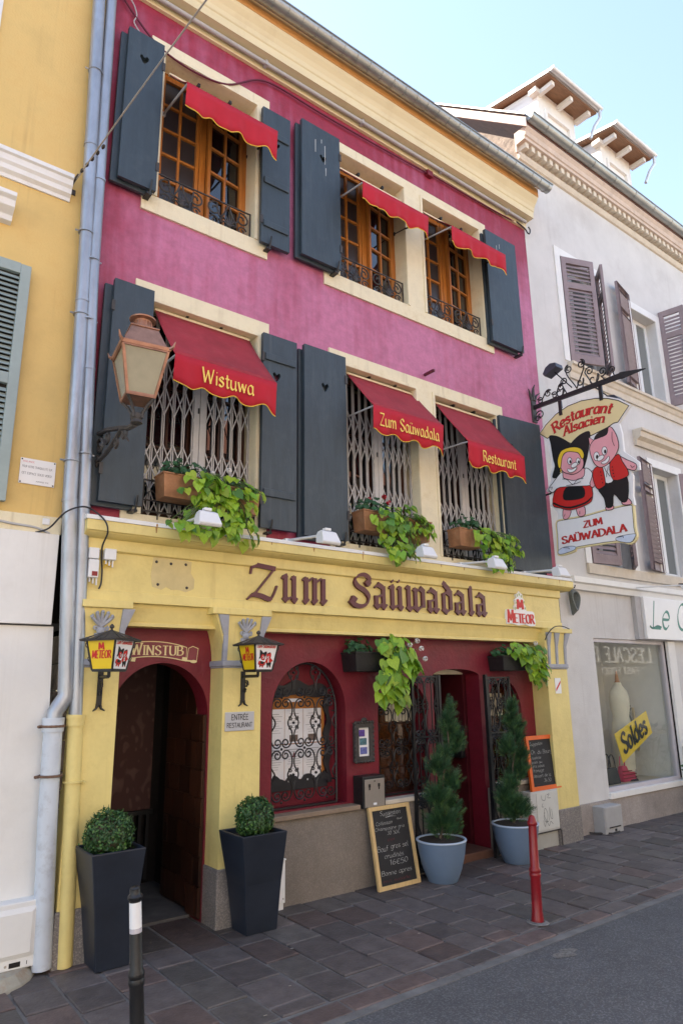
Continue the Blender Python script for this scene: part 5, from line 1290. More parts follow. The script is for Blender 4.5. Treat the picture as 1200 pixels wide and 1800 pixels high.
def ptsB(pts): return [(XB+(0.025*a/0.8), -a, b) for a, b in pts]
mb.tube(ptsB([(0.0, 3.625), (0.25, 3.595), (0.5, 3.53), (0.68, 3.475), (0.80, 3.465)]), 0.020, 6)
mb.tube(ptsB(bez((0.02, 3.40), (0.22, 3.36), (0.42, 3.46), (0.56, 3.515))), 0.017, 6)
mb.tube(ptsB([(0.015, 3.38), (0.015, 3.66)]), 0.024, 6)
for c, z, r_, t in ((0.12, 3.50, 0.075, 1.6), (0.27, 3.525, 0.05, -1.5), (0.60, 3.455, 0.05, 1.4), (0.46, 3.43, 0.035, -1.3), (0.06, 3.40, 0.05, -1.2)):
    mb.tube(ptsB(spiral((c, z), 0.012, r_, 0, t, 20)), 0.0125, 5)
for k in range(6): mb.tube(ptsB([(0.56, 3.50), (0.60+0.02*k, 3.43-0.012*k)]), 0.012, 4, r1=0.004)
mb.build('wall_arm', M['rust'], sl_, smooth=40)

# ------------------------------------------------------------------ two pub lanterns
def pub_lantern(label, xs, cx, cy, rotz):
    t = thing('pub_lantern', label, 'lantern', (xs, -0.12, 1.60), 'painted glass lanterns on the entrance pilasters')
    def R(x, y): return (cx + x*cos(rotz) - y*sin(rotz), cy + x*sin(rotz) + y*cos(rotz))
    def rg_(h, z): return [(*R(a*h, b*h), z) for a, b in ((-1, -1), (1, -1), (1, 1), (-1, 1))]
    z0, z1, h0, h1 = 1.838, 2.040, 0.078, 0.112
    lo, hi = rg_(h0, z0), rg_(h1, z1)
    for i in range(4):                                   # 0: towards -y, 3: towards -x before turning
        j = (i+1) % 4; a, b, c, d = V3(lo[i]), V3(lo[j]), V3(hi[j]), V3(hi[i])
        yel = i in (3, 1)
        p = MB().poly([tuple(a), tuple(b), tuple(c), tuple(d)]).build('glass_pane', M['lampyellow'] if yel else M['signwhite'], t)
        if i in (0, 3):
            U = (b-a).normalized(); Vv = ((c+d)/2-(a+b)/2).normalized(); N_ = U.cross(Vv); O = (a+b)/2
            fr = (O, U, Vv, N_); mb = MB()
            if yel:
                text_on(mb, 'METEOR', 0.048, (O+Vv*0.078-U*0.072, U, (Vv+U*0.12).normalized(), N_), d=0.0016, nib=30, ang=12, wmin=15, serif=True, width=0.145)
                text_on(mb, 'M', 0.042, (O+Vv*0.135-U*0.016, U, Vv, N_), d=0.0016, nib=30, ang=12, wmin=15, serif=True, width=0.040)
                mb.build('lettering', M['redsign'], p)
            else:
                pig_couple(mb, (O+Vv*0.020, U, Vv, N_), 0.70, 3.64, 0.118, 0.0010, 0.00012, False); mb.build('pig_figures', [M['signblack'], M['redsign'], M['signwhite'], M['redsign'], M['signblack']], p)
                mb = MB(); text_on(mb, 'Zum Saüwadala', 0.026, (O+Vv*0.170-U*0.086, U, Vv, N_), d=0.0016, nib=24, ang=35, wmin=12, width=0.175); mb.build('lettering', M['redsign'], p)
    mb = MB()
    for i in range(4):
        j = (i+1) % 4; mb.tube([lo[i], hi[i]], 0.008, 4); mb.tube([lo[i], lo[j]], 0.008, 4); mb.tube([hi[i], hi[j]], 0.008, 4)
    mb.hexa(rg_(h0, z0-0.012), rg_(h0, z0-0.004))
    for i in range(4):                                   # little curls down the corners
        a, b = V3(lo[i]), V3(hi[i]); o = (V3((cx, cy, 0))-V3((b.x, b.y, 0))).normalized()*-1
        for f in (0.25, 0.7):
            p0 = a+(b-a)*f; mb.tube([p0, p0+o*0.016+V3((0, 0, 0.012)), p0+o*0.020+V3((0, 0, 0.030)), p0+o*0.008+V3((0, 0, 0.036))], 0.004, 4)
    mb.build('frame', M['black'], t)
    mb = MB(); e = rg_(0.146, 2.038); tp = (cx, cy, 2.108)  # low pyramid roof with scalloped eaves
    for i in range(4):
        j = (i+1) % 4; A, B = V3(e[i]), V3(e[j]); n = 9
        for k in range(n):
            p, q = A+(B-A)*(k/n), A+(B-A)*((k+1)/n); dz = V3((0, 0, 0.004*(k % 2)))
            mb.poly([tuple(p+dz), tuple(q+dz), tp]); mb.poly([tuple(q+dz), tuple(p+dz), tuple((p*0.97+V3((cx, cy, 2.03))*0.03)-V3((0, 0, 0.012))), tuple((q*0.97+V3((cx, cy, 2.03))*0.03)-V3((0, 0, 0.012)))])
    mb.poly([tuple(V3(p)-V3((0, 0, 0.004))) for p in e][::-1])
    mb.lathe((cx, cy, 2.100), [(0.012, 0), (0.006, 0.012), (0.017, 0.022), (0.017, 0.032), (0.004, 0.046)], 10)
    mb.build('roof', M['rust'], t)
    mb = MB(); mb.box(xs-0.019, xs+0.019, -0.130, -0.1205, 1.60, 1.835)
    for s in (-1, 1): mb.tube([(xs+s*0.008, -0.127, 1.61), (xs+s*0.018, -0.13, 1.58), (xs+s*0.042, -0.138, 1.565)], 0.014, 5, r1=0.004)
    mb.tube([(xs, -0.125, 1.795), (cx, cy, 1.795), (cx, cy, 1.826)], 0.0125, 5)
    d = V3((cx-xs, cy+0.125, 0)); l = d.length; d.normalize()
    P = [(a*0.0+a, b) for a, b in spiral((0.055, 1.735), 0.010, 0.032, pi/2, -1.3, 14)]
    mb.tube([(xs+d.x*a, -0.125+d.y*a, b) for a, b in P], 0.007, 4)
    P = spiral((0.035, 1.685), 0.006, 0.018, pi/2, -1.2, 10); mb.tube([(xs+d.x*a, -0.125+d.y*a, b) for a, b in P], 0.007, 4)
    mb.build('bracket', M['black'], t, smooth=40)
pub_lantern('pub lantern by the drainpipes turned to show its yellow pane with red lettering', 1.632, 1.595, -0.40, radians(36))
pub_lantern('pub lantern on the pilaster above the entrée restaurant plate', 2.775, 2.775, -0.36, radians(5))

# ------------------------------------------------------------------ plates and small signs
ws = thing('winstub_banner', 'painted maroon scroll reading WINSTUB over the dark arch', 'sign', (2.15, 0.09, 1.91))
def arcb(u): return 0.028*(1-(2*u-1)**2)
bt = [(1.90+0.46*k/12, 2.055-0.075*k/12+arcb(k/12)*1.2) for k in range(13)]; bb = [(1.885+0.47*k/12, 1.945-0.055*k/12+arcb(k/12)*1.2) for k in range(13)]
bt = [(1.905+0.47*k/12, 2.046-0.02*k/12+arcb(k/12)) for k in range(13)]; bb = [(1.89+0.485*k/12, 1.935-0.012*k/12+arcb(k/12)) for k in range(13)]
pl = bt+bb[::-1]
mb = MB(); mb.plate(grow(pl, 0.007), FX(0, 0.099, 0), 0, 0.004, 0); mb.plate(pl, FX(0, 0.099, 0), 0, 0.0052, 1, side=False)
for cx_, sgn in ((1.905, -1), (2.39, 1)):
    c1 = [(cx_-0.05, 1.925), (cx_+0.05, 1.915), (cx_+0.055, 1.94), (cx_-0.045, 1.95)]
    mb.plate(grow(c1, 0.003), FX(0, 0.099, 0), 0, 0.0058, 0, side=False)
c2 = [(2.385, 1.93), (2.465, 1.925), (2.475, 2.02), (2.43, 2.035), (2.395, 2.02)]; mb.plate(grow(c2, 0.006), FX(0, 0.099, 0), 0, 0.0064, 0, side=False); mb.plate(c2, FX(0, 0.099, 0), 0, 0.0070, 1, side=False)
mb.plate(ell(2.44, 1.918, 0.03, 0.012, 12), FX(0, 0.099, 0), 0, 0.0076, 0, side=False)
mb.build('scroll', [M['signcream'], mat('faded_maroon_paint', (0.22, 0.045, 0.055), 0.6)], ws)
mb = MB(); text_on(mb, 'W', 0.085, FX(1.925, 0.099, 1.968), d=0.0085, nib=18, ang=15, wmin=7, serif=True, width=0.085); text_on(mb, 'INSTUB', 0.070, FX(2.022, 0.099, 1.966), d=0.0085, nib=19, ang=12, wmin=8, serif=True, track=16, width=0.325)
mb.build('lettering', M['signcream'], ws)
ep = thing('entrance_plate', 'grey plate reading ENTRÉE RESTAURANT on the pilaster by the arch', 'sign', (2.75, -0.12, 1.375))
bx('plate', mat('grey_enamel_plate', (0.46, 0.46, 0.47), 0.4, var=0.04), ep, 2.622, 2.882, -0.131, -0.1205, 1.378, 1.522, bev=0.004)
mb = MB(); text_on(mb, 'ENTRÉE', 0.040, FX(2.678, -0.131, 1.462), d=0.001, nib=13, ang=45, wmin=13, width=0.15); text_on(mb, 'RESTAURANT', 0.034, FX(2.640, -0.131, 1.405), d=0.001, nib=13, ang=45, wmin=13, width=0.225); mb.build('lettering', M['signblack'], ep)
sp_ = thing('house_sticker', 'small white plate with a red diagonal stripe on the end pilaster', 'sign', (6.925, -0.12, 1.585))
bx('plate', M['signwhite'], sp_, 6.872, 6.978, -0.128, -0.1205, 1.588, 1.762)
mb = MB(); mb.plate([(6.878, 1.64), (6.972, 1.735), (6.972, 1.705), (6.878, 1.61)], FX(0, -0.128, 0), 0, 0.001, side=False); mb.build('stripe', M['redsign'], sp_)
sc_ = thing('card_showcase', 'small ornate dark frame with blue cards beside the arched menu window', 'showcase', (4.16, 0.09, 1.035))
mb = MB(); fo = [(4.065, 1.035), (4.275, 1.035), (4.275, 1.385), (4.065, 1.385)]
for (a, b, c, d) in ((4.062, 4.105, 1.03, 1.375), (4.24, 4.28, 1.03, 1.375), (4.105, 4.24, 1.03, 1.075), (4.105, 4.24, 1.33, 1.375)): mb.box(a, b, 0.06, 0.099, c, d)
for k in range(7): mb.blob((4.07+k*0.034, 0.062, 1.378), 0.018, 0.012, 0.014, 6, 4); mb.blob((4.07+k*0.034, 0.062, 1.030), 0.018, 0.012, 0.012, 6, 4)
for k in range(9): mb.blob((4.063, 0.062, 1.05+k*0.04), 0.012, 0.010, 0.018, 6, 4); mb.blob((4.279, 0.062, 1.05+k*0.04), 0.012, 0.010, 0.018, 6, 4)
mb.blob((4.17, 0.06, 1.40), 0.035, 0.012, 0.022, 8, 5); mb.build('frame', M['rust'], sc_, smooth=50)
bx('backing', M['paper'], sc_, 4.1055, 4.2395, 0.085, 0.098, 1.0755, 1.3295)
for k, (cx_, cz_, c) in enumerate(((4.145, 1.28, (0.10, 0.05, 0.30)), (4.165, 1.205, (0.07, 0.18, 0.22)), (4.17, 1.125, (0.12, 0.14, 0.38)))):
    bx('card', mat('postcard_%d' % k, c, 0.5, var=0.6, scale=45), sc_, cx_-0.035, cx_+0.045, 0.080, 0.0845, cz_-0.03, cz_+0.03)
ab = thing('ash_box', 'black wall box with steel front on the plinth above the chalkboard', 'wall box', (4.18, 0.0, 0.63))
bx('case', M['black'], ab, 4.055, 4.315, -0.045, 0.098, 0.648, 0.915, bev=0.006)
bx('front_panel', M['steel'], ab, 4.072, 4.300, -0.052, -0.0455, 0.655, 0.890, bev=0.003)
mb = MB()
for xx in (4.125, 4.235): mb.box(xx-0.012, xx+0.012, -0.0545, -0.0525, 0.822, 0.850); mb.box(xx-0.007, xx+0.007, -0.0546, -0.0526, 0.80, 0.8215)
mb.blob((4.185, -0.053, 0.872), 0.007, 0.004, 0.007, 8, 4)
build_each(mb, 'slot', M['signblack'], ab)
bx('label_plate', M['paper'], ab, 4.165, 4.205, -0.0535, -0.0525, 0.672, 0.690)
# ------------------------------------------------------------------ white floodlights along the ledge
def flood(label, bx_, hx, hy, hz):
    t = thing('ledge_floodlight', label, 'floodlight', (bx_, -0.10, 2.945), 'white floodlights on the ledge')
    bx('foot', M['plastic'], t, bx_-0.03, bx_+0.03, -0.13, -0.07, 2.945, 2.985, bev=0.004)
    MB().tube([(bx_, -0.10, 2.97), (hx, hy+0.10, hz+0.02)], 0.013, 6).build('arm', M['plastic'], t)
    mb = MB()                                            # wedge-shaped head turned back towards the frieze
    P = [(hy+0.07, hz+0.010, 0.070), (hy+0.045, hz-0.060, 0.088), (hy-0.055, hz-0.082, 0.094), (hy-0.070, hz-0.060, 0.094), (hy-0.030, hz+0.030, 0.074), (hy+0.01, hz+0.046, 0.062), (hy+0.055, hz+0.040, 0.062)]
    n = len(P); vs = [(hx-a[2], a[0], a[1]) for a in P] + [(hx+a[2], a[0], a[1]) for a in P]
    mb.add(vs, [tuple(range(n)), tuple(range(n, 2*n))[::-1]] + [(i, n+i, n+(i+1) % n, (i+1) % n) for i in range(n)])
    mb.build('head', M['plastic'], t, bev=0.008)
    MB().box(hx-0.03, hx+0.03, hy-0.015, hy+0.03, hz+0.0445, hz+0.066).build('hinge', M['plastic'], t, bev=0.004)
flood('white floodlight in front of the vine under the Wistuwa awning', 2.15, 2.17, -0.62, 2.94)
flood('white floodlight on a long arm under the two adjoining dark shutters between the windows', 3.20, 3.24, -0.66, 2.915)
flood('white floodlight partly behind the middle vine on the ledge', 4.52, 4.52, -0.50, 2.955)
flood('white floodlight below the vine under the Restaurant awning', 5.42, 5.44, -0.58, 2.92)
flood('white floodlight at the far end of the ledge beside the pig sign', 6.50, 6.52, -0.58, 2.925)

# ------------------------------------------------------------------ junction boxes and cables
def jbox(label, x0, x1, z0, z1, y=-0.092, d=0.06, redtab=False):
    t = thing('junction_box', label, 'junction box', ((x0+x1)/2, y, z0))
    bx('cover', M['plastic'], t, x0, x1, y-d, y-0.001, z0, z1, bev=0.006)
    if redtab:
        bx('tab', M['redpaint'], t, x0+0.025, x1-0.01, y-d-0.004, y-d-0.0005, z0+0.012, z0+0.045)
    mb = MB()
    for k in range(3): mb.tube([(x0+0.02+k*0.025, y-0.03, z0), (x0+0.02+k*0.025, y-0.03, z0-0.03-0.01*k)], 0.007, 5)
    build_each(mb, 'cable_gland', M['plastic'], t); return t
jbox('upper white junction box beside the drainpipe on the yellow frieze', 1.478, 1.552, 2.635, 2.715)
jbox('long white junction box with a red tab below another beside the drainpipe', 1.482, 1.556, 2.495, 2.628, redtab=True)
jbox('square white junction box standing alone on the yellow frieze', 1.592, 1.678, 2.635, 2.718)
jbox('small grey junction box on the cream band of the ochre house', 1.165, 1.215, 2.862, 2.91, y=0.0, d=0.05)
def cable(name, label, pts, r, m, n=5, k=6, cat='cable'):
    P = [V3(p) for p in pts]; out = []
    for i in range(len(P)-1):
        p0, p1, p2, p3 = P[max(0, i-1)], P[i], P[i+1], P[min(len(P)-1, i+2)]
        for j in range(k):
            t = j/k; out.append(0.5*((2*p1)+(-p0+p2)*t+(2*p0-5*p1+4*p2-p3)*t*t+(-p0+3*p1-3*p2+p3)*t**3))
    out.append(P[-1])
    return MB().tube(out, r, n).build(name, M[m], label=label, cat=cat)
cable('wall_cable', 'dark cable drooping along the wall under the cornice above the top windows', [(1.36, -0.03, 7.98), (1.52, -0.03, 7.80), (1.70, -0.03, 7.64), (1.85, -0.03, 7.56), (2.15, -0.03, 7.52), (2.5, -0.035, 7.585), (2.84, -0.03, 7.86), (3.1, -0.03, 7.93), (3.64, -0.03, 7.92), (4.3, -0.03, 7.93), (5.2, -0.03, 7.965), (5.42, -0.03, 7.985), (6.3, -0.03, 8.0), (7.0, -0.03, 8.03)], 0.010, 'cablered')
cable('wall_cable', 'thin pale cable looping over the wall corner by the drainpipes at the top', [(1.37, -0.03, 7.99), (1.50, -0.03, 7.93), (1.56, -0.03, 7.80), (1.54, -0.03, 7.70), (1.60, -0.03, 7.62)], 0.006, 'conduit')
bx('junction_box', M['maroon'], None, 5.30, 5.39, -0.055, -0.001, 7.935, 8.015, bev=0.004, label='maroon painted junction box on the cable over the middle top window', cat='junction box')
cable('cable_bundle', 'grey cable bundle curving over the drainpipes down to the junction boxes', [(1.12, -0.03, 2.80), (1.20, -0.10, 2.83), (1.27, -0.22, 2.93), (1.38, -0.23, 2.985), (1.47, -0.20, 2.975), (1.545, -0.24, 2.90), (1.572, -0.235, 2.82), (1.575, -0.13, 2.74), (1.578, -0.115, 2.66), (1.590, -0.115, 2.55), (1.588, -0.115, 2.46), (1.575, -0.115, 2.42)], 0.0065, 'cable')
cable('wall_cable', 'thin yellowed wires hanging from the square junction box', [(1.60, -0.12, 2.63), (1.62, -0.115, 2.60), (1.66, -0.115, 2.595), (1.67, -0.115, 2.62), (1.63, -0.11, 2.61), (1.595, -0.11, 2.57)], 0.005, 'gold')
cable('wall_cable', 'two grey cables running along the cream band of the ochre house', [(0.3, -0.05, 2.885), (0.7, -0.05, 2.87), (0.95, -0.05, 2.845), (1.12, -0.045, 2.835), (1.22, -0.05, 2.80)], 0.009, 'conduit')
cable('span_wire', 'steel span wire running up across the street from the ochre house', [(1.145, -0.01, 5.73), (1.42, -1.9, 6.00), (2.2, -5.6, 6.95), (2.9, -9.3, 8.0)], 0.006, 'wire', cat='wire')
mb = MB(); mb.tube([(1.13, 0.0, 5.70), (1.145, -0.06, 5.738), (1.16, -0.14, 5.755)], 0.012, 5); mb.box(1.09, 1.18, -0.012, 0.0, 5.655, 5.70)
for k in range(5): mb.blob((1.168+0.017*k, -0.20-0.075*k, 5.757+0.011*k), 0.014, 0.03, 0.014, 6, 4)
mb.build('wire_anchor', M['rust'], label='rusty turnbuckle anchoring the span wire to the ochre house', cat='wire anchor')
cable('wall_cable', 'black cable arching over the capital of the end pilaster', [(6.72, -0.15, 2.19), (6.74, -0.19, 2.27), (6.86, -0.20, 2.345), (7.02, -0.20, 2.355), (7.14, -0.20, 2.33)], 0.006, 'cable')
cable('hook_cable', 'bent iron hook and cable end under the cornice corner', [(7.05, -0.04, 8.04), (7.2, -0.05, 8.00), (7.27, -0.06, 7.93), (7.30, -0.07, 7.95), (7.32, -0.06, 8.02), (7.30, -0.05, 8.06)], 0.010, 'cable')
bx('wall_stub', M['cablered'], None, 5.10, 5.135, -0.16, -0.001, 5.135, 5.165, bev=0.008, label='maroon pipe stub jutting from the wall between the two storeys', cat='pipe stub')

# ------------------------------------------------------------------ drainpipes
dp = thing('drainpipe', 'wide zinc drainpipe with an elbow into a white cast iron foot', 'drainpipe', (1.39, -0.10, 0.0))
def pts_p1(): return [(1.19, -0.10, 9.2), (1.20, -0.10, 7.63), (1.285, -0.10, 4.82), (1.325, -0.10, 3.05)]
mb = MB(); mb.tube(pts_p1(), 0.053, 14); mb.tube([(1.325, -0.10, 3.06), (1.335, -0.10, 2.95), (1.41, -0.10, 1.72)], 0.055, 14)
mb.tube([(1.412, -0.10, 1.72), (1.41, -0.10, 1.665), (1.37, -0.10, 1.60), (1.348, -0.10, 1.56), (1.346, -0.10, 1.46)], 0.055, 14)
for (a, z) in ((1.245, 6.1), (1.29, 4.66), (1.325, 3.04), (1.333, 2.94), (1.41, 1.70)): mb.tube([(a, -0.10, z), (a, -0.10, z+0.02)], 0.0575, 14)
mb.build('zinc_pipe', M['zinc'], dp, smooth=40)
mb = MB(); mb.tube([(1.345, -0.10, 1.49), (1.36, -0.10, 0.9), (1.40, -0.10, 0.02)], 0.062, 14); mb.tube([(1.344, -0.10, 1.44), (1.345, -0.10, 1.53)], 0.071, 14); mb.build('cast_iron_pipe', M['castwhite'], dp, smooth=40)
mb = MB()
for (a, z) in ((1.345, 1.475), (1.353, 1.16)): mb.tube([(a+0.073*cos(q), -0.10+0.073*sin(q), z) for q in [2*pi*k/16 for k in range(16)]], 0.009, 5, closed=True); mb.tube([(a-0.07, -0.10, z), (a-0.10, -0.12, z)], 0.011, 5)
build_each(mb, 'bracket', mat('rusted_bracket', (0.16, 0.09, 0.06), 0.8, var=0.4, scale=20), dp)
mb = MB(); cl = [(1.268, 5.28), (1.288, 4.55), (1.315, 3.35), (1.225, 6.86)]
for a, z in cl: mb.tube([(a+0.056*cos(q), -0.10+0.056*sin(q), z) for q in [2*pi*k/16 for k in range(16)]], 0.007, 5, closed=True); mb.tube([(a-0.055, -0.10, z), (a-0.085, -0.10, z)], 0.008, 5); mb.tube([(a+0.055, -0.1, z), (a+0.075, -0.1, z)], 0.008, 5)
build_each(mb, 'clamp', M['zinc'], dp)
dq = thing('drainpipe', 'slimmer zinc drainpipe ending in a yellow painted foot', 'drainpipe', (1.50, -0.11, 0.0))
mb = MB(); mb.tube([(1.30, -0.10, 8.45), (1.305, -0.10, 7.7), (1.35, -0.11, 4.84), (1.425, -0.11, 2.98), (1.485, -0.11, 1.49)], 0.045, 14)
for (a, z) in ((1.335, 5.8), (1.378, 4.1), (1.424, 3.0), (1.455, 2.3)): mb.tube([(a, -0.11, z), (a+0.001, -0.11, z+0.025)], 0.0485, 14)
mb.build('zinc_pipe', M['zinc'], dq, smooth=40)
MB().tube([(1.36, -0.39, 8.45), (1.33, -0.25, 8.36), (1.30, -0.10, 8.30)], 0.045, 12).build('swan_neck', M['zinc'], dq, smooth=40)
mb = MB(); mb.tube([(1.487, -0.11, 1.50), (1.535, -0.11, 0.005)], 0.052, 14); mb.tube([(1.486, -0.11, 1.47), (1.488, -0.11, 1.535)], 0.060, 14); mb.tube([(1.4855, -0.11, 1.52), (1.4865, -0.11, 1.545)], 0.064, 14)
mb.tube([(1.50+0.057*cos(q), -0.11+0.057*sin(q), 1.11) for q in [2*pi*k/16 for k in range(16)]], 0.008, 5, closed=True); mb.tube([(1.555, -0.12, 1.11), (1.57, -0.16, 1.10)], 0.009, 5)
mb.build('yellow_pipe', M['yellow'], dq, smooth=40)
mb = MB()
for a, z in ((1.335, 5.05), (1.342, 4.52), (1.40, 3.42)): mb.tube([(a+0.049*cos(q), -0.11+0.049*sin(q), z) for q in [2*pi*k/16 for k in range(16)]], 0.007, 5, closed=True); mb.tube([(a-0.05, -0.11, z), (a-0.07, -0.11, z)], 0.008, 5); mb.tube([(a+0.05, -0.11, z), (a+0.07, -0.11, z)], 0.008, 5)
build_each(mb, 'clamp', M['zinc'], dq)

# ------------------------------------------------------------------ plants
def leaf_mesh(name, variant, m):
    rg = random.Random(variant*13+1); fold = rg.uniform(0.10, 0.28); droop = rg.uniform(0.1, 0.35); wav = rg.uniform(0.02, 0.06)
    half = [(0.0, 0.0), (0.22, -0.16), (0.44, -0.05), (0.50, 0.20), (0.42, 0.46), (0.24, 0.74), (0.0, 1.05)]
    vs = []; mid = [0.0, -0.02, 0.08, 0.28, 0.5, 0.76, 1.05]
    for i, (a, b) in enumerate(half):
        for s in (-1, 0, 1):
            xx = s*a; yy = b if s else mid[i]
            z = fold*abs(xx) - droop*max(0, yy)**2*0.6 + wav*sin(6*yy+2*s)
            vs.append((xx, yy, z))
    fs = []
    for i in range(6):
        for s in (0, 1):
            a = i*3+s; q = (a, a+1, a+4, a+3)
            fs.append(q)
    me = bpy.data.meshes.new(name); me.from_pydata(vs, [], fs); me.materials.append(m)
    me.polygons.foreach_set('use_smooth', [True]*len(me.polygons)); me.update(); return me
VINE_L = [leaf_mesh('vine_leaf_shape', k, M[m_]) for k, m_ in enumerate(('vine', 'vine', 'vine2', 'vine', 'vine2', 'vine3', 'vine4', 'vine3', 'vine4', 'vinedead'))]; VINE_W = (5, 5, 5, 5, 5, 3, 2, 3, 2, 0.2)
GER_ME = None
def ger_leaf():
    vs = [(0, 0, 0)]; n = 9
    for k in range(n): a = -pi*0.42+2*pi*0.92*k/(n-1); r = 0.5*(1+0.1*cos(k*2.0)); vs.append((r*sin(a)*-1, 0.35+r*-cos(a)*-1, 0.12*(k % 2)))
    me = bpy.data.meshes.new('geranium_leaf_shape'); me.from_pydata(vs, [], [(0, k, k+1) for k in range(1, n)]); me.materials.append(M['geranium']); me.update(); return me
GER_ME = ger_leaf()
def put_leaf(me, par, p, nrm, tip, s, name='leaf'):
    o = bpy.data.objects.new(name, me); COL.objects.link(o); o.parent = par
    n = V3(nrm).normalized(); t = V3(tip); t = (t-n*t.dot(n)).normalized(); x = t.cross(n)
    mt = Matrix(((x.x, t.x, n.x, 0), (x.y, t.y, n.y, 0), (x.z, t.z, n.z, 0), (0, 0, 0, 1)))
    o.matrix_local = Matrix.Translation(V3(p)-org(par)) @ mt @ Matrix.Scale(s, 4)
def vine(label, root, lobes, n, seed, smin=0.07, smax=0.12):
    """trailing plant: heart-shaped leaves over lobes (cx, cz, rx, rz, y0 depth) hanging in front of the wall"""
    rg = random.Random(seed); t = thing('trailing_vine', label, 'trailing plant', root, 'lime green trailing vines')
    st = MB()
    area = [l[2]*l[3] for l in lobes]; tot = sum(area); pts = []
    for l, a in zip(lobes, area):
        k = max(3, int(n*a/tot)); c = 0
        while c < k:
            u, v = rg.uniform(-1, 1), rg.uniform(-1, 1)
            if u*u+v*v > 1: continue
            bul = sqrt(1-u*u-v*v); lay = rg.random()
            p = (l[0]+l[2]*u, l[4]-0.13*bul*(1-0.8*lay)-0.02, l[1]+l[3]*v)
            pts.append((p, u, v)); c += 1
    pts = pts[:300]
    for p, u, v in pts:
        nr = (u*0.7+rg.uniform(-0.4, 0.4), -0.75+rg.uniform(-0.2, 0.25), 0.45+0.3*v+rg.uniform(-0.35, 0.35)); tp = (rg.uniform(-0.6, 0.6)+0.3*u, -0.35, -1+rg.uniform(0, 0.5))
        put_leaf(rg.choices(VINE_L, VINE_W)[0], t, p, nr, tp, smin+(smax-smin)*rg.random()**1.5)
        if rg.random() < 0.4: st.tube([V3(root)+V3((rg.uniform(-0.1, 0.1), 0, 0.02)), (V3(root)+V3(p))/2+V3((0, -0.04, 0.05)), p], 0.0035, 4)
    st.build('stems', M['stem'], t)
    return t
def geranium(label, c, rx, ry, h, n, seed, flowers=(), s0=0.045, s1=0.07):
    rg = random.Random(seed); t = thing('geranium', label, 'geranium', c, 'geraniums in the troughs')
    st = MB()
    for k in range(n):
        a, r, zz = rg.uniform(0, 2*pi), sqrt(rg.random()), rg.random()
        p = V3((c[0]+rx*r*cos(a), c[1]+ry*r*sin(a), c[2]+h*zz*(1-0.4*r)+0.01))
        put_leaf(GER_ME, t, p, (cos(a)*r+rg.uniform(-.5, .5), sin(a)*r-0.4+rg.uniform(-.4, .4), 0.8), (cos(a)+rg.uniform(-.5, .5), sin(a), -0.2), rg.uniform(s0, s1))
        if k % 3 == 0: st.tube([(c[0]+rg.uniform(-rx, rx)*0.5, c[1], c[2]-0.03), p], 0.0028, 4)
    for (fx, fy, fz, mm) in flowers:
        st.tube([(c[0]+(fx-c[0])*0.3, c[1], c[2]), (fx, fy, fz)], 0.003, 4)
        f = MB()
        for q in range(26):
            d = V3((rg.gauss(0, 1), rg.gauss(0, 1), rg.gauss(0, 1))).normalized(); o = V3((fx, fy, fz))+d*0.022; u = d.orthogonal().normalized(); v = d.cross(u)
            f.poly([tuple(o+u*0.011*cos(b)+v*0.011*sin(b)+d*(0.003 if i % 2 else 0)) for i, b in enumerate([0, 1.25, 2.5, 3.75, 5.0])])
        f.build('flower_head', M[mm], t)
    st.build('stems', M['stem'], t); return t
def trough(label, x0, x1, y0, y1, z0, z1, m, rimm=None):
    t = thing('planter_trough', label, 'planter', ((x0+x1)/2, (y0+y1)/2, z0), 'troughs for plants on the house front')
    mb = MB(); e = 0.022
    bo = [(x0+e, y0+e, z0), (x1-e, y0+e, z0), (x1-e, y1, z0), (x0+e, y1, z0)]; to = [(x0, y0, z1), (x1, y0, z1), (x1, y1, z1), (x0, y1, z1)]
    mb.hexa(bo, to); mb.build('box', M[m], t, bev=0.004)
    rm = MB(); 
    for a, b in ((0, 1), (1, 2), (2, 3), (3, 0)): rm.tube([to[a], to[b]], 0.009, 5)
    rm.build('rim', M[rimm or m], t)
    bx('soil', M['soil'], t, x0+0.012, x1-0.012, y0+0.012, y1-0.012, z1+0.001, z1+0.006)
    return t
trough('copper planter trough at the window behind the street lantern, drainpipe side', 1.975, 2.40, -0.235, -0.045, 3.165, 3.355, 'copperbox')
trough('copper planter trough hidden behind the vine under the Wistuwa awning', 2.44, 2.86, -0.22, -0.045, 3.13, 3.335, 'copperbox')
trough('copper planter trough with red geraniums at the middle first floor window', 3.985, 4.34, -0.235, -0.045, 3.15, 3.345, 'copperbox')
trough('copper planter trough behind the middle vine beside the cream pillar', 4.56, 4.90, -0.22, -0.045, 3.13, 3.335, 'copperbox')
trough('copper planter trough under the Restaurant awning next to the last shutter', 5.30, 5.66, -0.235, -0.045, 3.145, 3.335, 'copperbox')
geranium('dark green geranium in the copper trough nearest the street lantern', (2.16, -0.14, 3.36), 0.20, 0.12, 0.17, 70, 3)
geranium('geranium with a white bloom behind the first vine', (2.62, -0.06, 3.34), 0.20, 0.1, 0.12, 36, 4, [(2.59, -0.14, 3.50, 'petalw'), (2.46, -0.1, 3.46, 'petalw')])
geranium('geranium with two red blooms above the middle copper trough', (4.16, -0.14, 3.35), 0.19, 0.12, 0.16, 64, 5, [(4.30, -0.17, 3.53, 'petalr'), (4.33, -0.20, 3.47, 'petalr'), (4.12, -0.15, 3.48, 'petalr')])
geranium('dark geranium in the trough under the Restaurant awning', (5.50, -0.14, 3.34), 0.17, 0.12, 0.17, 64, 6)
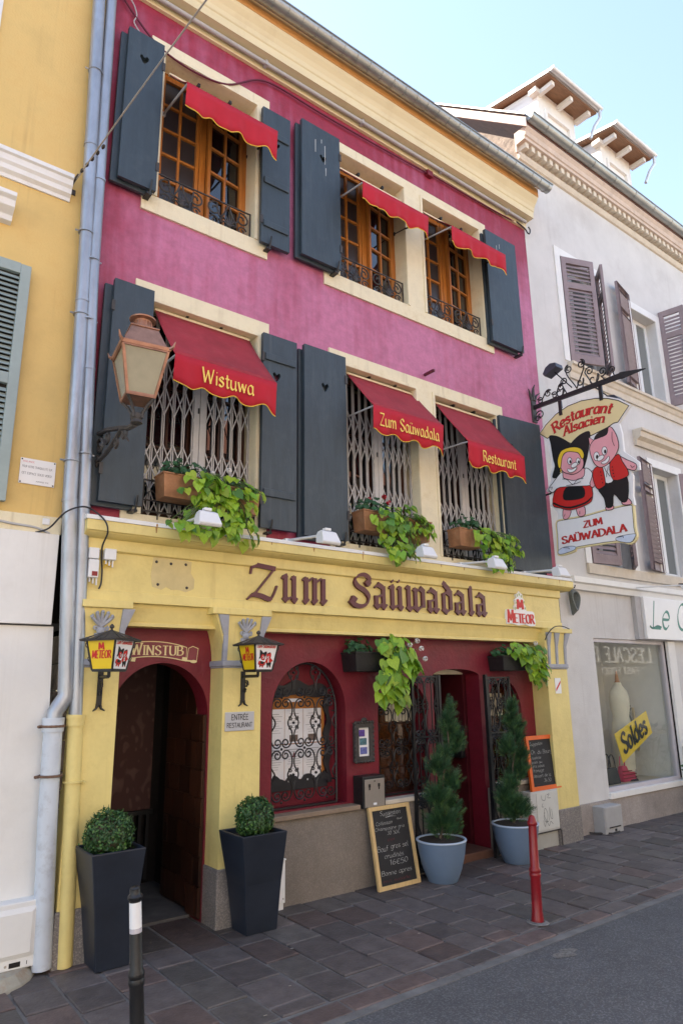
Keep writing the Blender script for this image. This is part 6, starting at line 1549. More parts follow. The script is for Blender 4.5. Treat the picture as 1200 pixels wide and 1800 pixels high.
vine('broad lime vine spilling over the ledge below the Wistuwa awning', (2.55, -0.12, 3.34), [(2.27, 3.27, 0.19, 0.14, -0.26), (2.58, 3.24, 0.20, 0.17, -0.24), (2.44, 3.06, 0.30, 0.17, -0.24), (2.30, 2.93, 0.16, 0.09, -0.28), (2.62, 2.94, 0.18, 0.10, -0.26), (2.06, 2.90, 0.14, 0.055, -0.30), (2.78, 3.28, 0.10, 0.07, -0.20)], 240, 21, 0.050, 0.098)
vine('bushy lime vine in the middle window with shoots over the ledge', (4.6, -0.12, 3.34), [(4.24, 3.27, 0.20, 0.13, -0.26), (4.40, 3.12, 0.26, 0.18, -0.22), (4.42, 2.95, 0.20, 0.10, -0.26), (4.68, 3.28, 0.18, 0.12, -0.20), (4.80, 3.22, 0.12, 0.10, -0.20), (4.55, 3.42, 0.10, 0.05, -0.18)], 215, 22, 0.046, 0.088)
vine('lime vine at the last window touching the dark shutter', (5.85, -0.12, 3.30), [(5.66, 3.25, 0.21, 0.11, -0.26), (5.86, 3.14, 0.24, 0.14, -0.22), (5.85, 3.00, 0.22, 0.10, -0.26), (6.08, 3.26, 0.16, 0.10, -0.2), (6.22, 3.18, 0.07, 0.07, -0.18)], 205, 23, 0.046, 0.085)
trough('black iron wall trough between the menu window and the gate', 3.935, 4.42, -0.13, 0.095, 1.835, 2.005, 'black')
trough('black iron wall trough over the last arched window', 5.985, 6.42, -0.13, 0.095, 1.845, 2.00, 'black')
geranium('dark geranium in the wall trough beside the menu window', (4.06, -0.02, 2.01), 0.12, 0.10, 0.15, 46, 7)
geranium('white flowering geranium rising from the hanging vine by the gate', (4.50, -0.02, 2.02), 0.16, 0.10, 0.12, 24, 8, [(4.62, -0.12, 2.09, 'petalw'), (4.735, -0.16, 2.055, 'petalw'), (4.76, -0.18, 1.955, 'petalw'), (4.72, -0.12, 2.13, 'petalw'), (4.66, -0.12, 2.03, 'petalw')])
geranium('dark geranium in the wall trough over the last arched window', (6.12, -0.02, 2.00), 0.13, 0.10, 0.12, 46, 9, [(6.58, -0.12, 2.15, 'petalw')])
vine('long lime vine hanging from the wall trough beside the gate', (4.35, -0.02, 2.02), [(4.38, 2.07, 0.20, 0.09, -0.12), (4.42, 1.94, 0.20, 0.13, -0.14), (4.33, 1.80, 0.19, 0.13, -0.15), (4.28, 1.68, 0.18, 0.10, -0.15), (4.34, 1.585, 0.14, 0.055, -0.14), (4.54, 1.95, 0.10, 0.13, -0.10)], 135, 24, 0.070, 0.145)
vine('lime vine hanging from the wall trough towards the end pilaster', (6.32, -0.02, 2.02), [(6.25, 2.08, 0.22, 0.07, -0.12), (6.40, 1.98, 0.20, 0.11, -0.14), (6.50, 1.86, 0.16, 0.11, -0.15), (6.50, 1.76, 0.13, 0.06, -0.14), (6.60, 2.04, 0.09, 0.10, -0.10)], 150, 25, 0.055, 0.100)

# ---- square planters with clipped box balls
def square_planter(label, plabel, x0, x1, y0, y1, h, bx0, bx1, by0, by1, bc, br, seed):
    t = thing('square_planter', label, 'planter', ((x0+x1)/2, (y0+y1)/2, 0), 'tall dark planters at the entrance')
    lv = [(0.0, 0.0), (0.5, 0.42), (0.85, 0.83), (1.0, 1.0)]; L = []
    for f, g in lv:
        L.append([(bx0+(x0-bx0)*g, by0+(y0-by0)*g, h*f), (bx1+(x1-bx1)*g, by0+(y0-by0)*g, h*f), (bx1+(x1-bx1)*g, by1+(y1-by1)*g, h*f), (bx0+(x0-bx0)*g, by1+(y1-by1)*g, h*f)])
    mb = MB(); vs = [p for l in L for p in l]; fs = [(3, 2, 1, 0)]
    for i in range(3):
        for k in range(4): fs.append((i*4+k, i*4+(k+1) % 4, (i+1)*4+(k+1) % 4, (i+1)*4+k))
    e = 0.022; n = len(vs)
    vs += [(x0+e, y0+e, h), (x1-e, y0+e, h), (x1-e, y1-e, h), (x0+e, y1-e, h)] + [(x0+e, y0+e, h-0.05), (x1-e, y0+e, h-0.05), (x1-e, y1-e, h-0.05), (x0+e, y1-e, h-0.05)]
    for k in range(4): j = (k+1) % 4; fs += [(12+k, 12+j, n+j, n+k), (n+k, n+j, n+4+j, n+4+k)]
    mb.add(vs, fs); mb.build('pot', M['potdark'], t, bev=0.008)
    bx('soil', M['soil'], t, x0+0.024, x1-0.024, y0+0.024, y1-0.024, h-0.06, h-0.035)
    b = thing('box_ball', plabel, 'topiary', (bc[0], bc[1], h-0.035), 'clipped box balls')
    rg = random.Random(seed); mb = MB()
    for k in range(3600):
        d = V3((rg.gauss(0, 1), rg.gauss(0, 1), rg.gauss(0, 1))).normalized()
        rr = br*(1+0.06*sin(7*d.x+seed)*sin(6*d.z+2)+0.035*sin(15*d.y+seed)*sin(13*d.z)+rg.uniform(-0.22, 0.05)+(rg.uniform(0, 0.16) if rg.random() < 0.03 else 0)); p = V3(bc)+d*rr
        n_ = (d+V3((rg.uniform(-.8, .8), rg.uniform(-.8, .8), rg.uniform(-.5, .9)))).normalized(); u = n_.orthogonal().normalized(); v = n_.cross(u); a = rg.uniform(0, 6.3); u, v = u*cos(a)+v*sin(a), v*cos(a)-u*sin(a)
        s = rg.uniform(0.008, 0.014); mb.poly([tuple(p-u*s), tuple(p+v*s*0.6), tuple(p+u*s), tuple(p-v*s*0.6)], 1 if rr > br*0.98 and rg.random() < 0.35 else 0)
    for k in range(60):
        d = V3((rg.gauss(0, 1), rg.gauss(0, 1), rg.gauss(0, 1))).normalized(); p = V3(bc)+d*br*1.0
        mb.tube([p, p+d*rg.uniform(0.01, 0.03)+V3((0, 0, 0.008))], 0.004, 4, r1=0.001)
    mb.build('foliage', [M['box'], M['boxtip']], b, kind='stuff'); MB().tube([(bc[0], bc[1], h-0.04), bc], 0.012, 6).build('trunk', M['trunk'], b)
    MB().blob(bc, br*0.74, br*0.74, br*0.74, 14, 9).build('twig_core', M['trunk'], b)
square_planter('tall dark planter with a box ball beside the yellow drainpipe foot', 'round clipped box ball in the planter by the drainpipes', 1.535, 1.885, -0.50, -0.13, 0.715, 1.655, 1.875, -0.345, -0.13, (1.70, -0.31, 0.785), 0.155, 41)
square_planter('tall dark planter with a box ball in front of the granite pilaster base', 'round clipped box ball in the planter under the entrée plate', 2.535, 2.905, -0.60, -0.235, 0.70, 2.70, 2.955, -0.385, -0.17, (2.735, -0.415, 0.785), 0.140, 42)

# ---- blue pots with spiral conifers
def blue_pot(label, plabel, cx, cy, rb, rt, h, top, lobes, seed):
    t = thing('round_planter', label, 'planter', (cx, cy, 0), 'blue grey round pots')
    mb = MB(); mb.lathe((cx, cy, 0), [(rb*0.96, 0), (rb, 0.008), (rb+(rt-rb)*0.45, h*0.3), (rb+(rt-rb)*0.78, h*0.62), (rt*0.99, h*0.93), (rt, h*0.97)], 40, cap=True); mb.build('pot', M['potblue'], t, smooth=50)
    mb = MB(); mb.lathe((cx, cy, h*0.97), [(rt+0.002, 0), (rt+0.006, 0.006), (rt+0.003, 0.014), (rt-0.014, 0.014), (rt-0.02, -0.01)], 40, cap=False); mb.build('rim', M['potrim'], t, smooth=50)
    MB().lathe((cx, cy, h*0.95), [(0.005, 0.012), (rt-0.015, 0.010)], 30, cap=False).build('soil', M['soil'], t)
    c = thing('spiral_conifer', plabel, 'conifer', (cx, cy, h), 'spiral clipped conifers')
    rg = random.Random(seed); tr = []
    for k in range(14): f = k/13; tr.append((cx+(top[0]-cx)*f+0.018*sin(f*13), cy+0.015*cos(f*13), h+(top[1]-h)*f))
    MB().tube(tr, 0.013, 6, r1=0.004).build('trunk', M['trunk'], c)
    mb = MB()
    for (lx, lz, rx, rz, cnt) in lobes:
        for k in range(int(cnt*0.52)):
            d = V3((rg.gauss(0, 1), rg.gauss(0, 1), rg.gauss(0, 1))).normalized()*rg.uniform(0.1, 1.0)**0.6
            if sin(5*d.x+3*lz*7+lx*9)*sin(6*d.z+lx*31) > 0.45 and d.length > 0.5: continue      # thin spots
            wob = 1+0.30*sin(4*atan2(d.y, d.x)+lz*23+lx*7); p = V3((lx+d.x*rx*(0.64 if lz < 0.5 else 0.53)*wob, cy+d.y*rx*(0.64 if lz < 0.5 else 0.53)*wob, lz+d.z*rz*0.92+0.03*sin(3*atan2(d.y, d.x)+lx*40))); out = V3((d.x, d.y, 0.75+0.4*d.z+rg.uniform(-0.3, 0.3))).normalized()
            L_ = rg.uniform(0.035, 0.09)*(1.7 if rg.random() < 0.07 else 1.0); tm = 1 if d.length > 0.72 and rg.random() < 0.30 else 0; side = out.cross(V3((rg.uniform(-1, 1), rg.uniform(-1, 1), rg.uniform(-1, 1)))).normalized(); e = p+out*L_
            mb.poly([tuple(p-side*0.002), tuple(p+side*0.002), tuple(e)], tm)
            for q in (0.2, 0.4, 0.6, 0.8):                  # flat feathery spray
                b_ = p+out*L_*q; w_ = L_*(0.34*(1-q)+0.10)
                for s in (-1, 1):
                    tip = b_+side*s*w_+out*w_*1.0; mb.poly([tuple(b_-out*0.003), tuple(b_+out*0.003), tuple(tip)], tm)
    mb.build('foliage', [M['thuja'], M['thujatip']], c, kind='stuff')
blue_pot('blue grey round pot next to the wooden framed chalkboard', 'spiral conifer in front of the open doorway', 4.775, -0.27, 0.135, 0.225, 0.345, (4.97, 1.53), [(4.80, 0.47, 0.23, 0.12, 2100), (4.90, 0.60, 0.17, 0.09, 900), (4.76, 0.70, 0.16, 0.10, 1000), (4.93, 0.80, 0.16, 0.10, 1000), (4.78, 0.96, 0.145, 0.08, 800), (4.86, 1.05, 0.10, 0.07, 420), (5.02, 1.16, 0.125, 0.10, 900), (4.96, 1.27, 0.10, 0.08, 520), (4.92, 1.36, 0.085, 0.06, 380), (4.975, 1.44, 0.05, 0.07, 260), (4.97, 1.51, 0.022, 0.05, 90)], 51)
blue_pot('blue grey round pot behind the red bollard', 'spiral conifer hiding the last arched window', 5.815, -0.27, 0.135, 0.230, 0.355, (5.92, 1.50), [(5.83, 0.48, 0.23, 0.12, 2100), (5.70, 0.61, 0.16, 0.08, 800), (5.80, 0.72, 0.15, 0.08, 700), (5.93, 0.84, 0.155, 0.10, 1000), (5.99, 0.97, 0.12, 0.09, 650), (5.78, 1.06, 0.13, 0.10, 800), (5.93, 1.17, 0.13, 0.09, 750), (5.99, 1.27, 0.09, 0.07, 420), (5.86, 1.32, 0.11, 0.08, 560), (5.89, 1.43, 0.07, 0.07, 330), (5.92, 1.50, 0.03, 0.05, 110)], 52)

# ------------------------------------------------------------------ chalkboards
def chalkboard(label, bl, br, ht, lean, fm, fw, lines, cat='chalkboard', z0=0.0):
    """framed slate leaning back; bl/br are ground points of its lower edge"""
    A, B = V3((*bl, z0)), V3((*br, z0)); U = (B-A).normalized(); Nn = V3((U.y, -U.x, 0)); Vv = (V3((0, 0, 1))*cos(lean)-Nn*sin(lean)).normalized(); N_ = U.cross(Vv)
    W_ = (B-A).length; t = thing('chalkboard', label, cat, tuple((A+B)/2))
    fr = (A, U, Vv, N_)
    mb = MB()
    for (a, b, c, d) in ((0, W_, 0, fw), (0, W_, ht-fw, ht), (0, fw, fw, ht-fw), (W_-fw, W_, fw, ht-fw)):
        mb.plate([(a, c), (b, c), (b, d), (a, d)], fr, -0.012, 0.016)
    mb.v = [p for p in mb.v]; mb.build('frame', M[fm], t, bev=0.003)
    MB().plate([(fw, fw), (W_-fw, fw), (W_-fw, ht-fw), (fw, ht-fw)], fr, -0.008, 0.004).build('slate', M['boardblack'], t)
    mw, mr_ = MB(), MB()
    for (tx, uu, vv, hh, ww, red) in lines:
        O = A+U*uu*W_+Vv*vv*ht
        if tx == '_': (mr_ if red else mw).plate([(0, 0), (ww*W_*0.5, 0.008), (ww*W_, 0.003), (ww*W_*0.5, 0.012)], (O, U, Vv, N_), 0, 0.0052, side=False); continue
        text_on(mr_ if red else mw, tx, hh*ht, (O, U, (Vv+U*0.12).normalized(), N_), d=0.0052, nib=6.5, ang=40, wmin=4, width=ww*W_, jitter=0.06)
    mw.build('chalk_writing', M['chalk'], t)
    if mr_.v: mr_.build('chalk_writing', M['chalkred'], t)
    return t
chalkboard('pine framed chalkboard headed Suggestion leaning on the plinth', (4.10, -0.17), (4.585, -0.17), 0.665, radians(11), 'pinewood', 0.034,
  [('Suggestion', 0.27, 0.875, 0.055, 0.50, 0), ('_', 0.36, 0.845, 0.02, 0.30, 0), ('Cotlessain', 0.14, 0.765, 0.045, 0.40, 0), ('sur', 0.66, 0.805, 0.03, 0.14, 0), ('Champagne gris', 0.10, 0.700, 0.040, 0.72, 0), ('30 50€', 0.38, 0.635, 0.045, 0.30, 0), ('plat', 0.38, 0.565, 0.03, 0.16, 1),
   ('Bœuf'.replace('œ', 'o'), 0.10, 0.45, 0.065, 0.24, 0), ('gros sel', 0.42, 0.465, 0.060, 0.42, 0), ('crudités', 0.24, 0.36, 0.055, 0.46, 0), ('16€50', 0.34, 0.275, 0.060, 0.44, 0), ('Bonne apres', 0.12, 0.165, 0.055, 0.72, 0), ('mit salade', 0.14, 0.085, 0.035, 0.64, 1)])
chalkboard('orange framed chalkboard standing on the grey meter cabinet', (6.315, -0.105), (6.83, -0.105), 0.565, radians(3.5), 'orangepaint', 0.042,
  [('Suggestion', 0.13, 0.82, 0.06, 0.42, 0), ('Ch. du Bourg', 0.13, 0.66, 0.075, 0.72, 0), ('assiette', 0.13, 0.57, 0.05, 0.32, 0), ('pain au', 0.13, 0.49, 0.05, 0.34, 0), ('gras salade', 0.13, 0.42, 0.05, 0.40, 0), ('fromage', 0.13, 0.33, 0.06, 0.36, 0), ('dessert de la', 0.13, 0.235, 0.06, 0.58, 0), ('36.50', 0.46, 0.14, 0.065, 0.24, 0), ('maison', 0.15, 0.10, 0.03, 0.16, 1)], z0=0.578)

# ------------------------------------------------------------------ cabinets
mc = thing('meter_cabinet', 'grey meter cabinet with scribbled graffiti under the orange chalkboard', 'utility cabinet', (6.50, -0.06, 0))
bx('housing', M['greycab'], mc, 6.27, 6.742, -0.125, -0.0005, 0.165, 0.577, bev=0.006); bx('door', mat('pale_cabinet_door', (0.56, 0.56, 0.52), 0.5, var=0.05, grime=0.2), mc, 6.36, 6.725, -0.131, -0.1255, 0.185, 0.560, bev=0.003)
bx('base', mat('cast_base', (0.36, 0.35, 0.31), 0.8, var=0.1), mc, 6.29, 6.73, -0.10, -0.0005, -0.02, 0.150, bev=0.008); bx('lip', M['rust'], mc, 6.28, 6.74, -0.115, -0.001, 0.1505, 0.1645)
MB().tube([(6.725, -0.12, 0.165), (6.745, -0.13, 0.15), (6.745, -0.13, 0.0)], 0.010, 5).build('cable_pipe', M['rust'], mc)
mb = MB()
gp = [[(6.44, 0.53), (6.45, 0.49), (6.50, 0.48), (6.52, 0.53)], [(6.54, 0.53), (6.58, 0.535), (6.55, 0.50), (6.60, 0.495)], [(6.46, 0.45), (6.44, 0.42), (6.47, 0.415)], [(6.48, 0.36), (6.46, 0.30), (6.50, 0.26), (6.53, 0.34), (6.49, 0.40), (6.47, 0.33), (6.52, 0.26), (6.56, 0.31), (6.57, 0.40), (6.58, 0.30), (6.61, 0.29), (6.60, 0.38)], [(6.45, 0.28), (6.47, 0.22), (6.50, 0.27), (6.54, 0.22), (6.57, 0.26), (6.61, 0.23)]]
for g in gp:
    for q in stroke_quads(smooth_pts(g, 4), 0.006, 0, 0.006): mb.plate(q, FX(0, -0.1312, 0), 0, 0.0008, side=False)
mb.build('graffiti', mat('faded_marker', (0.17, 0.18, 0.17), 0.7), mc)
lc = thing('gas_cabinet', 'white gas cabinet at the foot of the white shopfront', 'utility cabinet', (1.12, -0.06, 0.0))
bx('housing', M['white'], lc, 0.90, 1.395, -0.125, -0.001, 0.055, 0.43, bev=0.008)
mb = MB(); mb.hexa([(0.955, -0.1262, 0.115), (1.34, -0.1262, 0.115), (1.34, -0.1262, 0.40), (0.955, -0.1262, 0.40)], [(0.985, -0.142, 0.145), (1.31, -0.142, 0.145), (1.31, -0.142, 0.37), (0.985, -0.142, 0.37)]); mb.build('door', M['white'], lc, bev=0.003)
mb = MB(); mb.box(1.20, 1.265, -0.1265, -0.1252, 0.07, 0.098); mb.box(1.30, 1.304, -0.1265, -0.1252, 0.075, 0.095); build_each(mb, 'slot', M['signblack'], lc)
mb = MB(); mb.blob((1.365, -0.127, 0.085), 0.008, 0.004, 0.008, 8, 4); mb.blob((1.18, -0.127, 0.085), 0.008, 0.004, 0.008, 8, 4); build_each(mb, 'screw', M['steel'], lc)
mb = MB(); mb.lathe((1.08, -0.01, -0.02), [(0.30, 0), (0.29, 0.03), (0.24, 0.08)], 20); mb.build('base', mat('mossy_base', (0.35, 0.33, 0.27), 0.9, var=0.2, grime=0.6, gcol=(0.30, 0.13, 0.05), gscale=9), lc)
wc = thing('wall_cabinet', 'small white cabinet on the plinth half hidden by a dark planter', 'utility cabinet', (3.14, -0.04, 0.0))
bx('housing', M['white'], wc, 3.02, 3.235, -0.055, -0.0005, 0.05, 0.36, bev=0.006); bx('base', M['white'], wc, 3.03, 3.225, -0.045, -0.0005, -0.02, 0.0495, bev=0.004); bx('lid', M['white'], wc, 3.015, 3.24, -0.062, -0.001, 0.3605, 0.372, bev=0.003)
MB().blob((3.215, -0.057, 0.085), 0.007, 0.004, 0.007, 8, 4).build('lock', M['steel'], wc)
rc = thing('grey_cabinet', 'pale grey cabinet at the foot of the pale grey house', 'utility cabinet', (7.72, -0.08, 0))
bx('housing', M['greycab2'], rc, 7.53, 7.90, -0.16, -0.001, 0.0, 0.295, bev=0.008); bx('door', M['greycab2'], rc, 7.545, 7.885, -0.166, -0.1605, 0.06, 0.285, bev=0.004)
mb = MB(); mb.box(7.60, 7.84, -0.1675, -0.1655, 0.062, 0.075); mb.box(7.72, 7.76, -0.1625, -0.1605, 0.02, 0.045); build_each(mb, 'slot', M['signblack'], rc)
MB().tube([(7.42, -0.02, 0.02), (7.48, -0.06, 0.012), (7.62, -0.19, 0.012), (7.78, -0.18, 0.012)], 0.010, 5).build('ground_cable', M['cable'], rc)

# ------------------------------------------------------------------ bollards
def bollard(label, x, y, m, cap, band=None, k=1.0, hz=1.0, tilt=0.0):
    t = thing('bollard', label, 'bollard', (x, y, 0), 'street bollards along the kerb')
    pr = [(0.050, 0), (0.050, 0.035), (0.046, 0.045), (0.047, 0.06), (0.043, 0.07), (0.041, 0.30), (0.046, 0.31), (0.048, 0.325), (0.043, 0.335), (0.048, 0.345), (0.047, 0.36), (0.038, 0.372), (0.034, 0.655), (0.034, 0.66)]
    pr = [(a*k, b*hz) for a, b in pr]
    MB().lathe((x, y, 0.0), pr, 24).build('post', M[m], t, smooth=35)
    if cap == 'r': c = [(0.036, 0.66), (0.042, 0.668), (0.042, 0.682), (0.036, 0.692), (0.028, 0.715), (0.020, 0.728), (0.006, 0.733)]
    else: c = [(0.034, 0.66), (0.043, 0.668), (0.045, 0.678), (0.036, 0.686), (0.031, 0.692), (0.031, 0.712), (0.022, 0.720), (0.004, 0.722)]
    c = [(a*k, b*hz) for a, b in c]
    MB().lathe((x, y, 0.0), c, 24).build('cap', M[m], t, smooth=35)
    if band: MB().lathe((x, y, 0.0), [(0.0362*k, 0.545*hz), (0.0360*k, 0.655*hz)], 24, cap=False).build('reflective_band', M[band], t, smooth=35); MB().lathe((x, y, 0), [(0.0364*k, 0.525*hz), (0.0362*k, 0.5445*hz)], 24, cap=False).build('sticker_remnant', mat('torn_sticker', (0.5, 0.47, 0.5), 0.6), t)
    MB().lathe((x, y, 0.002), [(0.085, 0), (0.075, 0.006), (0.050, 0.010)], 16, cap=False).build('mortar_collar', M['mortar'], t)
    t.rotation_euler = (0, tilt, 0)
    return t
bollard('red metal bollard at the kerb before the grey meter cabinet', 4.51, -1.50, 'redpaint', 'r', None, 0.90, 1.0, radians(2.0))
bollard('black metal bollard with a white band at the near kerb', 1.485, -1.50, 'black', 'b', 'signwhite', 0.82, 1.06, radians(-4.5))
# ------------------------------------------------------------------ ochre house on the near side
LB = thing('ochre_house', 'ochre plastered house with pale louvred shutter beside the zinc drainpipes', 'building', (-2, 0.5, 0))
mb = MB(); wall_holes(mb, -8.0, 1.355, 2.93, 9.6, 0.0, [])
mb.poly([(1.355, 0, 2.93), (1.355, 0.6, 2.93), (1.355, 0.6, 9.6), (1.355, 0, 9.6)]); mb.build('upper_wall', M['ochre'], LB)
bx('core_wall', M['ochre'], LB, -8.0, 1.26, 0.05, 8.0, 3.0, 9.6)
led = [(0.0, 5.57), (-0.015, 5.57), (-0.02, 5.60), (-0.05, 5.62), (-0.055, 5.66), (-0.075, 5.68), (-0.08, 5.73), (-0.10, 5.74), (-0.10, 5.775), (0.0, 5.785)]
MB().sweepx(led, -8.0, 1.14).build('string_course', M['white'], LB)
MB().sweepx([(0.0, 5.17), (-0.05, 5.18), (-0.06, 5.22), (-0.12, 5.26), (-0.13, 5.31), (-0.16, 5.33), (-0.16, 5.365), (0.0, 5.37)], -0.6, 0.735).build('window_hood', M['white'], LB, bev=0.003)
mb = MB(); mb.box(-0.75, -0.61, -0.02, -0.001, 6.55, 8.2); mb.box(0.345, 0.485, -0.02, -0.001, 6.55, 8.2); mb.box(-0.609, 0.344, -0.02, -0.001, 8.06, 8.2); mb.box(-0.609, 0.344, -0.03, -0.001, 6.55, 6.66); mb.build('window_surround', M['white'], LB)
mb = MB()
for q in ((-0.609, -0.55, 6.661, 8.059), (0.285, 0.344, 6.661, 8.059), (-0.16, -0.10, 6.661, 8.059), (-0.549, -0.161, 7.3, 7.34), (-0.099, 0.284, 7.3, 7.34)): mb.box(q[0], q[1], -0.016, -0.001, q[2], q[3])
wo_ = mb.build('window', M['upvc'], LB)
for q in ((-0.55, -0.16), (-0.10, 0.285)): bx('pane', M['glassdark'], wo_, q[0], q[1], -0.008, -0.0008, 6.661, 8.059)
bx('base_band', M['cream'], LB, -8.0, 1.30, -0.04, 0.3, 2.80, 2.928, bev=0.006)
sh = bx('shutter', M['sage'], LB, 0.832, 0.905, -0.075, -0.035, 2.99, 4.84, bev=0.004)
for zz in (2.99, 3.86, 4.76): bx('rail', M['sage'], sh, 0.30, 0.8315, -0.074, -0.036, zz, zz+0.085, bev=0.003)
for k in range(40):
    z = 3.085+k*0.0215 if k < 20 else 3.955+(k-20)*0.0400*1.0
    z = 3.09 + k*0.0415
    if 3.83 < z < 3.96 or z > 4.74: continue
    s = MB(); s.hexa([(0.33, -0.072, z), (0.8313, -0.072, z), (0.8313, -0.062, z), (0.33, -0.062, z)], [(0.33, -0.044, z+0.036), (0.8313, -0.044, z+0.036), (0.8313, -0.036, z+0.030), (0.33, -0.036, z+0.030)])
    s.build('slat', M['sage'], sh)
bx('shutter_back', M['void'], sh, 0.31, 0.8312, -0.0345, -0.002, 3.0, 4.83)
bx('shopfront_panel', M['whitewall'], LB, -8.0, 1.287, -0.055, 0.3, 2.155, 2.799, bev=0.004); bx('panel_joint', M['rust'], LB, -8.0, 1.30, -0.03, 0.3, 2.145, 2.1545)
mb = MB(); mb.hexa([(-8.0, -0.02, -0.02), (1.395, -0.02, -0.02), (1.395, 0.3, -0.02), (-8, 0.3, -0.02)], [(-8.0, -0.02, 2.1445), (1.31, -0.02, 2.1445), (1.31, 0.3, 2.1445), (-8, 0.3, 2.1445)]); mb.build('lower_wall', M['whitewall'], LB)
st = MB(); rg = random.Random(4); z = -0.02
while z < 2.0:
    h = rg.uniform(0.10, 0.22); d = rg.uniform(0.0, 0.03); st.box(1.386, 1.500, 0.02-d, 0.3, z, z+h-0.008); z += h
st.build('corner_stones', M['rubble'], LB, bev=0.01)
bx('roof', M['tile'], LB, -8.2, 1.35, -0.5, 8.2, 9.6, 9.75)
pq = thing('wall_plaque', 'small white plaque with two lines of print on the ochre wall', 'plaque', (1.08, 0.0, 3.16))
bx('plate', M['signwhite'], pq, 0.985, 1.228, -0.012, -0.0005, 3.155, 3.345)
mb = MB(); text_on(mb, 'POUR VOTRE TRANQUILLITE SUR', 0.016, FX(1.00, -0.012, 3.275), d=0.001, nib=15, wmin=12, width=0.205); text_on(mb, 'CET ESPACE SOUS VIDEO', 0.016, FX(1.00, -0.012, 3.225), d=0.001, nib=15, wmin=12, width=0.205); text_on(mb, 'ARRETE', 0.009, FX(1.10, -0.012, 3.175), d=0.001, nib=15, wmin=12, width=0.09); mb.build('print', mat('grey_print', (0.25, 0.25, 0.27), 0.7), pq)
mb = MB(); text_on(mb, 'VIGILANCE', 0.012, FX(1.00, -0.012, 3.315), d=0.001, nib=15, wmin=12, width=0.08); mb.build('print', mat('pink_print', (0.7, 0.25, 0.28), 0.7), pq)
mb = MB()
for a in (0.995, 1.218):
    for b in (3.165, 3.335): mb.blob((a, -0.013, b), 0.006, 0.004, 0.006, 6, 4)
build_each(mb, 'screw', M['rust'], pq)

# ------------------------------------------------------------------ pale grey house on the far side
GB = thing('grey_house', 'pale grey rendered house with mauve louvred shutters and dentil cornice', 'building', (10, 0.5, 0))
SW = (7.93, 9.70, 0.40, 2.26)
mb = MB(); H = [(8.07, 9.03, 6.18, 7.93), (9.98, 10.76, 6.18, 7.72), (12.2, 13.0, 6.18, 7.72), (8.07, 9.12, 3.24, 4.98), (9.98, 10.76, 3.26, 4.95), (12.2, 13.0, 3.26, 4.95), SW]
wall_holes(mb, 7.278, 24, 0.33, 9.50, 0.001, H)
for h in H[:-1]: reveal(mb, *h, 0.001, 0.22)
mb.build('front_wall', M['greywall'], GB)
mb = MB(); mb.poly([(7.279, 0.002, 0), (7.279, 0.002, 9.5), (7.279, 8, 9.5), (7.279, 8, 0)]); mb.poly([(7.279, -0.1, 9.5), (7.279, 8, 9.5), (7.279, 8, 16.5), (7.279, 7.0, 16.3)]); mb.build('gable_wall', M['rubble'], GB)
bx('core_wall', M['void'], GB, 7.30, 24, 1.2, 8, 0.0, 9.4)
bx('plinth', mat_speckle('taupe_plinth', (0.30, 0.265, 0.245), ((0.36, 0.32, 0.29), (0.33, 0.29, 0.265)), 90, 0.9, 0.5), GB, 7.276, 24, -0.012, 0.10, -0.02, 0.329, bev=0.008)
MB().sweepx([(0.0, 9.24), (-0.03, 9.25), (-0.05, 9.29), (-0.06, 9.33), (0.0, 9.34)], 7.276, 24).build('cornice_bed', M['stonetrim'], GB)
mb = MB().sweepx([(0.0, 9.341), (-0.02, 9.341), (-0.02, 9.46), (-0.17, 9.47), (-0.17, 9.52), (-0.19, 9.53), (-0.20, 9.60), (-0.23, 9.64), (-0.23, 9.67), (0.0, 9.67)], 7.24, 24); mb.build('cornice', mat('pinkish_cornice', (0.60, 0.49, 0.42), 0.75, var=0.1, grime=0.3), GB)
dm = None
for k in range(46):
    xx = 7.30+k*0.145
    if dm is None: dm = bx('dentil', M['stonetrim'], GB, xx, xx+0.08, -0.14, -0.021, 9.37, 9.465, bev=0.004)
    else:
        o = dm.copy(); COL.objects.link(o); o.location = (k*0.145, 0, 0)
mb = MB()
outer = [(-0.29+0.085*cos(a), 9.77+0.085*sin(a)) for a in [pi+pi*k/12 for k in range(13)]]; inner = [(-0.29+0.079*cos(a), 9.771+0.079*sin(a)) for a in [2*pi-pi*k/12 for k in range(13)]]
mb.sweepx(outer+inner, 7.22, 24); mb.poly([(7.22, y, z) for y, z in outer]); mb.tube([(7.22, -0.377, 9.772), (24, -0.377, 9.772)], 0.011, 6)
for k in range(18):
    xs = 7.6+k*0.6; mb.tube([(xs, -0.29+0.0885*cos(a), 9.77+0.0885*sin(a)) for a in [pi+pi*q/8 for q in range(9)]], 0.005, 4)
mb.build('gutter', M['gutterzinc'], GB, smooth=40)
SLO = 0.92
mb = MB(); mb.hexa([(7.20, -0.24, 9.68), (24, -0.24, 9.68), (24, 6.5, 9.68+6.74*SLO), (7.20, 6.5, 9.68+6.74*SLO)], [(7.20, -0.24, 9.76), (24, -0.24, 9.76), (24, 6.5, 9.76+6.74*SLO), (7.20, 6.5, 9.76+6.74*SLO)]); rf = mb.build('roof', M['tile'], GB)
bx_ = MB(); bx_.hexa([(7.17, -0.26, 9.58), (7.1985, -0.26, 9.58), (7.1985, 6.5, 9.58+6.76*SLO), (7.17, 6.5, 9.58+6.76*SLO)], [(7.17, -0.26, 9.735), (7.1985, -0.26, 9.735), (7.1985, 6.5, 9.735+6.76*SLO), (7.17, 6.5, 9.735+6.76*SLO)]); bx_.build('barge_board', mat('peeling_white_board', (0.70, 0.60, 0.55), 0.8, var=0.2, scale=8, grime=0.7, gcol=(0.32, 0.14, 0.09), gscale=5), rf)
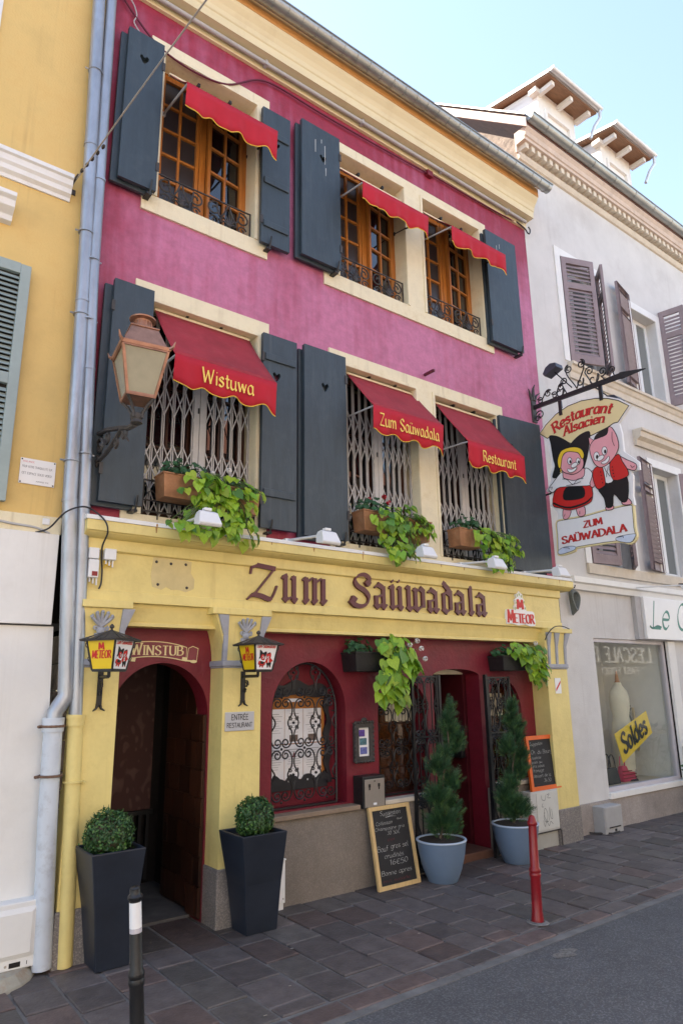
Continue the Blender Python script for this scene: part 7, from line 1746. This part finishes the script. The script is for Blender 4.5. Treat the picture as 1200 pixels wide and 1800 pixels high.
v = MB(); v.hexa([(7.14, -0.28, 9.752), (7.24, -0.28, 9.752), (7.24, 6.5, 9.752+6.78*SLO), (7.14, 6.5, 9.752+6.78*SLO)], [(7.14, -0.28, 9.778), (7.24, -0.28, 9.778), (7.24, 6.5, 9.778+6.78*SLO), (7.14, 6.5, 9.778+6.78*SLO)]); v.build('verge_flashing', M['gutterzinc'], rf)
# dormers
def dormer(x0, x1, y, ztop):
    d = bpy.data.objects.new('dormer', None); COL.objects.link(d); d.parent = GB; d.location = V3((x0, y, 10.4))-org(GB); ORG[d.name] = V3((x0, y, 10.4))
    zb = 9.6+(y+0.24)*SLO
    mb = MB(); mb.poly([(x0, y, zb), (x0, y, ztop), (x0, y+2.6, ztop+0.55)]); mb.poly([(x1, y, zb), (x1, y+2.6, ztop+0.55), (x1, y, ztop)]); wall_holes(mb, x0, x1, zb, ztop, y, [(x0+0.22, x1-0.22, zb+0.35, ztop-0.30)])
    for xx in (x0, x1): mb.poly([(xx, y, ztop), (xx, y, ztop+0.12), (xx, y+2.6, ztop+0.60), (xx, y+2.6, ztop+0.5)])
    mb.poly([(x0, y, ztop), (x1, y, ztop), (x1, y, ztop+0.12), (x0, y, ztop+0.12)]); mb.build('dormer_wall', M['white'], d)
    mb = MB()
    for (a, b, c, e) in ((x0+0.16, x0+0.22, zb, ztop-0.24), (x1-0.22, x1-0.16, zb, ztop-0.24), (x0+0.22, x1-0.22, ztop-0.30, ztop-0.24)): mb.box(a, b, y-0.03, y+0.05, c, e)
    mb.box(x0+0.22, x1-0.22, y+0.02, y+0.04, zb, ztop-0.301); mb.build('dormer_window', M['white'], d)
    t = 0.22
    mb = MB(); a, b = x0-0.12, x1+0.22
    mb.hexa([(a, y-0.34, ztop+0.06), (b, y-0.34, ztop+0.06), (b, y+2.8, ztop+0.06+3.14*t), (a, y+2.8, ztop+0.06+3.14*t)], [(a, y-0.34, ztop+0.085), (b, y-0.34, ztop+0.085), (b, y+2.8, ztop+0.085+3.14*t), (a, y+2.8, ztop+0.085+3.14*t)])
    mb.build('soffit', mat('brown_soffit_board', (0.27, 0.145, 0.085), 0.7, var=0.25, stretch=(1, 8, 8)), d)
    mb = MB(); mb.hexa([(a-0.02, y-0.36, ztop+0.086), (b+0.02, y-0.36, ztop+0.086), (b+0.02, y+2.8, ztop+0.086+3.14*t), (a-0.02, y+2.8, ztop+0.086+3.14*t)], [(a-0.02, y-0.36, ztop+0.15), (b+0.02, y-0.36, ztop+0.15), (b+0.02, y+2.8, ztop+0.15+3.14*t), (a-0.02, y+2.8, ztop+0.15+3.14*t)])
    mb.build('dormer_roof', mat('pale_metal_roof', (0.62, 0.62, 0.62), 0.5, metal=0.3, var=0.08), d)
    mb = MB()
    for f in (0.06, 0.5, 0.94): xx = a+0.1+(b-a-0.2)*f; mb.box(xx-0.04, xx+0.04, y-0.30, y-0.001, ztop-0.03, ztop+0.058)
    mb.box(x0-0.12, x0-0.001, y-0.06, y+0.10, ztop-0.04, ztop+0.05)
    build_each(mb, 'rafter', M['white'], d)
    out = [(y-0.41+0.06*cos(q), ztop+0.14+0.06*sin(q)) for q in [pi+pi*k/8 for k in range(9)]]
    mb = MB().sweepx(out, a-0.02, b+0.04); mb.tube([(b, y-0.41, ztop+0.09), (b+0.02, y-0.39, ztop-0.05), (b-0.04, y-0.30, ztop-0.20), (b-0.10, y-0.22, ztop-0.45)], 0.03, 8); mb.build('dormer_gutter', mat('bright_zinc', (0.6, 0.63, 0.66), 0.4, metal=0.5), d, smooth=40)
dormer(8.85, 9.95, 0.58, 11.88); dormer(10.80, 11.86, 0.58, 11.87)
# windows
def upvc(x0, x1, z0, z1):
    mb = MB(); f = 0.07; y = 0.16
    for (a, b, c, d) in ((x0, x0+f, z0, z1), (x1-f, x1, z0, z1), (x0+f, x1-f, z0, z0+f), (x0+f, x1-f, z1-f, z1), ((x0+x1)/2-0.05, (x0+x1)/2+0.05, z0+f, z1-f)): mb.box(a, b, y, y+0.06, c, d)
    o = mb.build('window', M['upvc'], GB, bev=0.006); c = (x0+x1)/2
    for a, b in ((x0+f, c-0.05), (c+0.05, x1-f)): bx('pane', M['glasspale'], o, a, b, y+0.02, y+0.03, z0+f, z1-f)
for h in H[:-1]: upvc(*h)
def surr(x0, x1, z0, z1, w_=0.13):
    mb = MB(); y0 = -0.018
    for (a, b, c, d) in ((x0-w_, x0-0.001, z0, z1+w_), (x1+0.001, x1+w_, z0, z1+w_), (x0-0.001, x1+0.001, z1+0.001, z1+w_)): mb.box(a, b, y0, 0.0, c, d)
    mb.build('window_surround', M['white'], GB, bev=0.003)
for h in H[:3]: surr(*h)
for h in H[3:6]: surr(*h)
MB().sweepx([(0.0, 5.92), (-0.03, 5.92), (-0.03, 6.02), (-0.05, 6.04), (-0.07, 6.10), (-0.10, 6.11), (-0.10, 6.15), (0.0, 6.16)], 8.0, 24).build('string_course', M['stonetrim'], GB)
for x0, x1 in ((8.95, 11.35), (11.9, 13.3)): MB().sweepx([(0.0, 5.22), (-0.04, 5.22), (-0.06, 5.30), (-0.12, 5.34), (-0.13, 5.42), (-0.16, 5.43), (-0.16, 5.47), (0.0, 5.475)], x0 if x0 > 9.2 else 9.55, x1).build('window_hood', M['stonetrim'], GB, bev=0.003)
MB().sweepx([(0.0, 2.86), (-0.05, 2.86), (-0.07, 2.93), (-0.10, 2.95), (-0.10, 3.02), (0.0, 3.03)], 7.50, 24).build('shop_cornice', M['white'], GB)
bx('lower_sill', M['stonetrim'], GB, 7.95, 24, -0.04, 0.0005, 3.10, 3.235, bev=0.004)
def louvre(hinge, end, z0, z1, closed_back=False):
    """louvred leaf standing between two plan points"""
    A, B = V3((*hinge, 0)), V3((*end, 0)); U = (B-A).normalized(); L_ = (B-A).length; N_ = V3((U.y, -U.x, 0)); fr = (V3((A.x, A.y, 0)), U, V3((0, 0, 1)), N_)
    s = 0.075; mb = MB(); zm = z0+(z1-z0)*0.70
    for (a, b, c, d) in ((0, s, z0, z1), (L_-s, L_, z0, z1), (s, L_-s, z0, z0+0.13), (s, L_-s, z1-0.10, z1), (s, L_-s, zm, zm+0.10)): mb.plate([(a, c), (b, c), (b, d), (a, d)], fr, -0.02, 0.02); mb.plate([(a, c), (b, c), (b, d), (a, d)], (fr[0]-N_*0.0205, -U, fr[2], -N_), 0, 0.0) if False else None
    mb.plate([(-L_, z0), (0, z0), (0, z1), (-L_, z1)], (fr[0]-N_*0.021, -U, fr[2], -N_), 0, 0.0, side=False) if closed_back else None
    o = mb.build('shutter', M['mauve'], GB, bev=0.004)
    z = z0+0.135; me = None
    while z < z1-0.13:
        if not (zm-0.05 < z < zm+0.095):
            k = MB(); p0, p1 = fr[0]+U*s, fr[0]+U*(L_-s)
            q = lambda p, d, zz: tuple(p+N_*d+V3((0, 0, zz)))
            k.hexa([q(p0, 0.016, z), q(p1, 0.016, z), q(p1, 0.006, z), q(p0, 0.006, z)], [q(p0, -0.006, z+0.050), q(p1, -0.006, z+0.050), q(p1, -0.016, z+0.046), q(p0, -0.016, z+0.046)])
            k.build('slat', M['mauve'], o)
        z += 0.068
    return o
louvre((8.09, -0.005), (8.62, -0.20), 6.19, 7.92); louvre((9.03, -0.005), (8.76, -0.26), 6.19, 7.92)
louvre((9.96, -0.005), (9.40, -0.12), 6.19, 7.95); louvre((10.92, -0.005), (11.00, -0.40), 6.19, 7.95); louvre((12.05, -0.005), (11.62, -0.14), 6.19, 7.95)
louvre((8.09, -0.005), (8.62, -0.10), 3.25, 4.95); louvre((9.10, -0.005), (8.80, -0.22), 3.25, 4.95)
louvre((9.96, -0.005), (9.40, -0.12), 3.27, 4.98); louvre((10.80, -0.005), (11.30, -0.25), 3.27, 4.98)

# ---- dress shop in its ground floor
def side(y0, y1, x, z0, z1): return [(x, y0, z0), (x, y1, z0), (x, y1, z1), (x, y0, z1)]
mb = MB(); x0, x1, z0, z1 = SW; f = 0.05
for (a, b, c, d) in ((x0, x0+0.03, z0, z1), (x1-f, x1, z0, z1), (x0+0.03, x1-f, z0, z0+f), (x0+0.03, x1-f, z1-f, z1)): mb.box(a, b, 0.02, 0.09, c, d)
swin = mb.build('shop_window', mat('pale_mauve_frame', (0.52, 0.49, 0.52), 0.5, var=0.04), GB, bev=0.005)
MB().poly([(x0+0.03, 0.05, z0+f), (x1-f, 0.05, z0+f), (x1-f, 0.05, z1-f), (x0+0.03, 0.05, z1-f)]).build('pane', M['glassshop'], swin)
bx('shop_sill', M['whitewall'], GB, x0-0.02, 10.4, -0.035, 0.12, 0.33, 0.399, bev=0.005)
mb = MB(); mb.box(x0-0.15, x0-0.03, 0.10, 1.15, 0.30, 2.4); mb.box(x1+0.02, x1+0.1, 0.10, 1.15, 0.30, 2.4); mb.box(x0-0.0295, x1+0.0195, 1.05, 1.15, 0.30, 2.4); mb.box(x0-0.0295, x1+0.0195, 0.10, 1.0495, 2.30, 2.4)
mb.build('display_wall', mat('display_white', (0.74, 0.71, 0.66), 0.8, var=0.04), GB); bx('display_floor', mat('display_boards', (0.62, 0.52, 0.38), 0.6, var=0.1), GB, x0-0.0295, x1+0.0195, 0.10, 1.0495, 0.30, 0.40)
bx('grey_pillar', mat('grey_fascia_paint', (0.40, 0.39, 0.39), 0.7, var=0.1), GB, 8.93, 9.07, -0.06, 0.0, 2.27, 2.859)
bx('shop_jamb', M['whitewall'], GB, 9.705, 9.90, -0.04, 0.0005, 0.33, 2.26, bev=0.005)
ss = thing('shop_sign', 'white shop sign with green script lettering over the dress shop window', 'shop sign', (9.9, -0.09, 2.28))
bx('board', M['signwhite'], ss, 9.085, 12.5, -0.10, 0.0, 2.275, 2.858, bev=0.006)
mb = MB(); text_on(mb, 'Le Co', 0.38, FX(9.25, -0.10, 2.43), d=0.0015, nib=13, ang=50, wmin=4, slant=0.28, width=1.18)
for q in stroke_quads(smooth_pts([(9.17, 2.45), (9.24, 2.425), (9.36, 2.46), (9.47, 2.445)], 4), 0.03, 1.0, 0.012): mb.plate(q, FX(0, -0.10, 0), 0, 0.0022, side=False)
mb.build('lettering', M['signgreen'], ss)
mq = thing('dress_form', 'headless dress form in an ivory dress in the shop window', 'mannequin', (9.12, 0.46, 0.40))
mb = MB()
def ringe(cx, cy, z, a, b, n=18): return [(cx+a*cos(2*pi*k/n), cy+b*sin(2*pi*k/n), z) for k in range(n)]
prof = [(0.52, 0.14, 0.11), (0.75, 0.155, 0.12), (0.95, 0.175, 0.13), (1.10, 0.16, 0.125), (1.23, 0.125, 0.10), (1.38, 0.155, 0.125), (1.50, 0.175, 0.12), (1.58, 0.165, 0.095), (1.635, 0.09, 0.07), (1.665, 0.055, 0.055), (1.70, 0.05, 0.05)]
R_ = [ringe(9.12, 0.46, z, a, b) for z, a, b in prof]; n = 18; vs = [p for r_ in R_ for p in r_]
mb.add(vs, [(i*n+k, i*n+(k+1) % n, (i+1)*n+(k+1) % n, (i+1)*n+k) for i in range(len(R_)-1) for k in range(n)] + [tuple(range(n))[::-1], tuple((len(R_)-1)*n+k for k in range(n))])
mb.build('dress', M['linen'], mq, smooth=60)
mb = MB(); mb.lathe((9.12, 0.46, 0.0), [(0.045, 1.70), (0.03, 1.72), (0.026, 1.76), (0.016, 1.83), (0.004, 1.86)], 14); mb.build('neck_finial', M['orangewood'], mq, smooth=45)
mb = MB(); mb.lathe((9.12, 0.46, 0.40), [(0.14, 0), (0.13, 0.02), (0.02, 0.03), (0.018, 0.13)], 16); mb.build('stand', M['black'], mq, smooth=40)
sd = thing('sale_banner', 'yellow sale banner reading Soldes slanted behind the shop glass', 'banner', (8.70, 0.10, 0.70))
sB = [(8.40, 0.69), (9.17, 1.00), (9.10, 1.33), (8.28, 1.05)]
MB().plate([(8.42, 0.70), (9.20, 1.03), (9.11, 1.32), (8.29, 1.06)], FX(0, 0.075, 0), -0.002, 0.003).build('sheet', M['signyellow'], sd)
Us = V3((cos(radians(21)), 0, sin(radians(21)))); Vs = V3((-sin(radians(14)), 0, cos(radians(14))))
mb = MB(); text_on(mb, 'Soldes', 0.235, (V3((8.47, 0.070, 0.815)), Us, Vs, V3((0, -1, 0))), d=0.003, nib=24, ang=20, wmin=16, width=0.66); mb.build('lettering', M['signblack'], sd)
def handbag(label, cx, cy, wd, hh, m, z0=0.40, bands=0):
    t = thing('handbag', label, 'handbag', (cx, cy, z0))
    mb = MB(); mb.hexa([(cx-wd/2, cy-0.06, z0), (cx+wd/2, cy-0.06, z0), (cx+wd/2, cy+0.06, z0), (cx-wd/2, cy+0.06, z0)], [(cx-wd*0.43, cy-0.03, z0+hh), (cx+wd*0.43, cy-0.03, z0+hh), (cx+wd*0.43, cy+0.03, z0+hh), (cx-wd*0.43, cy+0.03, z0+hh)]); mb.build('bag_body', M[m], t, bev=0.015)
    mb = MB()
    for k in range(bands): zz = z0+hh*(0.2+0.22*k); mb.box(cx-wd*0.47, cx+wd*0.47, cy-0.064, cy-0.035, zz, zz+0.012)
    if bands: mb.build('band', M['darkred'], t)
    for s in (-0.035, 0.035): MB().tube([(cx+wd*0.25*cos(a), cy+s, z0+hh+0.17*sin(a)) for a in [pi*k/10 for k in range(11)]], 0.008, 6).build('handle', M[m], t)
handbag('black handbag on the display floor of the dress shop', 8.62, 0.40, 0.30, 0.20, 'blackbag'); handbag('pink quilted handbag under the yellow sale banner', 9.03, 0.42, 0.32, 0.20, 'pinkbag', bands=3)
hb = thing('scarf_stand', 'dark floral scarf and straw tassel hanging at the far side of the shop window', 'clothes display', (9.52, 0.6, 0.40))
mb = MB(); mb.tube([(9.50, 0.62, 0.40), (9.50, 0.62, 1.35), (9.66, 0.62, 1.36)], 0.012, 6); mb.build('pole', M['black'], hb)
mb = MB(); mb.add([(9.46+0.02*sin(k*1.3), 0.60+0.03*cos(k*2), 1.34-0.09*k) for k in range(8)] + [(9.60+0.02*cos(k*1.7), 0.58+0.03*sin(k*2), 1.34-0.09*k) for k in range(8)], [(k, k+1, k+9, k+8) for k in range(7)]); mb.build('scarf', mat('floral_scarf', (0.10, 0.11, 0.10), 0.8, var=0.9, scale=40), hb)
mb = MB()
for k in range(14): mb.tube([(9.63+0.008*(k % 5), 0.57+0.006*(k % 3), 1.34), (9.62+0.014*(k % 5), 0.56+0.01*(k % 3), 0.74+0.02*(k % 4))], 0.006, 4)
mb.build('tassel', mat('straw', (0.52, 0.40, 0.22), 0.8), hb)
# lamp on an arm above the sign, hose coil, potted plant at the edge
al = thing('arm_lamp', 'white spotlight on a thin arm over the dress shop sign', 'lamp', (8.95, 0, 2.98))
MB().tube([(8.92, -0.10, 2.97), (9.25, -0.55, 2.97), (9.30, -0.62, 2.965)], 0.010, 6).build('arm', M['plastic'], al)
mb = MB(); mb.hexa([(9.20, -0.70, 2.87), (9.40, -0.70, 2.87), (9.38, -0.58, 2.92), (9.22, -0.58, 2.92)], [(9.20, -0.70, 2.89), (9.40, -0.70, 2.89), (9.37, -0.56, 2.96), (9.23, -0.56, 2.96)]); mb.build('head', M['plastic'], al, bev=0.006)
mb = MB(); mb.tube([(9.30+0.08*cos(a), -0.60+0.08*sin(a), 2.985+0.01*sin(a)) for a in [2*pi*k/16 for k in range(16)]], 0.006, 5, closed=True); mb.build('loop', M['rust'], al)
hc = thing('hose_coil', 'grey hose coil hanging on the pale grey wall beside the frieze', 'hose', (7.50, -0.04, 2.50))
mb = MB()
for k in range(5):
    w_ = 0.030+0.010*k; mb.tube([(7.50+w_*sin(a)*(1.0-0.55*cos(a)*0.9), -0.03-0.016*k, 2.70-0.165*cos(a+pi)*-1.0+0.012*k*cos(a)) for a in [2*pi*q/22 for q in range(22)]], 0.0125, 6, closed=True)
mb.build('hose', mat('grey_green_hose', (0.13, 0.145, 0.135), 0.6, var=0.2), hc, smooth=50); MB().tube([(7.50, 0, 2.865), (7.50, -0.09, 2.87), (7.50, -0.10, 2.90)], 0.008, 5).build('hook', M['rust'], hc)
fp = thing('shop_plant', 'dark leafy potted plant at the edge outside the dress shop', 'potted plant', (9.72, -0.35, 0))
MB().lathe((9.72, -0.35, 0), [(0.12, 0), (0.17, 0.30), (0.175, 0.32), (0.15, 0.32)], 20).build('pot', mat('plum_pot', (0.12, 0.03, 0.07), 0.5), fp, smooth=40)
rg = random.Random(77)
mb = MB(); st = MB()
for k in range(34):
    a = rg.uniform(0, 6.28); r = rg.uniform(0.05, 0.28); z = rg.uniform(0.45, 1.05); p = V3((9.72+r*cos(a), -0.35+r*sin(a), z)); st.tube([(9.72, -0.35, 0.3), p], 0.005, 4)
    for q in range(4):
        d = V3((rg.uniform(-1, 1), rg.uniform(-1, 1), rg.uniform(-.3, .8))).normalized(); u = d.orthogonal().normalized(); mb.poly([tuple(p), tuple(p+d*0.06+u*0.025), tuple(p+d*0.12), tuple(p+d*0.06-u*0.025)])
mb.build('foliage', M['geranium'], fp); st.build('stems', M['stem'], fp)
gw = thing('gutter_weed', 'dry yellow weed sprouting at the end of the restaurant gutter', 'weed', (7.2, -0.40, 8.52))
mb = MB()
for k in range(60):
    d = V3((rg.uniform(-1, 1), rg.uniform(-1, 1), rg.uniform(0.1, 1.2))).normalized(); p = V3((7.15+rg.uniform(-0.08, 0.10), -0.42, 8.53)); l = rg.uniform(0.05, 0.13); u = d.orthogonal().normalized()*0.006; mb.poly([tuple(p-u), tuple(p+u), tuple(p+d*l)])
    q = p+d*l; mb.poly([tuple(q+V3((0.012*cos(b), 0.008*sin(b), 0.012*sin(b)))) for b in (0, 1.6, 3.1, 4.7)])
mb.build('foliage', mat('straw_flower', (0.70, 0.55, 0.25), 0.8), gw)

# ------------------------------------------------------------------ houses across the street (behind the camera; seen mirrored in the panes)
def opposite(label, x0, x1, h, col, gf, sign=False):
    t = thing('opposite_house', label, 'building', ((x0+x1)/2, -9.3, 0), 'houses across the street')
    m_ = mat('render_' + label.split()[0], col, 0.85, var=0.08, scale=1.5)
    bx('wall', m_, t, x0, x1, -17, -9.3, 0, h)
    mb = MB(); mb.hexa([(x0, -17, h+0.001), (x1, -17, h+0.001), (x1, -8.9, h+0.001), (x0, -8.9, h+0.001)], [(x0, -13.2, h+2.6), (x1, -13.2, h+2.6), (x1, -13.0, h+2.6), (x0, -13.0, h+2.6)]); mb.build('roof', M['tile'], t)
    k = 0; xx = x0+0.9
    while xx < x1-1.4:
        for zz in ([3.6, 6.3] if h > 8 else [3.6]):
            o = bx('window', M['upvc'], t, xx, xx+1.0, -9.299, -9.27, zz, zz+1.6); bx('pane', M['glassdark'], o, xx+0.08, xx+0.92, -9.269, -9.262, zz+0.08, zz+1.52)
        xx += 2.3
    bx('shopfront', gf, t, x0+0.3, x1-0.3, -9.299, -9.24, 0.0, 3.1)
    return t
opposite('rose rendered house across the street, seen only as a reflection', -10, 3, 6.4, (0.62, 0.46, 0.38), M['white'])
opposite('cream rendered house across the street facing the restaurant', 3.05, 14, 7.4, (0.70, 0.62, 0.48), M['brownwood'])
t = opposite('pale rendered snack house mirrored in the dress shop window', 14.05, 30, 6.8, (0.72, 0.70, 0.66), mat('slate_shopfront', (0.16, 0.165, 0.17), 0.6))
mb = MB(); FO = (V3((26.2, -9.238, 2.42)), V3((-1, 0, 0)), V3((0, 0, 1)), V3((0, 1, 0)))
text_on(mb, "L'ESCALE BIS", 0.52, FO, d=0.004, nib=20, ang=10, wmin=11, serif=True, width=4.6); text_on(mb, 'FAST FOOD', 0.24, (V3((25.2, -9.238, 1.98)), V3((-1, 0, 0)), V3((0, 0, 1)), V3((0, 1, 0))), d=0.004, nib=20, wmin=16, width=2.4)
mb.build('lettering', M['signwhite'], t)
